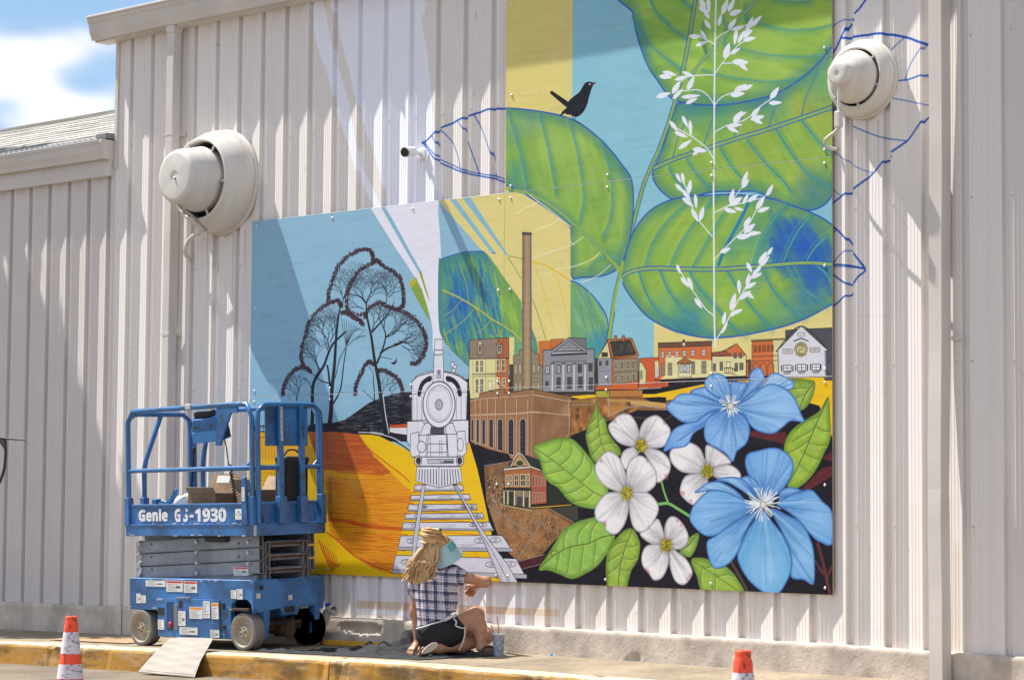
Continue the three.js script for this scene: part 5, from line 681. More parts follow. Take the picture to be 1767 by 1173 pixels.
  dogLeaf(b, I([[152, 980], [200, 968], [260, 985], [320, 1010], [370, 1060], [415, 1150], [330, 1150], [210, 1135], [180, 1060]]), I([[155, 982], [230, 1030], [320, 1090], [410, 1150]]), [I([[220, 1020], [260, 1010], [300, 1020]]), I([[280, 1060], [330, 1050], [360, 1060]]), I([[210, 1015], [200, 1060], [200, 1100]]), I([[270, 1055], [270, 1100], [270, 1135]])], '#93b032', 207, LT);
  dogLeaf(b, I([[95, 935], [130, 880], [185, 848], [185, 890], [165, 940], [140, 965]]), I([[100, 935], [140, 905], [184, 855]]), [], '#7fb04a', 208, LT);
  b.line(H([[826, 500], [845, 570], [868, 632]]), '#6fae52', 3.6); b.line(H([[810, 640], [868, 636], [930, 670], [1010, 720]]), '#74b457', 4.4);
  // dogwood
  const DW = '#d9d6d6', dk = '#8d8892', lt = '#efeded';
  const dog = (f, c, petals, seed) => { petals.forEach((p, i) => petal(b, f(p), f([c])[0], DW, dk, lt, seed + i, 30)); const R = mulberry(seed); const [cx, cy] = f([c])[0]; b.soft([cx, cy], 17, '#4a4420', 0.7); b.blob(oval(cx, cy, 9.5, 11.5, 14), '#8f8420'); for (let i = 0; i < 70; i++) { const a = R() * 6.28, r = Math.sqrt(R()) * 10; const [x, y] = b.at([cx + Math.cos(a) * r, cy + Math.sin(a) * r * 1.15]); b.x.fillStyle = R() < 0.4 ? '#55500f' : R() < 0.6 ? '#c7b52c' : '#a3982a'; b.x.beginPath(); b.x.arc(x, y, (0.6 + R() * 0.8) * b.k, 0, 7); b.x.fill(); } };
  const blush = (f, list) => { for (const [x, y] of list) { b.soft(f([[x, y]])[0], 4.5, '#b4606c', 0.6); } };
  dog(H, [700, 280], [[[580, 400], [578, 350], [600, 310], [650, 288], [700, 285], [680, 340], [640, 390], [620, 430]], [[690, 285], [760, 295], [830, 320], [875, 370], [880, 430], [850, 480], [800, 505], [770, 420], [730, 340]], [[692, 280], [640, 285], [570, 265], [520, 215], [500, 160], [530, 125], [570, 90], [630, 90], [670, 140], [690, 210]], [[695, 280], [690, 200], [720, 130], [770, 98], [810, 100], [850, 140], [880, 180], [875, 240], [840, 285], [770, 295]]], 301); blush(H, [[845, 140], [855, 465], [540, 130], [860, 480]]);
  dog(I, [232, 545], [[[228, 540], [222, 480], [226, 420], [270, 435], [320, 470], [345, 505], [290, 520]], [[230, 545], [280, 520], [340, 515], [385, 545], [390, 580], [330, 590], [270, 575]], [[228, 552], [180, 555], [125, 570], [100, 620], [105, 665], [160, 710], [200, 690], [230, 640]], [[228, 545], [160, 555], [100, 545], [55, 500], [50, 450], [90, 415], [140, 405], [190, 430], [215, 480]]], 311); blush(I, [[115, 655], [150, 690], [105, 650]]);
  dog(H, [614, 572], [[[612, 570], [550, 560], [480, 530], [430, 470], [418, 410], [440, 365], [480, 322], [520, 318], [570, 360], [600, 430], [612, 500]], [[618, 572], [610, 480], [620, 400], [660, 350], [710, 345], [760, 390], [795, 450], [790, 520], [740, 565], [680, 578]], [[610, 575], [540, 565], [480, 580], [430, 640], [416, 690], [430, 740], [480, 760], [485, 800], [540, 825], [590, 780], [620, 700], [625, 630]], [[625, 575], [690, 565], [750, 575], [800, 630], [808, 680], [785, 740], [770, 790], [710, 815], [660, 790], [635, 720], [628, 640]]], 321); blush(H, [[455, 375], [740, 375], [478, 752], [785, 745], [775, 768], [750, 780]]);
  dog(H, [856, 892], [[[850, 890], [760, 880], [695, 825], [740, 790], [800, 730], [830, 780], [845, 840]], [[858, 890], [845, 800], [860, 740], [890, 715], [930, 730], [970, 780], [992, 840], [970, 900], [910, 918]], [[850, 892], [790, 885], [730, 900], [704, 960], [712, 1020], [745, 1060], [780, 1105], [830, 1090], [865, 1020], [870, 950]], [[866, 900], [920, 930], [980, 980], [1015, 1050], [1000, 1100], [960, 1135], [910, 1110], [880, 1030], [875, 960]]], 331); blush(H, [[925, 740], [950, 770], [730, 1040], [745, 1055], [985, 1100], [1000, 1080]]);
  // clematis
  const B1 = '#6ca3dc', B1d = '#2f62a8', B1l = '#a8ccf0', pet = (f, c, p, s, base = B1) => petal(b, f(p), f([c])[0], base, B1d, B1l, s, 44);
  const c1 = [345, 235];
  pet(I, c1, [[350, 210], [345, 115], [390, 112], [425, 115], [410, 160], [380, 200]], 401, '#5d95d4'); pet(I, c1, [[345, 225], [300, 215], [240, 190], [150, 165], [170, 145], [225, 135], [260, 150], [320, 180]], 402, '#5a92d2');
  pet(I, c1, [[340, 210], [290, 190], [230, 150], [218, 110], [245, 75], [290, 70], [325, 95], [345, 150]], 403); pet(I, c1, [[385, 205], [430, 120], [440, 70], [480, 38], [508, 80], [495, 120], [440, 170]], 404, '#5f98d8'); pet(I, c1, [[390, 215], [440, 165], [495, 130], [530, 80], [560, 65], [610, 85], [655, 115], [630, 150], [560, 130], [480, 165]], 405, '#94bde6');
  pet(I, c1, [[360, 235], [430, 190], [510, 130], [560, 122], [620, 150], [660, 195], [690, 270], [703, 305], [640, 300], [600, 330], [550, 362], [480, 350], [440, 320], [410, 275]], 406, '#78aede'); pet(I, c1, [[330, 240], [250, 195], [170, 170], [100, 170], [60, 200], [30, 232], [60, 270], [110, 305], [170, 305], [240, 265]], 407); pet(I, c1, [[300, 245], [240, 255], [180, 300], [120, 315], [60, 350], [18, 445], [60, 435], [130, 420], [165, 360], [220, 325], [260, 280]], 408, '#568fd6');
  pet(I, c1, [[345, 245], [280, 255], [230, 290], [215, 340], [225, 400], [280, 435], [320, 460], [355, 498], [375, 450], [420, 410], [438, 350], [425, 300], [395, 265]], 409, '#6ea4de');
  const stam = (f, [cx, cy], rx, ry, n, s) => { const R = mulberry(s); for (let i = 0; i < n; i++) { const a = R() * 6.28, r = 0.5 + R() * 0.55, p = [cx + Math.cos(a) * rx * r, cy + Math.sin(a) * ry * r]; b.line(f([[cx + Math.cos(a) * 12, cy + Math.sin(a) * 12], [lerp(cx, p[0], 0.7) + (R() - 0.5) * 10, lerp(cy, p[1], 0.7) + (R() - 0.5) * 10], p]), R() < 0.3 ? '#7d92ac' : '#d8dde0', 0.9 + R() * 0.7); } b.blob(f(oval(cx, cy + 4, 15, 17, 12)), '#cfcdbf', '#77746a', 1); };
  stam(I, [343, 225], 58, 56, 60, 7);
  const c2 = [503, 705];
  pet(I, c2, [[580, 690], [585, 650], [620, 625], [690, 640], [640, 670], [590, 695]], 421, '#4f8fc8'); pet(I, c2, [[500, 680], [440, 640], [390, 590], [430, 568], [470, 590], [495, 640]], 422, '#4f90cc'); pet(I, c2, [[470, 690], [400, 640], [330, 600], [270, 590], [330, 575], [390, 580], [440, 620]], 423, '#5a9ad2'); pet(I, c2, [[420, 700], [370, 640], [300, 600], [240, 600], [200, 625], [172, 650], [250, 640], [330, 660]], 424, '#78b2dc');
  pet(I, c2, [[510, 680], [470, 600], [430, 560], [415, 500], [430, 460], [480, 445], [540, 432], [590, 440], [640, 480], [650, 530], [630, 590], [590, 640], [540, 680]], 425, '#5b9ad6'); pet(I, c2, [[570, 705], [640, 660], [700, 640], [745, 640], [790, 690], [840, 750], [840, 898], [780, 890], [740, 860], [680, 790], [620, 740]], 426, '#5c9ad2'); pet(I, c2, [[470, 710], [400, 680], [320, 645], [250, 640], [200, 670], [160, 720], [145, 780], [180, 830], [230, 862], [290, 850], [350, 800], [430, 750]], 427, '#63a3da');
  pet(I, c2, [[540, 730], [620, 760], [690, 800], [735, 880], [752, 960], [750, 1092], [700, 1075], [640, 1060], [640, 960], [600, 850]], 428, '#5c9cd0'); pet(I, c2, [[480, 740], [420, 760], [340, 810], [270, 860], [230, 890], [235, 960], [265, 1018], [330, 1000], [380, 940], [410, 860], [440, 800]], 429, '#5a9cd4'); pet(I, c2, [[505, 740], [450, 800], [410, 870], [378, 965], [420, 1060], [480, 1120], [540, 1150], [590, 1130], [640, 1030], [636, 950], [600, 860], [545, 790]], 430, '#5fa4d6');
  b.clip(I([[505, 740], [450, 800], [378, 965], [480, 1120], [590, 1130], [640, 1030], [600, 860]]), true, () => { b.soft(I([[505, 880]])[0], 26, '#4a93b0', 0.22); b.soft(I([[520, 960]])[0], 26, '#559cb8', 0.18); });
  stam(I, [503, 705], 92, 84, 95, 9);
}
function paintMural(b) { paintSky(b); paintPlume(b); paintLeaves(b); paintTrees(b); paintField(b); paintTown(b); paintRocks(b); paintTrain(b); paintWheat(b); paintBird(b); paintFlowers(b); }

const SHX = [-3.172, -0.190, 2.887], SHY = [0.537, 2.035, 3.556, 5.08];
{
  const mural = thing('mural', 'big painted mural of a locomotive, a brick town, blue flowers and green leaves', 'mural', [0, 0, 0]);
  const edge = std({ color: lin(0.55, 0.38, 0.26), roughness: 0.6 }), bare = std({ color: lin(0.6, 0.6, 0.58), roughness: 0.5 }), screwM = std({ color: lin(0.75, 0.73, 0.68), roughness: 0.35, metalness: 0.5 }), sg = new THREE.SphereGeometry(0.011, 8, 5).scale(1, 1, 0.55);
  for (const [i, j] of [[0, 0], [1, 0], [0, 1], [1, 1], [1, 2]]) {
    const x0 = SHX[i] + (i ? 0.001 : 0), x1 = SHX[i + 1] - (i ? 0 : 0.001), y0 = SHY[j] + 0.001, y1 = SHY[j + 1] - 0.002, w = x1 - x0, h = y1 - y0, s = 1960 / w, b = new Brush(1960, Math.round(h * s), x0, y1, s);
    paintMural(b);
    { const im = b.x.getImageData(0, 0, b.c.width, b.c.height), q = im.data; for (let k = 0; k < q.length; k += 4) { const l = q[k] * 0.3 + q[k + 1] * 0.59 + q[k + 2] * 0.11, gr = clamp((q[k + 1] - Math.max(q[k], q[k + 2])) / 60, 0, 1), s = 0.94 - gr * 0.05, m = 1 - gr * 0.015; q[k] = (l + (q[k] - l) * s) * m; q[k + 1] = (l + (q[k + 1] - l) * s) * m; q[k + 2] = (l + (q[k + 2] - l) * s) * m; } b.x.putImageData(im, 0, 0); } // paints mixed down, as the pigments are
    const R = mulberry(i * 7 + j); b.x.setTransform(1, 0, 0, 1, 0, 0); for (let k = 0; k < 700; k++) { b.x.globalAlpha = 0.018; b.x.fillStyle = R() < 0.5 ? '#fff' : '#000'; b.x.fillRect(R() * 1960, R() * b.c.height, 20 + R() * 160, 4 + R() * 26); } b.x.globalAlpha = 1;
    const m = phy({ map: b.texture(), roughness: 0.48, specularIntensity: 0.45 });
    const g = new THREE.PlaneGeometry(w, h, 24, 12), p = g.attributes.position; g.translate((x0 + x1) / 2, (y0 + y1) / 2, 0); // the thin sheets buckle a little
    for (let k = 0; k < p.count; k++) { const X = p.getX(k), Y = p.getY(k), e = Math.min(X - x0, x1 - X, Y - y0, y1 - Y); p.setZ(k, 0.0125 + 0.004 * sstep(0, 0.4, e) * (fbm(X * 1.3 + 4, Y * 1.3, 3, 3) - 0.5) + (j === 0 ? 0.003 : j === 1 ? 0.0015 : 0)); }
    g.computeVertexNormals(); const sh = mesh('mural_sheet', g, m, mural);
    mesh('sheet_edge', [between(x0, x1, y0, y0 + 0.004, 0.002, 0.0115, 0), between(x0, x0 + 0.004, y0 + 0.0045, y1 - 0.0045, 0.002, 0.0115, 0), between(x1 - 0.004, x1, y0 + 0.0045, y1 - 0.0045, 0.002, 0.0115, 0)], edge, sh);
    { const zf = 0.0132 + (j === 0 ? 0.003 : j === 1 ? 0.0015 : 0), q = new THREE.PlaneGeometry(w, 0.0052); q.rotateX(-0.785); q.translate((x0 + x1) / 2, y1 - 0.0005, zf - 0.0018); mesh('cut_edge', q, bare, sh); }
    for (const fx of [0.02, 0.34, 0.66, 0.98]) for (const fy of [0.03, 0.97]) { const q = mesh('screw', sg, screwM, sh); q.position.set(lerp(x0, x1, fx), lerp(y0, y1, fy), 0.016); }
    for (const fx of [0.02, 0.98]) { const q = mesh('screw', sg, screwM, sh); q.position.set(lerp(x0, x1, fx), lerp(y0, y1, 0.5), 0.016); }
  }
}

// ------------------------------------------------------------------ spun metal exhaust fans on the wall
M.spun = phy({ color: lin(0.80, 0.77, 0.74), roughness: 0.38, metalness: 0.0, specularIntensity: 0.7, map: grain(256, (u, v) => { const k = 0.9 + (fbm(u * 5, v * 5, 44, 5, 5) - 0.5) * 0.12; return [k, k * 0.99, k * 0.97]; }, 2, true) });
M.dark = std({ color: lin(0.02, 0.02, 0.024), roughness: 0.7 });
M.galv = std({ color: lin(0.5, 0.5, 0.5), roughness: 0.4, metalness: 0.6 });
const axisZ = (g) => g.rotateX(Math.PI / 2); // lathe axis y -> z
{
  const v = thing('exhaust_fan', 'large round white exhaust fan with a blunt drum cap left of the mural', 'exhaust fan', [-3.58, 3.93, 0]);
  mesh('wall_flange', axisZ(lathe([[0.30, -0.02], [0.462, -0.02], [0.468, 0.006], [0.455, 0.018], [0.44, 0.02]], 56)), M.spun, v);
  mesh('shroud', axisZ(lathe([[0.44, 0.0], [0.452, 0.05], [0.450, 0.10], [0.446, 0.104], [0.436, 0.15], [0.41, 0.20], [0.406, 0.205], [0.385, 0.25], [0.365, 0.282], [0.352, 0.29], [0.342, 0.284], [0.336, 0.27], [0.335, 0.20]], 56)), M.spun, v);
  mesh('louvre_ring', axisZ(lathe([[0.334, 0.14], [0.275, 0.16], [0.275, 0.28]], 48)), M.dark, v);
  for (let k = 0; k < 6; k++) { const a = k * 1.0472 + 0.4; mesh('bracket', [box(0.022, 0.11, 0.02, 0, 0.295, 0.282, 0.003).rotateZ(a)], M.galv, v); }
  mesh('drum_cap', axisZ(lathe([[0.270, 0.17], [0.284, 0.275], [0.288, 0.286], [0.283, 0.297], [0.274, 0.345], [0.268, 0.350], [0.263, 0.385], [0.252, 0.455], [0.238, 0.515], [0.222, 0.543], [0.192, 0.556], [0.05, 0.559], [0.048, 0.553], [0, 0.553]], 56)), M.spun, v);
  mesh('cap_bolt', [new THREE.SphereGeometry(0.014, 10, 6).translate(0.01, -0.02, 0.559)], M.galv, v);
  mesh('power_lead', [tube([[-0.02, -0.19, 0.51], [-0.01, -0.26, 0.48], [0.02, -0.32, 0.38], [0.0, -0.36, 0.30], [-0.02, -0.43, 0.16]], 0.012, 30, 8)], std({ color: lin(0.35, 0.33, 0.3), roughness: 0.6 }), v);
  mesh('conduit', [tube([[-0.08, -0.42, 0.14], [-0.16, -0.445, 0.14], [-0.26, -0.47, 0.13], [-0.37, -0.53, 0.10], [-0.43, -0.61, 0.06], [-0.44, -0.66, 0.0]], 0.018, 40, 8), rod([-0.10, -0.40, 0.15], [-0.17, -0.455, 0.14], 0.026, 0.026, 12)], M.spun, v);
  const w = thing('exhaust_fan', 'smaller stepped exhaust fan with a nose cone right of the mural over blue outlines', 'exhaust fan', [3.14, 4.06, 0]);
  mesh('wall_flange', axisZ(lathe([[0.17, -0.02], [0.272, -0.02], [0.278, 0.004], [0.268, 0.014], [0.25, 0.016]], 56)), M.spun, w);
  mesh('shroud', axisZ(lathe([[0.258, 0.0], [0.264, 0.03], [0.255, 0.06], [0.235, 0.09], [0.213, 0.108], [0.203, 0.112], [0.197, 0.106], [0.195, 0.06]], 56)), M.spun, w);
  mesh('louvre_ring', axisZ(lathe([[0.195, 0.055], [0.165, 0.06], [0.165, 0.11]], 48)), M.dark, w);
  for (let k = 0; k < 6; k++) { const a = k * 1.0472 + 0.15; mesh('bracket', [box(0.016, 0.05, 0.016, 0, 0.185, 0.108, 0.002).rotateZ(a)], M.galv, w); }
  mesh('nose_cone', axisZ(lathe([[0.172, 0.06], [0.182, 0.12], [0.184, 0.128], [0.174, 0.14], [0.160, 0.17], [0.150, 0.20], [0.125, 0.215], [0.120, 0.232], [0.098, 0.25], [0.086, 0.262], [0.084, 0.30], [0.078, 0.316], [0.062, 0.322], [0.02, 0.324], [0.018, 0.318], [0, 0.318]], 56)), M.spun, w);
  mesh('conduit', [rod([0, -0.07, 0.30], [0, -0.27, 0.30], 0.009), between(-0.022, 0.022, -0.37, -0.26, 0.275, 0.325, 0.008), tube([[0, -0.36, 0.29], [-0.06, -0.385, 0.25], [-0.16, -0.40, 0.18], [-0.235, -0.415, 0.12], [-0.262, -0.435, 0.075], [-0.25, -0.455, 0.03], [-0.225, -0.462, 0.0]], 0.013, 50, 8)], M.spun, w);
}
{ // bullet camera on its arm
  const c = thing('security_camera', 'small white bullet security camera with a black lens on a wall arm', 'camera', [-1.12, 3.955, 0]), wm = phy({ color: lin(0.78, 0.78, 0.8), roughness: 0.4 });
  mesh('mount', [axisZ(new THREE.CylinderGeometry(0.045, 0.05, 0.03, 24)).translate(0, 0, 0.005), rod([0, 0, 0.01], [0.0, 0.0, 0.10], 0.02, 0.018), new THREE.SphereGeometry(0.028, 14, 10).translate(0, 0, 0.105)], wm, c);
  mesh('camera_body', [rod([0, 0.0, 0.09], [0.03, -0.022, 0.215], 0.033, 0.035, 24)], wm, c); mesh('sun_shield', [rod([0, 0.006, 0.10], [0.031, -0.016, 0.232], 0.0375, 0.0385, 24)], wm, c);
  mesh('lens', [rod([0.0312, -0.0185, 0.220], [0.0338, -0.0204, 0.2335], 0.0365, 0.0365, 24)], phy({ color: lin(0.012, 0.012, 0.014), roughness: 0.12 }), c);
}

// ------------------------------------------------------------------ the scissor lift
M.blue = phy({ color: lin(0.040, 0.185, 0.47), roughness: 0.42, clearcoat: 0.25, clearcoatRoughness: 0.35, map: grain(512, (u, v) => { const s = sstep(0.70, 0.76, fbm(u * 26, v * 26, 7, 4, 26)), k = 0.84 + (fbm(u * 6, v * 6, 2, 5, 6) - 0.5) * 0.75; return [k + s * 0.25, k + s * 0.22, k + s * 0.1]; }, 0.9, true), bumpMap: bumpLump, bumpScale: 0.0015 });
M.blueRail = phy({ color: lin(0.026, 0.185, 0.50), roughness: 0.36, clearcoat: 0.4, clearcoatRoughness: 0.3, map: grain(512, (u, v) => { const s = sstep(0.66, 0.70, fbm(u * 30, v * 30, 19, 4, 30)), k = 0.88 + (fbm(u * 8, v * 8, 3, 4, 8) - 0.5) * 0.3; return [lerp(k, 0.95, s), lerp(k, 0.6, s), lerp(k, 0.25, s)]; }, 1, true) });
M.grey = std({ color: lin(0.35, 0.37, 0.41), roughness: 0.5, metalness: 0.2, map: grain(256, (u, v) => { const k = 0.85 + (fbm(u * 8, v * 8, 29, 5, 8) - 0.5) * 0.4; return [k, k, k]; }, 1, true) });
M.rust = std({ color: lin(0.12, 0.07, 0.045), roughness: 0.9, map: concreteMap });
M.black = std({ color: lin(0.022, 0.022, 0.025), roughness: 0.75 });
const SX = -2.775, SZ = 0.575;
{
  const lift = thing('scissor_lift', 'blue scissor lift folded low with a railed platform, parked beside the wall', 'scissor lift', [SX, groundY(SX, SZ) + 0.004, SZ]);
  lift.rotation.set(0.028, 0, 0.0165);
  const LX = (px) => -0.789 + (px - 225) * 0.00736, LY = (py) => 0.56 - (py - 1002) / 211;
  // chassis: side outline with both wheel arches, then the end apron
  const arch = (cx, top, w, n = 7) => Array.from({ length: n }, (_, i) => { const a = Math.PI * (1 - i / (n - 1)); return [cx + w * Math.cos(a), Math.min(top, 0.30 + (top - 0.30) * 1.35 * Math.sin(a))]; });
  const side = [[-0.785, 0.30], [-0.785, 0.555], [-0.775, 0.562], [0.76, 0.562], [0.785, 0.54], [0.785, 0.30], [0.775, 0.30], ...arch(0.64, 0.405, 0.132).reverse(), [0.507, 0.095], [0.497, 0.085], [-0.38, 0.085], [-0.39, 0.11], [-0.40, 0.26], [-0.43, 0.30]];
  const body = mesh('chassis', [prism(side, 0.05, 0.005).translate(0, 0, 0.33), prism(side, 0.05, 0.005).translate(0, 0, -0.38), between(-0.785, 0.785, 0.515, 0.558, -0.335, 0.335, 0.003), between(-0.785, -0.745, 0.31, 0.52, -0.335, 0.335, 0.003), between(-0.70, 0.50, 0.12, 0.30, -0.24, 0.24, 0.01)], M.blue, lift);
  const apron = [[-0.375, 0.335], [-0.33, 0.30], [-0.20, 0.315], [-0.10, 0.325], [-0.075, 0.265], [0.085, 0.265], [0.11, 0.33], [0.26, 0.325], [0.34, 0.345], [0.375, 0.37], [0.375, 0.562], [0.10, 0.562], [0.06, 0.535], [-0.10, 0.535], [-0.14, 0.562], [-0.375, 0.562]];
  mesh('end_apron', [prism(apron, 0.03, 0.004).rotateY(Math.PI / 2).translate(0.765, 0, 0)], M.blue, lift);
  mesh('tow_pocket', [between(0.790, 0.799, 0.275, 0.385, -0.06, 0.075, 0.003)], M.blue, lift); mesh('tow_slot', [between(0.796, 0.803, 0.29, 0.335, -0.045, 0.06, 0.002)], M.dark, lift);
  for (const z of [-0.30, 0.24]) mesh('wheel_guard', [prism([[0.70, 0.33], [0.79, 0.33], [0.80, 0.28], [0.775, 0.10], [0.72, 0.10], [0.735, 0.26]], 0.05, 0.003).translate(0, 0, z - 0.025)], M.blue, lift);
  mesh('steering_linkage', [rod([0.62, 0.165, -0.25], [0.62, 0.165, 0.25], 0.03), rod([0.70, 0.20, -0.20], [0.70, 0.20, 0.20], 0.016), between(0.50, 0.72, 0.11, 0.23, -0.14, 0.02, 0.02), rod([0.58, 0.14, -0.05], [0.74, 0.14, -0.05], 0.055)], M.rust, lift);
  mesh('step_bar', [between(0.54, 0.735, 0.315, 0.338, 0.36, 0.392, 0.004)], M.rust, lift);
  mesh('corner_lamp', [rod([0.785, 0.50, 0.30], [0.797, 0.50, 0.30], 0.022, 0.022, 18)], M.black, lift);
  // wheels: grey solid tyres on dusty cream rims
  const tyreM = std({ color: lin(0.30, 0.29, 0.285), roughness: 0.9, map: concreteMap, bumpMap: bumpFine, bumpScale: 0.002 }), rimM = std({ color: lin(0.52, 0.47, 0.38), roughness: 0.7, map: concreteMap });
  for (const [x, z] of [[0.655, 0.325], [-0.64, 0.325], [0.655, -0.325], [-0.64, -0.325]]) {
    const w = new THREE.Group(); w.name = 'wheel'; w.position.set(x, 0.150, z); lift.add(w); const s = Math.sign(z), turn = (g) => axisZ(g).scale(1, 1, s);
    mesh('tyre', turn(lathe([[0.11, -0.06], [0.14, -0.06], [0.149, -0.05], [0.151, 0.045], [0.148, 0.056], [0.138, 0.061], [0.122, 0.0605]], 44)), tyreM, w);
    mesh('rim', turn(lathe([[0.122, 0.060], [0.117, 0.058], [0.112, 0.035], [0.10, 0.026], [0.07, 0.024], [0.052, 0.03], [0.048, 0.046], [0.04, 0.05], [0.016, 0.05], [0.014, 0.056], [0, 0.056]], 40)), rimM, w);
    for (let k = 0; k < 5; k++) { const a = k * 1.2566; mesh('wheel_bolt', turn(new THREE.CylinderGeometry(0.006, 0.006, 0.012, 6).translate(0.032 * Math.cos(a), 0.054, 0.032 * Math.sin(a))), M.rust, w); }
  }
  // battery door, pocket of controls, stickers
  const zs = 0.3805, P = (x0, y0, x1, y1, d = 0.004) => between(LX(x0), LX(x1), LY(y1), LY(y0), zs - 0.002, zs + d, Math.min(0.002, d / 2.2));
  mesh('side_door', [P(277.5, 1036, 384, 1102, 0.008)], M.blue, lift);
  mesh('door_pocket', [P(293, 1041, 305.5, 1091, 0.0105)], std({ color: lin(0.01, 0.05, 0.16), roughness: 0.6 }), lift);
  mesh('control_strip', [P(306, 1046, 313, 1090, 0.012)], std({ color: lin(0.16, 0.16, 0.17), roughness: 0.6 }), lift);
  mesh('stop_button', [new THREE.SphereGeometry(0.024, 16, 10).scale(1, 1, 0.6).translate(LX(300), LY(1081), zs + 0.014)], phy({ color: lin(0.45, 0.02, 0.03), roughness: 0.35 }), lift);
  for (const r of [[278, 1052, 289, 1065], [386, 1041, 391.5, 1052], [386, 1079, 392, 1084], [315, 1039, 321, 1052]]) mesh('vent_slot', [P(...r, 0.0112)], M.dark, lift);
  mesh('door_hinge', [P(310, 1033, 334, 1036, 0.014), P(276, 1037, 288, 1040, 0.012)], M.grey, lift);
  // printed stickers: heading bar and lines of small print
  const decal = (head, seed) => { const c = document.createElement('canvas'); c.width = c.height = 96; const x = c.getContext('2d'), R = mulberry(seed); x.fillStyle = '#dcdcd8'; x.fillRect(0, 0, 96, 96); if (head) { x.fillStyle = head; x.fillRect(4, 4, 88, 18); } x.fillStyle = '#55555a'; for (let y = head ? 30 : 10; y < 90; y += 9) x.fillRect(8, y, 30 + R() * 50, 3); if (seed % 2) { x.fillStyle = '#6a6a70'; x.fillRect(56, 44, 26, 22); } const t = new THREE.CanvasTexture(c); t.colorSpace = THREE.SRGBColorSpace; return std({ map: t, roughness: 0.6 }); };
  const D = [decal('#c23a32', 1), decal('#e08a2c', 2), decal(null, 3), decal(null, 4)];
  const stick = (x0, y0, x1, y1, m, z = zs, d = 0.003) => { const g = new THREE.BoxGeometry(LX(x1) - LX(x0), LY(y0) - LY(y1), d); g.translate((LX(x0) + LX(x1)) / 2, (LY(y0) + LY(y1)) / 2, z + d / 2); mesh('sticker', g, D[m], lift); };
  stick(256, 1005.5, 291, 1016, 2); stick(292.5, 1005, 321, 1024, 0); stick(323, 1005.5, 346, 1025, 0); stick(238.5, 1029, 246, 1045.5, 2); stick(247, 1032, 255.5, 1045, 3);
  for (const [a, m] of [[[333.5, 1049, 356, 1069], 1], [[357, 1039, 368.5, 1067.5], 3], [[371.5, 1041, 383, 1068.5], 1], [[314, 1057, 326.5, 1082], 2], [[278, 1073, 289, 1090], 3], [[316, 1084.5, 347, 1097], 2], [[368.5, 1087, 383.5, 1100], 2]]) stick(...a, m, zs + 0.0085);
  stick(403, 1019, 412, 1033, 3); stick(413, 1017, 422, 1034, 2);
  for (const [z0, y0, y1] of [[0.335, 0.415, 0.455], [0.0, 0.385, 0.425]]) { const g = new THREE.BoxGeometry(0.003, y1 - y0, 0.04); g.translate(0.8015 + (z0 > 0.1 ? -0.005 : 0), (y0 + y1) / 2, z0); mesh('sticker', g, D[3], lift); }
  // scissor arms: stacked hollow beams with pins across
  const hollow = (x0, x1, y, z, tilt) => { const L = x1 - x0, t = 0.006, h = 0.098, w = 0.05, g = [box(L, t, w, 0, h / 2 - t / 2, 0, 0.001), box(L, t, w, 0, -h / 2 + t / 2, 0, 0.001), box(L, h - 2 * t - 0.001, t, 0, 0, w / 2 - t / 2, 0.001), box(L, h - 2 * t - 0.001, t, 0, 0, -w / 2 + t / 2, 0.001)]; return g.map((q) => q.rotateZ(tilt).translate((x0 + x1) / 2, y, z)); };
  for (let k = 0; k < 3; k++) for (const [z, s] of [[0.275, 1], [0.205, -1], [-0.205, -1], [-0.275, 1]]) mesh('scissor_arm', hollow(-0.79 + (s < 0 ? 0.03 : 0), 0.775, 0.628 + k * 0.106, z, s * 0.040), M.grey, lift);
  for (const z of [0.29, -0.29]) mesh('scissor_arm', [box(1.3, 0.05, 0.04, 0.06, 0.572, z * 0.9, 0.004)], M.grey, lift);
  for (let k = 0; k < 3; k++) { mesh('cross_pin', [rod([0.735, 0.628 + k * 0.106, -0.19], [0.735, 0.628 + k * 0.106, 0.19], 0.027)], M.grey, lift); mesh('cross_pin', [rod([0.755, 0.628 + k * 0.106, -0.275], [0.755, 0.628 + k * 0.106, 0.275], 0.012)], M.rust, lift); mesh('cross_pin', [rod([-0.72, 0.63 + k * 0.106, -0.31], [-0.72, 0.63 + k * 0.106, 0.31], 0.02)], M.galv, lift); }
  for (let k = 0; k < 4; k++) for (const [x, r] of [[-0.73, 0.026], [0.02, 0.02], [0.66, 0.02]]) mesh('pivot_bolt', [rod([x, 0.60 + k * 0.085 + (x < 0 ? -0.01 : 0.006), 0.28], [x, 0.60 + k * 0.085 + (x < 0 ? -0.01 : 0.006), 0.325], r, r * 0.75, 8)], M.galv, lift);
  mesh('arm_hole', [0, 1, 2].flatMap((k) => [-0.58, 0.53].map((x) => rod([x, 0.628 + k * 0.106 + (x > 0 ? 0.01 : 0), 0.297], [x, 0.628 + k * 0.106 + (x > 0 ? 0.01 : 0), 0.3035], 0.009))), M.dark, lift).userData = { kind: 'stuff' };
  mesh('end_stop', [between(-0.83, -0.75, 0.57, 0.80, 0.18, 0.25, 0.01)], M.grey, lift);
  stick(396, 980.5, 420, 995, 0, 0.302);
  mesh('deck_wear_pad', [between(0.15, 0.42, 0.86, 0.915, 0.22, 0.35, 0.02)], M.black, lift);
  // platform: deck tray, kick boards, lettering
  mesh('platform_deck', [between(-0.825, 0.825, 0.91, 1.0, -0.38, 0.38, 0.006), between(-0.822, 0.822, 0.998, 1.006, -0.385, 0.385, 0.003)], M.blue, lift);
  mesh('worn_corner', [between(0.805, 0.8262, 0.912, 0.998, 0.3615, 0.3812, 0.004)], std({ color: lin(0.42, 0.42, 0.43), roughness: 0.6 }), lift);
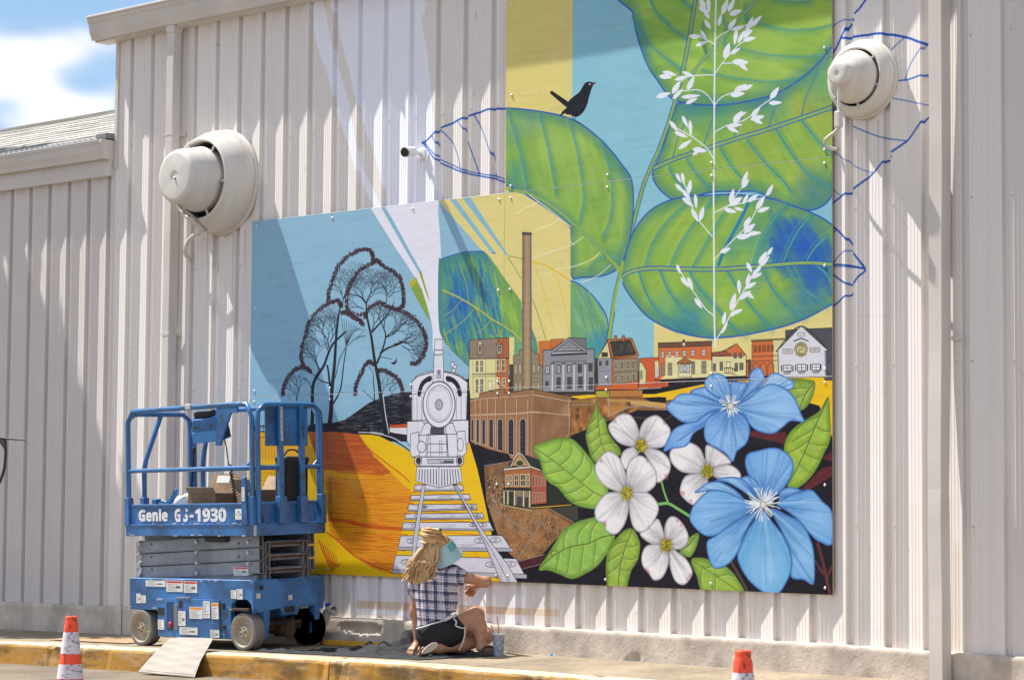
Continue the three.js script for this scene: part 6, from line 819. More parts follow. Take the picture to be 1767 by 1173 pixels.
  mesh('kick_board', [between(-0.79, 0.74, 1.004, 1.165, 0.352, 0.366, 0.004), between(-0.80, 0.75, 1.155, 1.175, 0.345, 0.374, 0.005)], M.blue, lift); mesh('kick_board', [between(-0.79, 0.79, 1.004, 1.17, -0.366, -0.352, 0.004)], M.blue, lift); mesh('kick_board', [between(-0.80, -0.786, 1.004, 1.17, -0.35, 0.35, 0.004)], M.blue, lift);
  mesh('gate_kick_plate', [prism([[-0.31, 1.165], [-0.24, 1.01], [0.27, 1.01], [0.315, 1.165]], 0.02, 0.004).rotateY(Math.PI / 2).translate(0.775, 0, 0), between(0.765, 0.805, 1.155, 1.18, -0.33, 0.33, 0.004)], M.blue, lift);
  {
    const c = document.createElement('canvas'); c.width = 1400; c.height = 170; const x = c.getContext('2d'); x.fillStyle = '#e6e4e4'; x.textBaseline = 'alphabetic';
    const put = (t, x0, x1, size, y) => { x.save(); x.font = `bold ${size}px sans-serif`; x.translate(x0, y); x.scale((x1 - x0) / x.measureText(t).width, 1); x.lineWidth = 9; x.lineJoin = 'round'; x.strokeStyle = '#e6e4e4'; x.fillText(t, 0, 0); x.strokeText(t, 0, 0); x.restore(); };
    put('Genie', 18, 486, 150, 140); put('G', 590, 690, 172, 148); put('S', 720, 800, 172, 148); x.fillRect(822, 84, 62, 26); put('1930', 900, 1380, 172, 148);
    x.globalCompositeOperation = 'destination-out'; const R = mulberry(12); x.beginPath(); x.ellipse(726, 60, 40, 52, 0.3, 0, 7); x.fill(); for (let i = 0; i < 60; i++) { x.beginPath(); x.ellipse(R() * 1400, R() * 170, 2 + R() * 9, 2 + R() * 5, R() * 3, 0, 7); x.fill(); }
    const t = new THREE.CanvasTexture(c); t.colorSpace = THREE.SRGBColorSpace; const g = new THREE.PlaneGeometry(1.16, 0.141); g.translate(-0.10, 1.083, 0.3685); mesh('lettering', g, std({ map: t, transparent: true, alphaTest: 0.5, roughness: 0.6 }), lift);
  }
  { const c = document.createElement('canvas'); c.width = c.height = 64; const x = c.getContext('2d'); x.fillStyle = '#e4e4e0'; x.fillRect(0, 0, 64, 64); for (const [a, b2, k] of [[32, 18, '#2a5fb4'], [18, 34, '#d8b020'], [46, 34, '#2a5fb4'], [32, 50, '#d8b020']]) { x.fillStyle = k; x.beginPath(); x.arc(a, b2, 7, 0, 7); x.fill(); } const t = new THREE.CanvasTexture(c); t.colorSpace = THREE.SRGBColorSpace; mesh('sticker', new THREE.BoxGeometry(0.082, 0.085, 0.003).translate(0.615, 1.085, 0.3685), std({ map: t, roughness: 0.6 }), lift); }
  // guard rails
  const r = 0.0215, top = 1.955, midY = 1.455;
  mesh('guard_rail', [pipe([[-0.80, 1.01, 0.36], [-0.80, top, 0.36], [0.78, top + 0.012, 0.36], [0.78, 1.01, 0.36]], r, 0.10)], M.blueRail, lift);
  mesh('guard_rail', [pipe([[-0.80, 1.01, -0.36], [-0.80, top, -0.36], [0.78, top, -0.36], [0.78, 1.01, -0.36]], r, 0.10)], M.blueRail, lift);
  mesh('guard_rail', [pipe([[-0.83, 1.01, 0.34], [-0.83, top - 0.02, 0.34], [-0.83, top - 0.02, -0.34], [-0.83, 1.01, -0.34]], r, 0.10)], M.blueRail, lift);
  mesh('guard_rail', [pipe([[0.82, 1.01, 0.335], [0.82, top, 0.335], [0.82, top, -0.345], [0.82, 1.01, -0.345]], r, 0.10)], M.blueRail, lift);
  mesh('mid_rail', [rod([-0.80, midY, 0.36], [0.78, midY, 0.36], 0.018)], M.blueRail, lift); mesh('mid_rail', [rod([-0.80, midY, -0.36], [0.78, midY, -0.36], 0.018)], M.blueRail, lift);
  mesh('mid_rail', [rod([0.82, midY, 0.335], [0.82, midY, 0.10], 0.018)], M.blueRail, lift); mesh('mid_rail', [rod([0.82, midY, -0.15], [0.82, midY, -0.345], 0.018)], M.blueRail, lift);
  mesh('slanted_post', [pipe([[-0.83, top - 0.03, -0.02], [-0.83, 1.50, 0.17], [-0.83, 1.01, 0.17]], r, 0.08)], M.blueRail, lift); mesh('slanted_post', [pipe([[-0.58, top, -0.36], [-0.69, 1.52, -0.36], [-0.69, 1.01, -0.36]], r, 0.08)], M.blueRail, lift);
  for (const z of [0.10, -0.13]) { mesh('gate_bar', [between(0.805, 0.845, 1.01, top, z - 0.024, z + 0.024, 0.008)], M.blueRail, lift); mesh('gate_socket', [between(0.798, 0.856, 1.0, 1.22, z - 0.04, z + 0.04, 0.006)], M.blue, lift); }
  for (const [x, z] of [[-0.80, 0.36], [0.78, 0.36], [0.82, -0.345], [-0.80, -0.36], [-0.83, 0.17]]) mesh('post_socket', [box(0.062, 0.24, 0.058, x, 1.11, z, 0.008)], M.blue, lift);
  mesh('hinge_bracket', [prism([[0.68, 1.0], [0.75, 1.0], [0.735, 1.38], [0.69, 1.38]], 0.03, 0.004).translate(0, 0, 0.372)], M.blue, lift); mesh('sticker', new THREE.BoxGeometry(0.035, 0.11, 0.003).translate(0.713, 1.245, 0.4035), D[3], lift);
  for (const [x, y, z, dx] of [[0.76, 1.50, 0.36, -0.06], [0.80, 1.50, -0.32, 0]]) mesh('rail_gusset', [rod([x, y, z], [x + dx, y - 0.045, z + (dx ? 0 : 0.05)], 0.010)], M.blueRail, lift);
  mesh('document_panel', [between(0.79, 0.803, 1.625, 1.945, -0.225, 0.235, 0.006)], M.blue, lift);
  { const c = document.createElement('canvas'); c.width = 32; c.height = 256; const x = c.getContext('2d'), R = mulberry(3); x.fillStyle = '#cfd2d6'; x.fillRect(0, 0, 32, 256); x.fillStyle = '#3a3f48'; for (let i = 0; i < 14; i++) x.fillRect(6, 8 + i * 17, 20, 4 + R() * 9); const t = new THREE.CanvasTexture(c); t.colorSpace = THREE.SRGBColorSpace; mesh('sticker', new THREE.BoxGeometry(0.003, 0.27, 0.022).translate(0.8475, 1.80, 0.10), std({ map: t, roughness: 0.6 }), lift); }
  mesh('rail_clamp', [between(-0.02, 0.05, top - 0.012, top + 0.035, 0.335, 0.385, 0.008)], std({ color: lin(0.5, 0.5, 0.47), roughness: 0.7 }), lift);
  // hoses and wiring looped under the deck, grease and chips along the edges
  mesh('hydraulic_hose', [tube([[0.60, 0.87, -0.10], [0.66, 0.80, -0.05], [0.62, 0.70, 0.02], [0.68, 0.60, 0.08], [0.60, 0.54, 0.10]], 0.011, 40, 7)], M.black, lift); mesh('hydraulic_hose', [tube([[0.58, 0.15, -0.20], [0.70, 0.24, -0.12], [0.74, 0.20, 0.06], [0.64, 0.26, 0.18]], 0.010, 40, 7)], M.black, lift); mesh('cable', [tube([[-0.72, 0.90, 0.20], [-0.77, 0.80, 0.24], [-0.74, 0.68, 0.27], [-0.79, 0.57, 0.25]], 0.008, 40, 6)], M.black, lift);
  { const R = mulberry(61), chip = std({ color: lin(0.36, 0.33, 0.30), roughness: 0.7 }), rusty = std({ color: lin(0.16, 0.07, 0.03), roughness: 0.9 }), g = [[], []]; for (let i = 0; i < 46; i++) { const x = -0.78 + R() * 1.52, w = 0.006 + R() * 0.03; g[0].push(new THREE.SphereGeometry(1, 6, 4).scale(w, 0.003 + R() * 0.004, 0.0012).translate(x, [0.915, 0.995, 1.012, 0.55, 0.32, 0.12][i % 6] + (R() - 0.5) * 0.012, i % 6 < 2 ? 0.3805 : i % 6 === 2 ? 0.3665 : 0.3805)); } for (let i = 0; i < 16; i++) { const x = -0.70 + R() * 1.4; g[1].push(new THREE.SphereGeometry(1, 6, 4).scale(0.012 + R() * 0.035, 0.006, 0.012).translate(x, top + 0.0125 + 0.0076 * x, 0.372)); } mesh('paint_chip', g[0], chip, lift).userData = { kind: 'stuff' }; mesh('rust_spot', g[1], rusty, lift).userData = { kind: 'stuff' }; }
  // controller slung under the near rail
  const cb = new THREE.Group(); cb.name = 'control_box'; cb.position.set(0.16, 1.785, 0.27); cb.rotation.set(0.25, 0.25, 0); lift.add(cb);
  mesh('case', [prism([[-0.14, -0.10], [0.14, -0.10], [0.14, 0.03], [0.10, 0.10], [-0.10, 0.10], [-0.14, 0.0]], 0.16, 0.008).translate(0, 0, -0.08)], M.blueRail, cb); mesh('face_plate', [between(-0.125, 0.125, -0.095, -0.005, 0.081, 0.092, 0.004)], phy({ color: lin(0.06, 0.27, 0.62), roughness: 0.4 }), cb); mesh('dark_recess', [between(0.142, 0.15, -0.085, 0.0, -0.06, 0.07, 0.003)], M.dark, cb); mesh('joystick_guard', [between(-0.10, 0.06, 0.10, 0.15, -0.05, 0.05, 0.01)], M.black, cb);
  mesh('control_bracket', [prism([[0.28, 1.64], [0.34, 1.64], [0.48, 1.90], [0.56, 1.90], [0.56, 1.95], [0.30, 1.95]], 0.02, 0.003).translate(0, 0, 0.30)], M.blueRail, lift);
  const coil = []; for (let i = 0; i <= 220; i++) { const t = i / 220, a = t * 6.2832 * 26; coil.push([0.33 + 0.14 * t + 0.012 * Math.cos(a), 1.68 - 0.60 * t, 0.25 + 0.012 * Math.sin(a)]); }
  mesh('coiled_cable', [tube([[0.28, 1.74, 0.27], [0.31, 1.70, 0.25], ...coil.slice(70)], 0.0055, 500, 5)], M.black, lift);
  mesh('strap', [tube([[-0.77, 1.62, -0.33], [-0.775, 1.5, -0.32], [-0.785, 1.35, -0.31], [-0.78, 1.2, -0.30]], 0.011, 20, 6), between(-0.79, -0.76, 1.61, 1.65, -0.345, -0.315, 0.006)], M.black, lift);
}
// things lying on the platform (their places follow the tilted deck)
const onDeck = (x, z) => [SX + x, groundY(SX, SZ) + 0.004 + 1.006 + 0.0165 * x - 0.028 * z, SZ + z + 0.028];
{
  const card = std({ color: lin(0.36, 0.245, 0.15), roughness: 0.9, map: concreteMap }), cardL = std({ color: lin(0.50, 0.37, 0.25), roughness: 0.9, map: concreteMap });
  const carton = (label, pos, w, h, d, turn, flaps) => { const o = thing('cardboard_box', label, 'box', pos, 'cartons on the lift platform'); o.rotation.y = turn; for (const [n, a] of [['box_wall', [-w / 2, w / 2, 0, h, d / 2 - 0.005, d / 2]], ['box_wall', [-w / 2, w / 2, 0, h, -d / 2, -d / 2 + 0.005]], ['box_wall', [-w / 2, -w / 2 + 0.005, 0, h, -d / 2 + 0.006, d / 2 - 0.006]], ['box_wall', [w / 2 - 0.005, w / 2, 0, h, -d / 2 + 0.006, d / 2 - 0.006]], ['box_floor', [-w / 2, w / 2, 0, 0.005, -d / 2 + 0.006, d / 2 - 0.006]]]) mesh(n, [between(...a, 0.001)], card, o); for (const [ang, zz, len, m] of flaps) { const f = mesh('flap', [between(-w / 2, w / 2, 0, len, -0.002, 0.002, 0.001)], m ? cardL : card, o); f.position.set(0, h, zz); f.rotation.x = ang; } return o; };
  const b1 = carton('open brown carton with a white label on its raised flap, on the lift', onDeck(-0.01, 0.14), 0.30, 0.25, 0.26, 0.15, [[-0.35, -0.125, 0.17, 0], [0.7, 0.125, 0.06, 1]]);
  { const f = b1.children.find((c) => c.name === 'flap'); mesh('shipping_label', [between(-0.09, 0.05, 0.09, 0.155, 0.0022, 0.0045, 0)], std({ color: lin(0.62, 0.6, 0.58), roughness: 0.8 }), f); }
  carton('paler open carton with sunlit flaps behind the brown carton on the lift', onDeck(0.30, -0.08), 0.28, 0.27, 0.26, -0.2, [[-0.5, -0.125, 0.13, 1], [0.4, 0.125, 0.09, 1]]);
  const bag = thing('plastic_bag', 'crumpled white plastic bag beside the cartons on the lift', 'bag', onDeck(-0.27, 0.16)); { const g = new THREE.IcosahedronGeometry(1, 5), p = g.attributes.position; for (let i = 0; i < p.count; i++) { const x = p.getX(i), y = p.getY(i), z = p.getZ(i), n = 0.7 + 0.55 * fbm3(x * 2.2 + 3, y * 2.2 + 3, z * 2.2 + 3, 4); p.setXYZ(i, x * 0.15 * n, Math.max(0, (y * 0.9 + 0.62) * 0.15 * n), z * 0.11 * n); } g.computeVertexNormals(); mesh('bag', g, phy({ color: lin(0.72, 0.74, 0.78), roughness: 0.4 }), bag); bag.scale.set(1, 1.15, 1); }
  const sp = thing('spray_can', 'small clear bottle with a white cap near the white bag on the lift', 'bottle', onDeck(-0.42, 0.10)); mesh('bottle', lathe([[0, 0], [0.036, 0], [0.038, 0.01], [0.038, 0.14], [0.032, 0.165], [0.014, 0.18], [0.013, 0.195]], 24), phy({ color: lin(0.6, 0.62, 0.63), roughness: 0.25 }), sp); mesh('cap', lathe([[0.018, 0.19], [0.018, 0.225], [0.014, 0.235], [0, 0.235]], 18), phy({ color: lin(0.75, 0.75, 0.73), roughness: 0.5 }), sp);
  const cl = thing('blue_clamp', 'small blue hand clamp lying inside the left end of the lift platform', 'clamp', onDeck(-0.66, 0.14)); mesh('jaw', [prism([[-0.02, 0.17], [0.02, 0.20], [0.09, 0.19], [0.16, 0.24], [0.18, 0.29], [0.22, 0.29], [0.215, 0.26], [0.17, 0.20], [0.10, 0.15], [0.03, 0.14], [-0.02, 0.15]], 0.03, 0.004)], M.blueRail, cl); mesh('clamp_body', [between(-0.08, -0.02, 0.0, 0.21, -0.02, 0.05, 0.012)], M.blueRail, cl); mesh('grip', [rod([-0.09, 0.17, 0.02], [0.12, 0.15, 0.02], 0.018), rod([-0.04, 0.0, 0.0], [0.02, 0.15, 0.0], 0.014)], M.black, cl);
  const bk = thing('black_case', 'black boxy soft case hung inside the gate end of the lift', 'case', onDeck(0.70, -0.10)); mesh('case_shell', [box(0.15, 0.36, 0.25, 0, 0.34, 0, 0.03)], std({ color: lin(0.014, 0.014, 0.016), roughness: 0.8 }), bk); mesh('case_lid', [box(0.156, 0.05, 0.256, 0, 0.51, 0, 0.02)], M.black, bk); mesh('carry_strap', [tube([[0, 0.53, -0.09], [0, 0.58, -0.05], [0, 0.58, 0.05], [0, 0.53, 0.09]], 0.008, 16, 6)], M.black, bk); mesh('case_foot', [box(0.11, 0.15, 0.2, 0, 0.08, 0, 0.02)], M.black, bk);
}

// ------------------------------------------------------------------ on the pavement and the road
{
  const t = thing('board', 'pale bent sheet of board leaning from the road on to the yellow kerb', 'board', [-2.56, 0, 0]);
  const wd = std({ color: lin(0.40, 0.355, 0.30), roughness: 0.75, map: grain(256, (u, v) => { const k = 0.9 + (fbm(u * 4, v * 26, 4, 4, 2) - 0.5) * 0.3; return [k, k, k]; }, 1, true) });
  const sheet = (x0, x1, x2, x3, s, lift, zc) => { const g = new THREE.BoxGeometry(1, 0.008, 1, 20, 1, 20), p = g.attributes.position, y0 = groundY(-2.6, 1.25); for (let i = 0; i < p.count; i++) { const u = p.getX(i) + 0.5, v = p.getZ(i) + 0.5, x = lerp(lerp(x0, x1, u), lerp(x2, x3, u), v), z = lerp(1.10, 1.475, v) + zc, y = y0 + lerp(0.072, -KERB_H + 0.004, v) + p.getY(i) + lift + s * Math.sin(v * 3.14) * 0.012 + (u - 0.3) * 0.012 * (1 - v); p.setXYZ(i, x + 2.56, y, z); } g.computeVertexNormals(); return metric(g); };
  mesh('board_sheet', sheet(-2.86, -2.36, -2.79, -2.09, 1, 0.012, 0), wd, t); mesh('board_sheet', sheet(-2.78, -2.33, -2.70, -2.12, 0.6, 0.026, -0.012), wd, t);
}
function cone(label, pos) {
  const o = thing('traffic_cone', label, 'traffic cone', pos, 'traffic cones along the kerb'), scuff = grain(256, (u, v) => { const s = sstep(0.62, 0.72, fbm(u * 18, v * 9, 71, 4, 9)), k = 1 - s * 0.32 - (fbm(u * 4, v * 4, 5, 3, 4) - 0.4) * 0.15; return [k, k, k]; }, 1, true), or = phy({ color: lin(1.0, 0.085, 0.025), roughness: 0.5, map: scuff }), wh = phy({ color: lin(0.72, 0.64, 0.68), roughness: 0.5, map: scuff });
  const R = (y) => lerp(0.125, 0.036, y / 0.71), band = (y0, y1, e = 0) => lathe([[R(y0) + e, y0], [R(y1) + e, y1]], 40);
  mesh('cone_base', [box(0.36, 0.035, 0.36, 0, 0.0175, 0, 0.012)], or, o);
  mesh('cone_body', lathe([[0.14, 0.03], [0.128, 0.05], [R(0.08), 0.08], [R(0.60), 0.60], [0.047, 0.655], [0.040, 0.672], [0.040, 0.69], [0.041, 0.705], [0.036, 0.712], [0.024, 0.712], [0.022, 0.69], [0, 0.69]], 40), or, o);
  mesh('reflective_collar', band(0.455, 0.604, 0.0025), wh, o); mesh('reflective_collar', band(0.285, 0.385, 0.0025), wh, o);
  return o;
}
cone('orange traffic cone with white collars on the road left of the lift', [-1.114, 0.344 - 0.712, 3.394]);
cone('orange traffic cone at the lower right, in front of the bare kerb', [5.088, 0.442 - 0.712, 3.97]);
{
  const b = thing('paint_pot', 'small plastic paint pot with a printed wrap and a stirring stick, by the person', 'paint pot', [0.075, groundY(0, 0.33), 0.33]);
  const c = document.createElement('canvas'); c.width = 256; c.height = 128; const x = c.getContext('2d'), R = mulberry(31); x.fillStyle = '#8d93a4'; x.fillRect(0, 0, 256, 128); for (let i = 0; i < 90; i++) { x.fillStyle = ['#5d6478', '#a9adb8', '#6f7688', '#c3c4c8'][Math.floor(R() * 4)]; x.globalAlpha = 0.5; x.beginPath(); x.ellipse(R() * 256, R() * 128, 3 + R() * 14, 2 + R() * 9, R() * 3, 0, 7); x.fill(); } x.globalAlpha = 1; x.fillStyle = '#d8823a'; x.beginPath(); x.ellipse(196, 56, 16, 20, 0, 0, 7); x.fill();
  const t = new THREE.CanvasTexture(c); t.colorSpace = THREE.SRGBColorSpace;
  mesh('pot', lathe([[0.038, 0.004], [0.046, 0.162]], 36), std({ map: t, roughness: 0.5 }), b); mesh('pot_floor', [new THREE.CylinderGeometry(0.038, 0.038, 0.006, 30).translate(0, 0.003, 0)], M.grey, b); mesh('pot_rim', lathe([[0.044, 0.158], [0.050, 0.160], [0.051, 0.172], [0.048, 0.174], [0.043, 0.168], [0.040, 0.10], [0, 0.10]], 36), phy({ color: lin(0.72, 0.7, 0.68), roughness: 0.4 }), b);
  const br = thing('paint_brush', 'thin wooden handle sticking up out of the paint pot', 'paintbrush', [0.075, groundY(0, 0.33), 0.33]); mesh('handle', [rod([0.012, 0.10, 0], [-0.035, 0.295, -0.02], 0.005, 0.0035, 8)], std({ color: lin(0.42, 0.25, 0.16), roughness: 0.6 }), br); mesh('bristles', [rod([0.018, 0.075, 0], [0.012, 0.10, 0], 0.008, 0.006, 8)], M.black, br);
}
{ // black drop cloth, rumpled
  const o = thing('drop_cloth', 'rumpled black cloth spread on the pavement under the person', 'cloth', [0, 0, 0]), g = new THREE.PlaneGeometry(1, 1, 150, 70), p = g.attributes.position;
  for (let i = 0; i < p.count; i++) {
    const u = p.getX(i) + 0.5, v = p.getY(i) + 0.5, x = lerp(-1.95, -0.02, u) + (v - 0.5) * 0.25 + (fbm(v * 4, u, 3) - 0.5) * 0.1, z = lerp(0.985, lerp(0.72, 0.30, sstep(0, 0.5, u)), v) + (fbm(u * 5, 2, 7) - 0.5) * 0.10 * (v > 0.5 ? 1 : 0.3);
    const n = fbm(x * 5 + z * 2, z * 9 - x * 2, 4, 5), ridge = Math.exp(-(((x + 0.80 + (z - 0.6) * 0.4) / 0.10) ** 2)) * 0.10 + Math.exp(-(((x + 1.12 - (z - 0.6) * 0.5) / 0.06) ** 2)) * 0.045 + Math.exp(-(((x + 0.60 + (z - 0.6)) / 0.07) ** 2)) * 0.05, e = sstep(0, 0.12, Math.min(u, 1 - u, v, 1 - v));
    p.setXYZ(i, x, groundY(x, z) + 0.006 + e * (Math.max(0, n - 0.45) * 0.14 + ridge * sstep(0.2, 0.7, v) * (0.6 + n)), z);
  }
  g.computeVertexNormals(); mesh('cloth', g, std({ color: lin(0.016, 0.017, 0.022), roughness: 0.9, side: THREE.DoubleSide }), o);
}
{ // yellow batten along the plinth
  const o = thing('yellow_batten', 'long yellow painted batten lying along the foot of the wall', 'batten', [-1.60, groundY(-1.6, 0.12), 0.135]); o.rotation.set(0, 0.02, 0.015); mesh('batten', [box(0.92, 0.042, 0.03, 0, 0.022, 0, 0.004)], phy({ color: lin(0.66, 0.36, 0.03), roughness: 0.45 }), o); mesh('end_cap', [box(0.012, 0.045, 0.033, -0.464, 0.0225, 0, 0.003)], M.black, o);
}
{ // pale plastic standpipe fittings leaning at the plinth
  const pv = phy({ color: lin(0.66, 0.64, 0.60), roughness: 0.45, map: concreteMap }), o = thing('drain_pipe_stub', 'short leaning grey plastic pipe with a blue stained end at the plinth', 'pipe', [-2.14, groundY(-2.1, 0.15), 0.15]);
  mesh('pipe', [rod([0.0, 0.03, 0.0], [0.10, 0.27, -0.03], 0.040, 0.038, 22)], pv, o); mesh('pipe_collar', [rod([-0.015, 0.0, 0.0], [0.012, 0.075, -0.004], 0.058, 0.055, 22)], pv, o); mesh('elbow', [pipe([[0.09, 0.24, -0.027], [0.115, 0.30, -0.035], [0.165, 0.285, -0.035]], 0.037, 0.05, 18)], pv, o); mesh('blue_stain', [rod([0.088, 0.322, -0.03], [0.125, 0.334, -0.035], 0.022, 0.012, 14)], phy({ color: lin(0.03, 0.06, 0.5), roughness: 0.5 }), o); mesh('spout', [rod([0.15, 0.272, -0.03], [0.20, 0.258, -0.03], 0.026, 0.02, 16)], pv, o);
  const q = thing('drain_pipe_stub', 'thinner grey pipe stub leaning left of the blue stained pipe', 'pipe', [-2.34, groundY(-2.3, 0.15), 0.13]); mesh('pipe', [rod([0, 0.02, 0], [0.11, 0.185, -0.02], 0.028, 0.026, 18)], pv, q); mesh('pipe_foot', [rod([-0.03, 0.0, 0], [0.01, 0.05, -0.005], 0.042, 0.036, 18)], M.grey, q);
}
{ // bracket at the left edge, its post just out of sight, and a bit of litter
  const [X] = [-5.46], o = thing('sign_post', 'thin black iron bracket with a curved brace reaching in at the left edge', 'sign bracket', [X, groundY(X, 0.95), 0.95]);
  const bm = std({ color: lin(0.02, 0.02, 0.022), roughness: 0.5 });
  mesh('post', [rod([-0.22, 0, 0], [-0.22, 2.6, 0], 0.03, 0.026, 14)], bm, o); mesh('arm', [rod([-0.22, 1.800, 0], [0.345, 1.765, 0], 0.012, 0.006, 10)], bm, o);
  mesh('brace', [tube([[-0.21, 1.25, 0], [-0.05, 1.36, 0], [0.04, 1.50, 0], [0.06, 1.64, 0], [0.05, 1.77, 0]], 0.013, 30, 8), prism([[-0.2, 1.79], [0.055, 1.775], [0.06, 1.66], [0.03, 1.70], [-0.02, 1.74]], 0.014, 0.002).translate(0, 0, -0.007)], bm, o);
}
{
  const o = thing('litter', 'scrap of blue tape on the pavement beside the wall right of the pot', 'litter', [0.42, groundY(0.4, 0.1) + 0.002, 0.12]); const g = new THREE.PlaneGeometry(0.07, 0.02, 6, 2).rotateX(-1.5708), p = g.attributes.position; for (let i = 0; i < p.count; i++) p.setY(i, 0.004 + 0.012 * hash3(i, 2, 3)); g.computeVertexNormals(); mesh('tape', g, std({ color: lin(0.12, 0.35, 0.6), roughness: 0.6, side: THREE.DoubleSide }), o);
}
{ // street tree further along the pavement; its crown dapples the left end of the wall
  const o = thing('street_tree', 'leafy street tree on the pavement beyond the left edge, dappling the wall', 'tree', [-10.7, groundY(-10.7, 0.8), 1.0]), R = mulberry(2024);
  const bark = std({ color: lin(0.10, 0.075, 0.055), roughness: 0.95, bumpMap: bumpLump, bumpScale: 0.02 }), leafM = phy({ color: lin(0.05, 0.10, 0.025), roughness: 0.8, transmission: 0.3, thickness: 0, side: THREE.DoubleSide });
  const limbs = [rod([0, 0, 0], [0.05, 4.2, 0.02], 0.19, 0.13, 14), rod([0.05, 4.2, 0.02], [0.1, 8.6, 0.1], 0.13, 0.04, 12)]; for (let k = 0; k < 14; k++) { const y = 4.2 + k * 0.35, a = k * 2.4, l = 1.5 - k * 0.04; limbs.push(rod([0.06, y, 0.05], [Math.cos(a) * l, y + 0.9, Math.sin(a) * l], 0.05, 0.012, 8)); } mesh('trunk', limbs, bark, o);
  const leaf = new THREE.PlaneGeometry(0.18, 0.12), parts = [], clumps = []; for (let k = 0; k < 70; k++) { const a = R() * 6.28, b = Math.acos(2 * R() - 1), r = 1.75 * Math.cbrt(R()); clumps.push([Math.sin(b) * Math.cos(a) * r, 7.2 + Math.cos(b) * r * 1.7, Math.sin(b) * Math.sin(a) * r * 0.75]); }
  for (const [x, y, z] of clumps) for (let k = 0; k < 84; k++) { const g = leaf.clone(); g.rotateX(R() * 6.28); g.rotateY(R() * 6.28); const s = 0.52; g.translate(x + (R() + R() - 1) * s, y + (R() + R() - 1) * s, z + (R() + R() - 1) * s); parts.push(g); }
  mesh('crown', parts, leafM, o);
}

// ------------------------------------------------------------------ the person painting: one continuous body, with hair and clothes over it
// local axes: x to the person's right hand side as seen from behind, y up, z out of the back
function polygonise(sdf, c, half, res, uvf) {
  const mc = new MarchingCubes(res, new THREE.MeshStandardMaterial(), false, false, 400000), h = res / 2;
  for (let k = 0; k < res; k++) for (let j = 0; j < res; j++) for (let i = 0; i < res; i++) mc.field[i + j * res + k * res * res] = -sdf(c[0] + (i - h) / h * half, c[1] + (j - h) / h * half, c[2] + (k - h) / h * half);
  mc.isolation = 0; mc.update();
  const n = mc.count, pos = new Float32Array(n * 3), nor = new Float32Array(n * 3), uv = new Float32Array(n * 2), e = 0.002;
  for (let i = 0; i < n; i++) {
    const x = c[0] + mc.positionArray[3 * i] * half, y = c[1] + mc.positionArray[3 * i + 1] * half, z = c[2] + mc.positionArray[3 * i + 2] * half; pos.set([x, y, z], 3 * i);
    let a = sdf(x + e, y, z) - sdf(x - e, y, z), b = sdf(x, y + e, z) - sdf(x, y - e, z), d = sdf(x, y, z + e) - sdf(x, y, z - e); const l = Math.hypot(a, b, d) || 1; nor.set([a / l, b / l, d / l], 3 * i);
    uv.set(uvf ? uvf(x, y, z) : [x, y], 2 * i);
  }
  const g = new THREE.BufferGeometry(); g.setAttribute('position', new THREE.BufferAttribute(pos, 3)); g.setAttribute('normal', new THREE.BufferAttribute(nor, 3)); g.setAttribute('uv', new THREE.BufferAttribute(uv, 2)); return g;
}
const smin = (a, b, k) => { const h = Math.max(k - Math.abs(a - b), 0) / k; return Math.min(a, b) - h * h * k * 0.25; };
function capsule(x, y, z, [A, B, ra, rb]) { const bx = B[0] - A[0], by = B[1] - A[1], bz = B[2] - A[2], t = clamp(((x - A[0]) * bx + (y - A[1]) * by + (z - A[2]) * bz) / (bx * bx + by * by + bz * bz), 0, 1); return Math.hypot(x - A[0] - bx * t, y - A[1] - by * t, z - A[2] - bz * t) - lerp(ra, rb, t); }
const blend = (bones, k) => (x, y, z) => { let d = 9; for (const b of bones) d = smin(d, capsule(x, y, z, b), k); return d; };
const ellip = (x, y, z, [cx, cy, cz, rx, ry, rz]) => { const a = (x - cx) / rx, b = (y - cy) / ry, c = (z - cz) / rz, l = Math.hypot(a, b, c); return (l - 1) * Math.min(rx, ry, rz); };
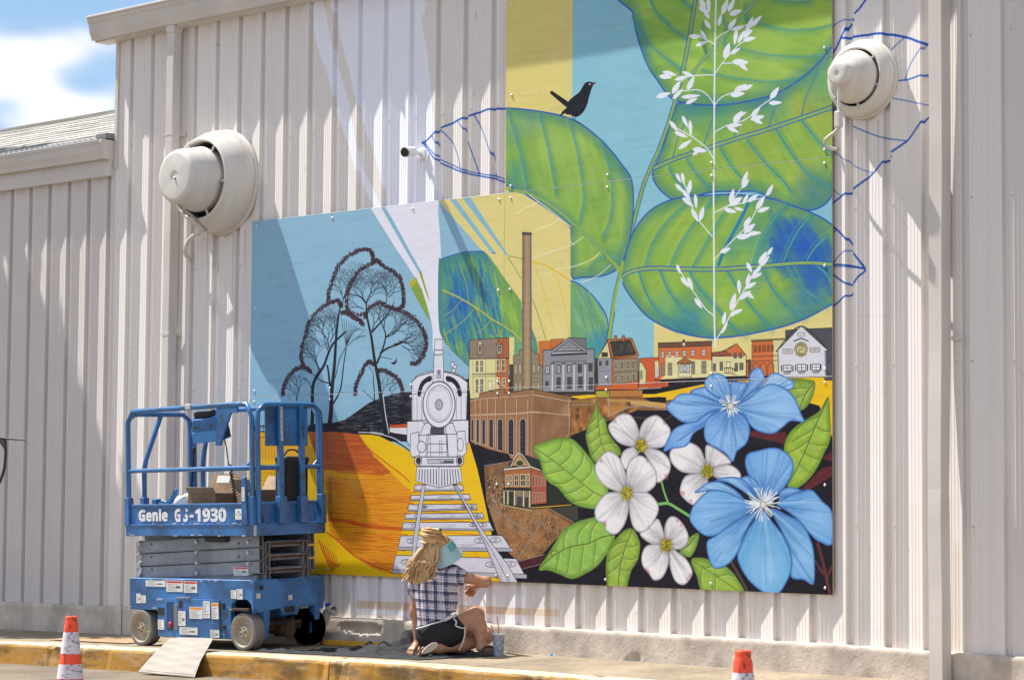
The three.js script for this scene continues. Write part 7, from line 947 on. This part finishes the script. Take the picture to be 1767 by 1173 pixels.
{
  const her = thing('person', 'person kneeling with back turned, in plaid shirt, black shorts and pale blue visor, painting', 'person', [-0.347, groundY(-0.347, 0.6) + 0.012, 0.616]); her.rotation.y = 0.7424;
  const HC = [0.052, 0.795, -0.055], UP = V3(0.30, 0.86, -0.42).normalize(), FW = V3(0.62, -0.52, -0.58); FW.addScaledVector(UP, -FW.dot(UP)).normalize(); const SD = new THREE.Vector3().crossVectors(FW, UP);
  const hp = (f, u, s) => [HC[0] + FW.x * f + UP.x * u + SD.x * s, HC[1] + FW.y * f + UP.y * u + SD.y * s, HC[2] + FW.z * f + UP.z * u + SD.z * s];
  const core = [
    [[0.0, 0.16, -0.02], [0.13, 0.165, -0.03], 0.115, 0.115], [[0.03, 0.28, -0.02], [0.06, 0.19, -0.02], 0.095, 0.11], [[0.015, 0.55, -0.05], [0.03, 0.28, -0.02], 0.105, 0.098], [[-0.10, 0.585, -0.05], [0.145, 0.605, -0.05], 0.058, 0.058],
    [[0.03, 0.62, -0.05], [0.045, 0.745, -0.06], 0.052, 0.048], // neck
    [[0.155, 0.595, -0.05], [0.405, 0.545, -0.07], 0.047, 0.036], [[0.405, 0.545, -0.07], [0.315, 0.505, -0.27], 0.036, 0.026], // right arm
    [[-0.115, 0.575, -0.06], [-0.135, 0.315, -0.10], 0.045, 0.036], [[-0.135, 0.315, -0.10], [-0.112, 0.075, -0.10], 0.035, 0.025], // left arm
    [[0.135, 0.155, -0.03], [0.325, 0.295, -0.10], 0.098, 0.062], [[0.335, 0.285, -0.10], [0.352, 0.20, -0.06], 0.058, 0.058], [[0.352, 0.20, -0.06], [0.375, 0.075, 0.0], 0.056, 0.036], [[0.372, 0.055, 0.02], [0.455, 0.035, -0.01], 0.036, 0.024], // right leg and foot
    [[0.03, 0.13, -0.10], [0.405, 0.13, -0.26], 0.09, 0.058], [[0.405, 0.125, -0.25], [0.22, 0.065, -0.03], 0.056, 0.054], [[0.22, 0.065, -0.03], [0.055, 0.052, 0.10], 0.05, 0.034], [[0.055, 0.052, 0.10], [-0.05, 0.040, 0.145], 0.034, 0.024], // left leg folded under
  ];
  const bodyF = blend(core, 0.035);
  const headF = (x, y, z) => { // skull, jaw, nose, ears, lips, brow
    let d = ellip(x, y, z, [...hp(-0.008, 0.022, 0), 0.088, 0.092, 0.088]); d = smin(d, capsule(x, y, z, [hp(0.03, -0.02, 0), hp(0.052, -0.078, 0), 0.062, 0.030]), 0.04); d = smin(d, capsule(x, y, z, [hp(0.085, 0.012, 0), hp(0.104, -0.022, 0), 0.009, 0.014]), 0.016);
    for (const s of [-1, 1]) { d = smin(d, capsule(x, y, z, [hp(-0.005, 0.022, s * 0.086), hp(0.0, -0.022, s * 0.083), 0.012, 0.008]), 0.012); d = smin(d, capsule(x, y, z, [hp(0.074, 0.026, s * 0.012), hp(0.066, 0.026, s * 0.046), 0.011, 0.010]), 0.016); d = Math.max(d, -(Math.hypot(x - hp(0.088, 0.008, s * 0.031)[0], y - hp(0.088, 0.008, s * 0.031)[1], z - hp(0.088, 0.008, s * 0.031)[2]) - 0.012)); d = smin(d, Math.hypot(x - hp(0.073, 0.008, s * 0.031)[0], y - hp(0.073, 0.008, s * 0.031)[1], z - hp(0.073, 0.008, s * 0.031)[2]) - 0.0125, 0.004); }
    d = smin(d, capsule(x, y, z, [hp(0.088, -0.047, -0.018), hp(0.088, -0.047, 0.018), 0.007, 0.007]), 0.008); d = smin(d, capsule(x, y, z, [hp(0.086, -0.058, -0.014), hp(0.086, -0.058, 0.014), 0.008, 0.008]), 0.006);
    return smin(d, capsule(x, y, z, [[0.04, 0.69, -0.055], hp(-0.02, -0.03, 0), 0.048, 0.05]), 0.03);
  };
  // fingers: own chains rooted inside the palm
  const handF = (W, dir, side, nrm, curl) => { // wrist, direction of the fingers, across the palm, out of the back of the hand
    const at = (f, s, n) => [W[0] + dir[0] * f + side[0] * s + nrm[0] * n, W[1] + dir[1] * f + side[1] * s + nrm[1] * n, W[2] + dir[2] * f + side[2] * s + nrm[2] * n], bones = [[at(-0.02, 0, 0), at(0.03, 0, 0), 0.024, 0.024]];
    const parts = []; for (const s of [-0.024, -0.008, 0.008, 0.024]) bones.push([at(0.02, s * 0.8, 0), at(0.078, s, 0.002), 0.014, 0.0105]);
    [[-0.026, 0.058], [-0.009, 0.072], [0.009, 0.078], [0.026, 0.070]].forEach(([s, l]) => { const a = at(0.078, s, 0.002), c1 = curl, b = at(0.078 + l * 0.45 * Math.cos(c1), s * 1.1, -l * 0.45 * Math.sin(c1)), c = at(0.078 + l * 0.45 * Math.cos(c1) + l * 0.32 * Math.cos(c1 * 2.1), s * 1.12, -l * 0.45 * Math.sin(c1) - l * 0.32 * Math.sin(c1 * 2.1)), d = at(0.078 + l * 0.45 * Math.cos(c1) + l * 0.32 * Math.cos(c1 * 2.1) + l * 0.23 * Math.cos(c1 * 2.9), s * 1.1, -l * 0.45 * Math.sin(c1) - l * 0.32 * Math.sin(c1 * 2.1) - l * 0.23 * Math.sin(c1 * 2.9)); parts.push([[a, b, 0.0095, 0.0085], [b, c, 0.0085, 0.0078], [c, d, 0.0078, 0.0065]]); });
    parts.push([[at(0.018, 0.024, -0.006), at(0.052, 0.048, -0.016), 0.0125, 0.0105], [at(0.052, 0.048, -0.016), at(0.083, 0.046, -0.028 - curl * 0.008), 0.010, 0.0075]]);
    const palm = blend(bones, 0.018), fs = parts.map((p) => blend(p, 0.006)); return (x, y, z) => { let d = palm(x, y, z); for (const f of fs) d = smin(d, f(x, y, z), 0.006); return d; };
  };
  const handR = handF([0.315, 0.505, -0.27], [-0.20, -0.35, -0.915], [-0.78, 0.62, -0.06], [0.59, 0.70, -0.39], 0.75), handL = handF([-0.112, 0.078, -0.10], [-0.55, -0.62, 0.55], [0.72, -0.05, 0.69], [-0.42, 0.78, 0.46], 0.35);
  const toes = (A, dir, side) => { const fs = []; for (let k = 0; k < 5; k++) { const s = (k - 2) * 0.015, l = 0.03 - k * 0.003; fs.push([[A[0] + side[0] * s, A[1] + side[1] * s, A[2] + side[2] * s], [A[0] + side[0] * s * 1.1 + dir[0] * l, A[1] - 0.008 + side[1] * s, A[2] + side[2] * s * 1.1 + dir[2] * l], k ? 0.0085 : 0.011, k ? 0.007 : 0.0095]); } return fs; };
  const feet = blend([...toes([0.475, 0.032, -0.012], [0.97, 0, -0.1], [0.1, 0, 0.97]), ...toes([-0.062, 0.036, 0.150], [-0.92, 0, 0.39], [0.2, 0.85, 0.4])], 0.006);
  const skin = phy({ color: lin(0.50, 0.255, 0.155), roughness: 0.5, sheen: 0.3, map: grain(256, (u, v) => { const k = 0.94 + (fbm(u * 14, v * 14, 51, 4, 14) - 0.5) * 0.16; return [k, k * 0.98, k * 0.96]; }, 3, true) });
  const all = (x, y, z) => { let d = bodyF(x, y, z); d = smin(d, feet(x, y, z), 0.012); return d; };
  const wristR = (x, y, z) => smin(handR(x, y, z), capsule(x, y, z, core[6]), 0.02), wristL = (x, y, z) => smin(handL(x, y, z), capsule(x, y, z, core[8]), 0.02);
  mesh('body', [polygonise(all, [0.15, 0.37, -0.06], 0.46, 92), polygonise(headF, [HC[0], HC[1] - 0.01, HC[2]], 0.155, 76), polygonise((x, y, z) => Math.max(wristR(x, y, z), z + 0.20), [0.29, 0.47, -0.32], 0.14, 84), polygonise((x, y, z) => Math.max(wristL(x, y, z), y - 0.13), [-0.155, 0.05, -0.06], 0.125, 80)], skin, her);
  { const eyeM = phy({ color: lin(0.75, 0.73, 0.7), roughness: 0.2 }), iris = phy({ color: lin(0.06, 0.09, 0.12), roughness: 0.2 }); for (const s of [-1, 1]) { const e = mesh('eye', [new THREE.SphereGeometry(0.0115, 14, 10).translate(...hp(0.0765, 0.008, s * 0.031))], eyeM, her); mesh('iris', [new THREE.SphereGeometry(0.0055, 10, 8).translate(...hp(0.0845, 0.006, s * 0.031))], iris, e); } }
  // plaid shirt: a loose shell over the torso with short sleeves, hem pulled up to the right
  const pc = document.createElement('canvas'); pc.width = pc.height = 512; {
    const x = pc.getContext('2d'); x.fillStyle = '#c9ccd6'; x.fillRect(0, 0, 512, 512); const T = 128;
    for (let k = 0; k < 4; k++) { for (const v of [0, 1]) { const R = (o, w, col, a) => { x.globalAlpha = a; x.fillStyle = col; v ? x.fillRect(0, k * T + o, 512, w) : x.fillRect(k * T + o, 0, w, 512); x.globalAlpha = 1; }; R(8, 44, '#27304f', 0.58); R(16, 8, '#12182e', 0.4); R(38, 6, '#12182e', 0.4); R(74, 26, '#6f7f9c', 0.42); R(60, 5, '#b0253e', 0.75); R(108, 5, '#b0253e', 0.6); R(84, 3, '#f0f0f2', 0.8); R(92, 3, '#f0f0f2', 0.7); R(120, 4, '#f2f2f4', 0.8); } }
    const im = x.getImageData(0, 0, 512, 512); for (let i = 0; i < im.data.length; i += 4) { const n = (hash3(i, 3, 5) - 0.5) * 16; im.data[i] += n; im.data[i + 1] += n; im.data[i + 2] += n; } x.putImageData(im, 0, 0);
  }
  const pt = new THREE.CanvasTexture(pc); pt.colorSpace = THREE.SRGBColorSpace; pt.wrapS = pt.wrapT = THREE.RepeatWrapping; pt.repeat.set(3.6, 3.6);
  const shirtM = phy({ map: pt, roughness: 0.9, sheen: 0.25, sheenRoughness: 0.8, bumpMap: bumpFine, bumpScale: 0.001 });
  const shirtF = (x, y, z) => {
    const t = clamp((y - 0.17) / 0.46, 0, 1), cx = lerp(0.036, 0.018, t), w = lerp(0.148, 0.168, sstep(0, 0.8, t)) - 0.03 * sstep(0.86, 1, t), d = lerp(0.125, 0.118, t) - 0.02 * sstep(0.8, 1, t), cz = lerp(-0.015, -0.05, t);
    let q = (Math.hypot((x - cx) / w, (z - cz) / d) - 1) * Math.min(w, d); q = Math.max(q, y - 0.625);
    q = smin(q, capsule(x, y, z, [[-0.10, 0.578, -0.05], [0.150, 0.602, -0.05], 0.070, 0.070]), 0.05); q = smin(q, capsule(x, y, z, [[0.150, 0.600, -0.05], [0.245, 0.578, -0.058], 0.064, 0.066]), 0.03); q = smin(q, capsule(x, y, z, [[-0.11, 0.575, -0.055], [-0.135, 0.47, -0.075], 0.062, 0.058]), 0.03);
    const fold = Math.sin((x * 1.0 + y * 0.35) * 62 + 5 * fbm(x * 9 + 3, y * 6, 4, 3)) * 0.0045 * sstep(0.55, 0.30, y) + Math.sin((x * 0.8 - y * 0.9) * 46 + 4 * fbm(x * 8, y * 8 + 5, 9, 3)) * 0.0035 * sstep(0.30, 0.55, y) - 0.013 * Math.exp(-(((x + 0.062 + (y - 0.3) * 0.06) / 0.011) ** 2)) * sstep(0.22, 0.34, y) * sstep(0.62, 0.45, y) * sstep(0, 0.05, z);
    q += fold + (fbm3(x * 20 + 5, y * 20 + 5, z * 20 + 5, 2) - 0.5) * 0.005;
    q = Math.max(q, (0.236 + 0.437 * x + 0.012 * Math.sin(x * 50)) * 0.916 - y * 0.916);           // hem
    const sl = (x - 0.243) * 0.975 - (y - 0.575) * 0.21; q = Math.max(q, sl); q = Math.max(q, -(Math.hypot(x - 0.045, z + 0.07) - 0.055) * (y > 0.60 ? 1 : -1) - (y > 0.60 ? 0 : 9));
    return q;
  };
  mesh('shirt', [polygonise(shirtF, [0.03, 0.42, -0.04], 0.285, 100, (x, y, z) => [x * 0.96 + (z + 0.2) * 0.55 + y * 0.10, y + x * 0.06])], shirtM, her);
  mesh('hem_tie', [tube([[0.10, 0.262, 0.095], [0.135, 0.285, 0.105], [0.165, 0.292, 0.075], [0.178, 0.300, 0.03]], 0.012, 20, 8), new THREE.SphereGeometry(0.018, 10, 8).scale(1, 0.7, 0.8).translate(0.125, 0.278, 0.105), tube([[-0.115, 0.195, 0.05], [-0.10, 0.200, 0.085], [-0.05, 0.215, 0.108], [0.02, 0.240, 0.112], [0.10, 0.262, 0.095]], 0.0065, 30, 6)], std({ color: lin(0.55, 0.55, 0.58), roughness: 0.9 }), her);
  // black running shorts with white piping
  const thigh = core[9];
  const shortsF = (x, y, z) => {
    let q = ellip(x, y, z, [0.055, 0.155, -0.015, 0.185, 0.150, 0.148]); q = smin(q, capsule(x, y, z, [[0.10, 0.14, -0.02], [0.235, 0.225, -0.06], 0.118, 0.088]), 0.04); q = smin(q, capsule(x, y, z, [[0.02, 0.12, -0.06], [0.18, 0.12, -0.15], 0.105, 0.095]), 0.04); q += (fbm3(x * 13 + 9, y * 13 + 9, z * 13 + 9, 3) - 0.5) * 0.016;
    q = Math.max(q, x - (0.243 - 1.9 * Math.max(0, 0.17 - y) * Math.max(0, 0.17 - y) - 0.9 * Math.max(0, y - 0.22))); q = Math.max(q, y - (0.262 + 0.437 * x)); return Math.max(q, 0.004 - y);
  };
  const shortsM = std({ color: lin(0.008, 0.008, 0.011), roughness: 0.8, bumpMap: bumpFine, bumpScale: 0.001 });
  mesh('shorts', [polygonise(shortsF, [0.06, 0.16, -0.03], 0.24, 76)], shortsM, her);
  mesh('piping', [tube([[0.165, 0.275, 0.085], [0.185, 0.250, 0.095], [0.180, 0.225, 0.110], [0.205, 0.210, 0.095], [0.242, 0.200, 0.045]], 0.0055, 30, 6), tube([[0.246, 0.21, 0.035], [0.248, 0.16, 0.055], [0.232, 0.09, 0.070], [0.205, 0.035, 0.07]], 0.005, 30, 6)], std({ color: lin(0.7, 0.66, 0.66), roughness: 0.8 }), her);
  // flip-flops
  const soleM = std({ color: lin(0.52, 0.44, 0.33), roughness: 0.85 }), sole = (L, W2) => prism(Array.from({ length: 22 }, (_, i) => { const a = i / 22 * 6.2832; return [L / 2 * Math.cos(a), W2 / 2 * Math.sin(a) * (0.82 + 0.18 * Math.cos(a))]; }), 0.02, 0.004);
  const s1 = mesh('flip_flop', [sole(0.25, 0.095).rotateX(-Math.PI / 2)], std({ color: lin(0.10, 0.08, 0.07), roughness: 0.85 }), her); s1.position.set(0.405, 0.002, 0.01); mesh('toe_strap', [tube([[0.075, 0.02, -0.004], [0.05, 0.055, 0.02], [0.0, 0.06, 0.045], [-0.03, 0.02, 0.05]], 0.006, 20, 6), tube([[0.075, 0.02, -0.004], [0.05, 0.06, -0.01], [0.01, 0.062, -0.03], [-0.02, 0.02, -0.045]], 0.006, 20, 6)], M.black, s1);
  const s2 = mesh('flip_flop', [sole(0.24, 0.09)], soleM, her); s2.position.set(-0.015, 0.052, 0.172); s2.rotation.set(-0.30, 0.35, 0.62); s2.scale.set(0.62, 0.75, 1);
  // hair: blonde ropes wound into a top knot, the rest hanging down the back
  const R = mulberry(321), tones = [[0.70, 0.45, 0.22], [0.58, 0.35, 0.155], [0.80, 0.58, 0.33], [0.42, 0.235, 0.10]].map((c) => std({ color: lin(...c), roughness: 0.6, bumpMap: bumpFine, bumpScale: 0.002 })), bins = [[], [], [], []];
  for (let i = 0; i < 150; i++) { // scalp to knot
    const a = R() * 6.283, b = 0.3 + R() * 1.75, rx = 0.096; const s = [HC[0] - 0.008 + Math.sin(b) * Math.cos(a) * rx, HC[1] + 0.012 + Math.cos(b) * 0.098, HC[2] + Math.abs(Math.sin(b) * Math.sin(a)) * rx + (Math.sin(a) < 0 ? -0.03 : 0.002)];
    const k = [-0.012 + (R() - 0.5) * 0.06, 0.885 + (R() - 0.5) * 0.05, 0.035 + (R() - 0.5) * 0.05]; bins[Math.floor(R() * 4)].push(tube([s, [lerp(s[0], k[0], 0.5) - 0.012, lerp(s[1], k[1], 0.5) + 0.008, lerp(s[2], k[2], 0.5) + 0.03], k], 0.0065 + R() * 0.003, 8, 5));
  }
  for (let i = 0; i < 34; i++) { // the knot itself, wound round
    const t0 = R() * 6.28, tilt = (R() - 0.5) * 0.9, rr = 0.040 + R() * 0.034, y0 = 0.895 + (R() - 0.5) * 0.085, pts = []; for (let k = 0; k <= 14; k++) { const a = t0 + k / 14 * (3.6 + R() * 0.2); pts.push([-0.012 + Math.cos(a) * rr * 1.02, y0 + Math.sin(a) * tilt * 0.05 + (k / 14 - 0.5) * 0.03, 0.03 + Math.sin(a) * rr]); } bins[Math.floor(R() * 4)].push(tube(pts, 0.0085 + R() * 0.004, 26, 6));
  }
  for (let i = 0; i < 420; i++) { // lengths hanging to the left of the spine
    const u = R(), v = R(), x0 = lerp(-0.055, 0.055, u), x1 = lerp(-0.20, -0.01, Math.pow(u, 0.8)) + (R() - 0.5) * 0.05, y1 = lerp(0.53, 0.70, Math.pow(R(), 1.5)) + Math.abs(u - 0.35) * 0.05, zz = 0.02 + v * 0.05, w = (R() - 0.5) * 0.05;
    bins[Math.floor(R() * 4)].push(tube([[x0, 0.875 - R() * 0.05, 0.02 + v * 0.03], [lerp(x0, x1, 0.25) + w * 0.5, 0.79, 0.045 + v * 0.045], [lerp(x0, x1, 0.6) + w, 0.70, zz + 0.035], [lerp(x0, x1, 0.85) - w * 0.6, lerp(0.70, y1, 0.6), zz + 0.045 + R() * 0.015], [x1 + Math.sin(i * 7.1) * 0.012, y1, zz + 0.05 + (R() - 0.5) * 0.03]], 0.0024 + R() * 0.0026, 14, 4));
  }
  const cap = mesh('hair', [(() => { const g = new THREE.SphereGeometry(0.094, 24, 16); g.translate(HC[0] - 0.012, HC[1] + 0.018, HC[2] + 0.012); return g; })()], tones[3], her);
  bins.forEach((b, i) => { mesh('hair_strands', b, tones[i], cap).userData = { kind: 'stuff' }; });
  // pale blue bell-shaped visor pulled low
  { const ax = V3(0.34, -0.80, -0.28).normalize(), prof = [[0.088, -0.012], [0.094, 0.0], [0.099, 0.03], [0.108, 0.065], [0.124, 0.105], [0.134, 0.128], [0.135, 0.131], [0.132, 0.131], [0.121, 0.105], [0.104, 0.065], [0.095, 0.03], [0.088, -0.012]];
    const mk = (a0, a1, pr) => { const g = new THREE.LatheGeometry(pr.map(([a, b]) => new THREE.Vector2(a, b)), 40, a0, a1); g.scale(1.12, 1, 0.92); g.applyQuaternion(new THREE.Quaternion().setFromUnitVectors(V3(0, 1, 0), ax)); g.translate(0.062, 0.828, -0.052); return g; };
    const v = mesh('visor', [mk(-0.6, 4.4, prof)], phy({ color: lin(0.36, 0.55, 0.60), roughness: 0.7, sheen: 0.3, side: THREE.DoubleSide }), her); mesh('visor_band', [mk(-0.4, 1.2, [[0.0905, -0.006], [0.0965, 0.004], [0.1015, 0.032], [0.1075, 0.055]])], phy({ color: lin(0.12, 0.42, 0.44), roughness: 0.7, side: THREE.DoubleSide }), v); }
  // brush in the right hand, its tip at the mural's lower edge
  const w0 = [0.262, 0.435, -0.345], br = thing('held_brush', 'slim paintbrush held in the kneeling person\'s right hand at the mural edge', 'paintbrush', [0, 0, 0]); br.position.copy(her.position); br.rotation.y = 0.7424;
  mesh('handle', [rod([0.245, 0.40, -0.25], [0.300, 0.512, -0.50], 0.0045, 0.006, 10)], std({ color: lin(0.45, 0.2, 0.08), roughness: 0.5 }), br); mesh('ferrule', [rod([0.300, 0.512, -0.50], [0.3075, 0.5275, -0.535], 0.0065, 0.0075, 10)], M.galv, br); mesh('bristles', [rod([0.3075, 0.5275, -0.535], [0.314, 0.541, -0.565], 0.007, 0.003, 10)], M.black, br);
}

renderer.render(scene, camera);
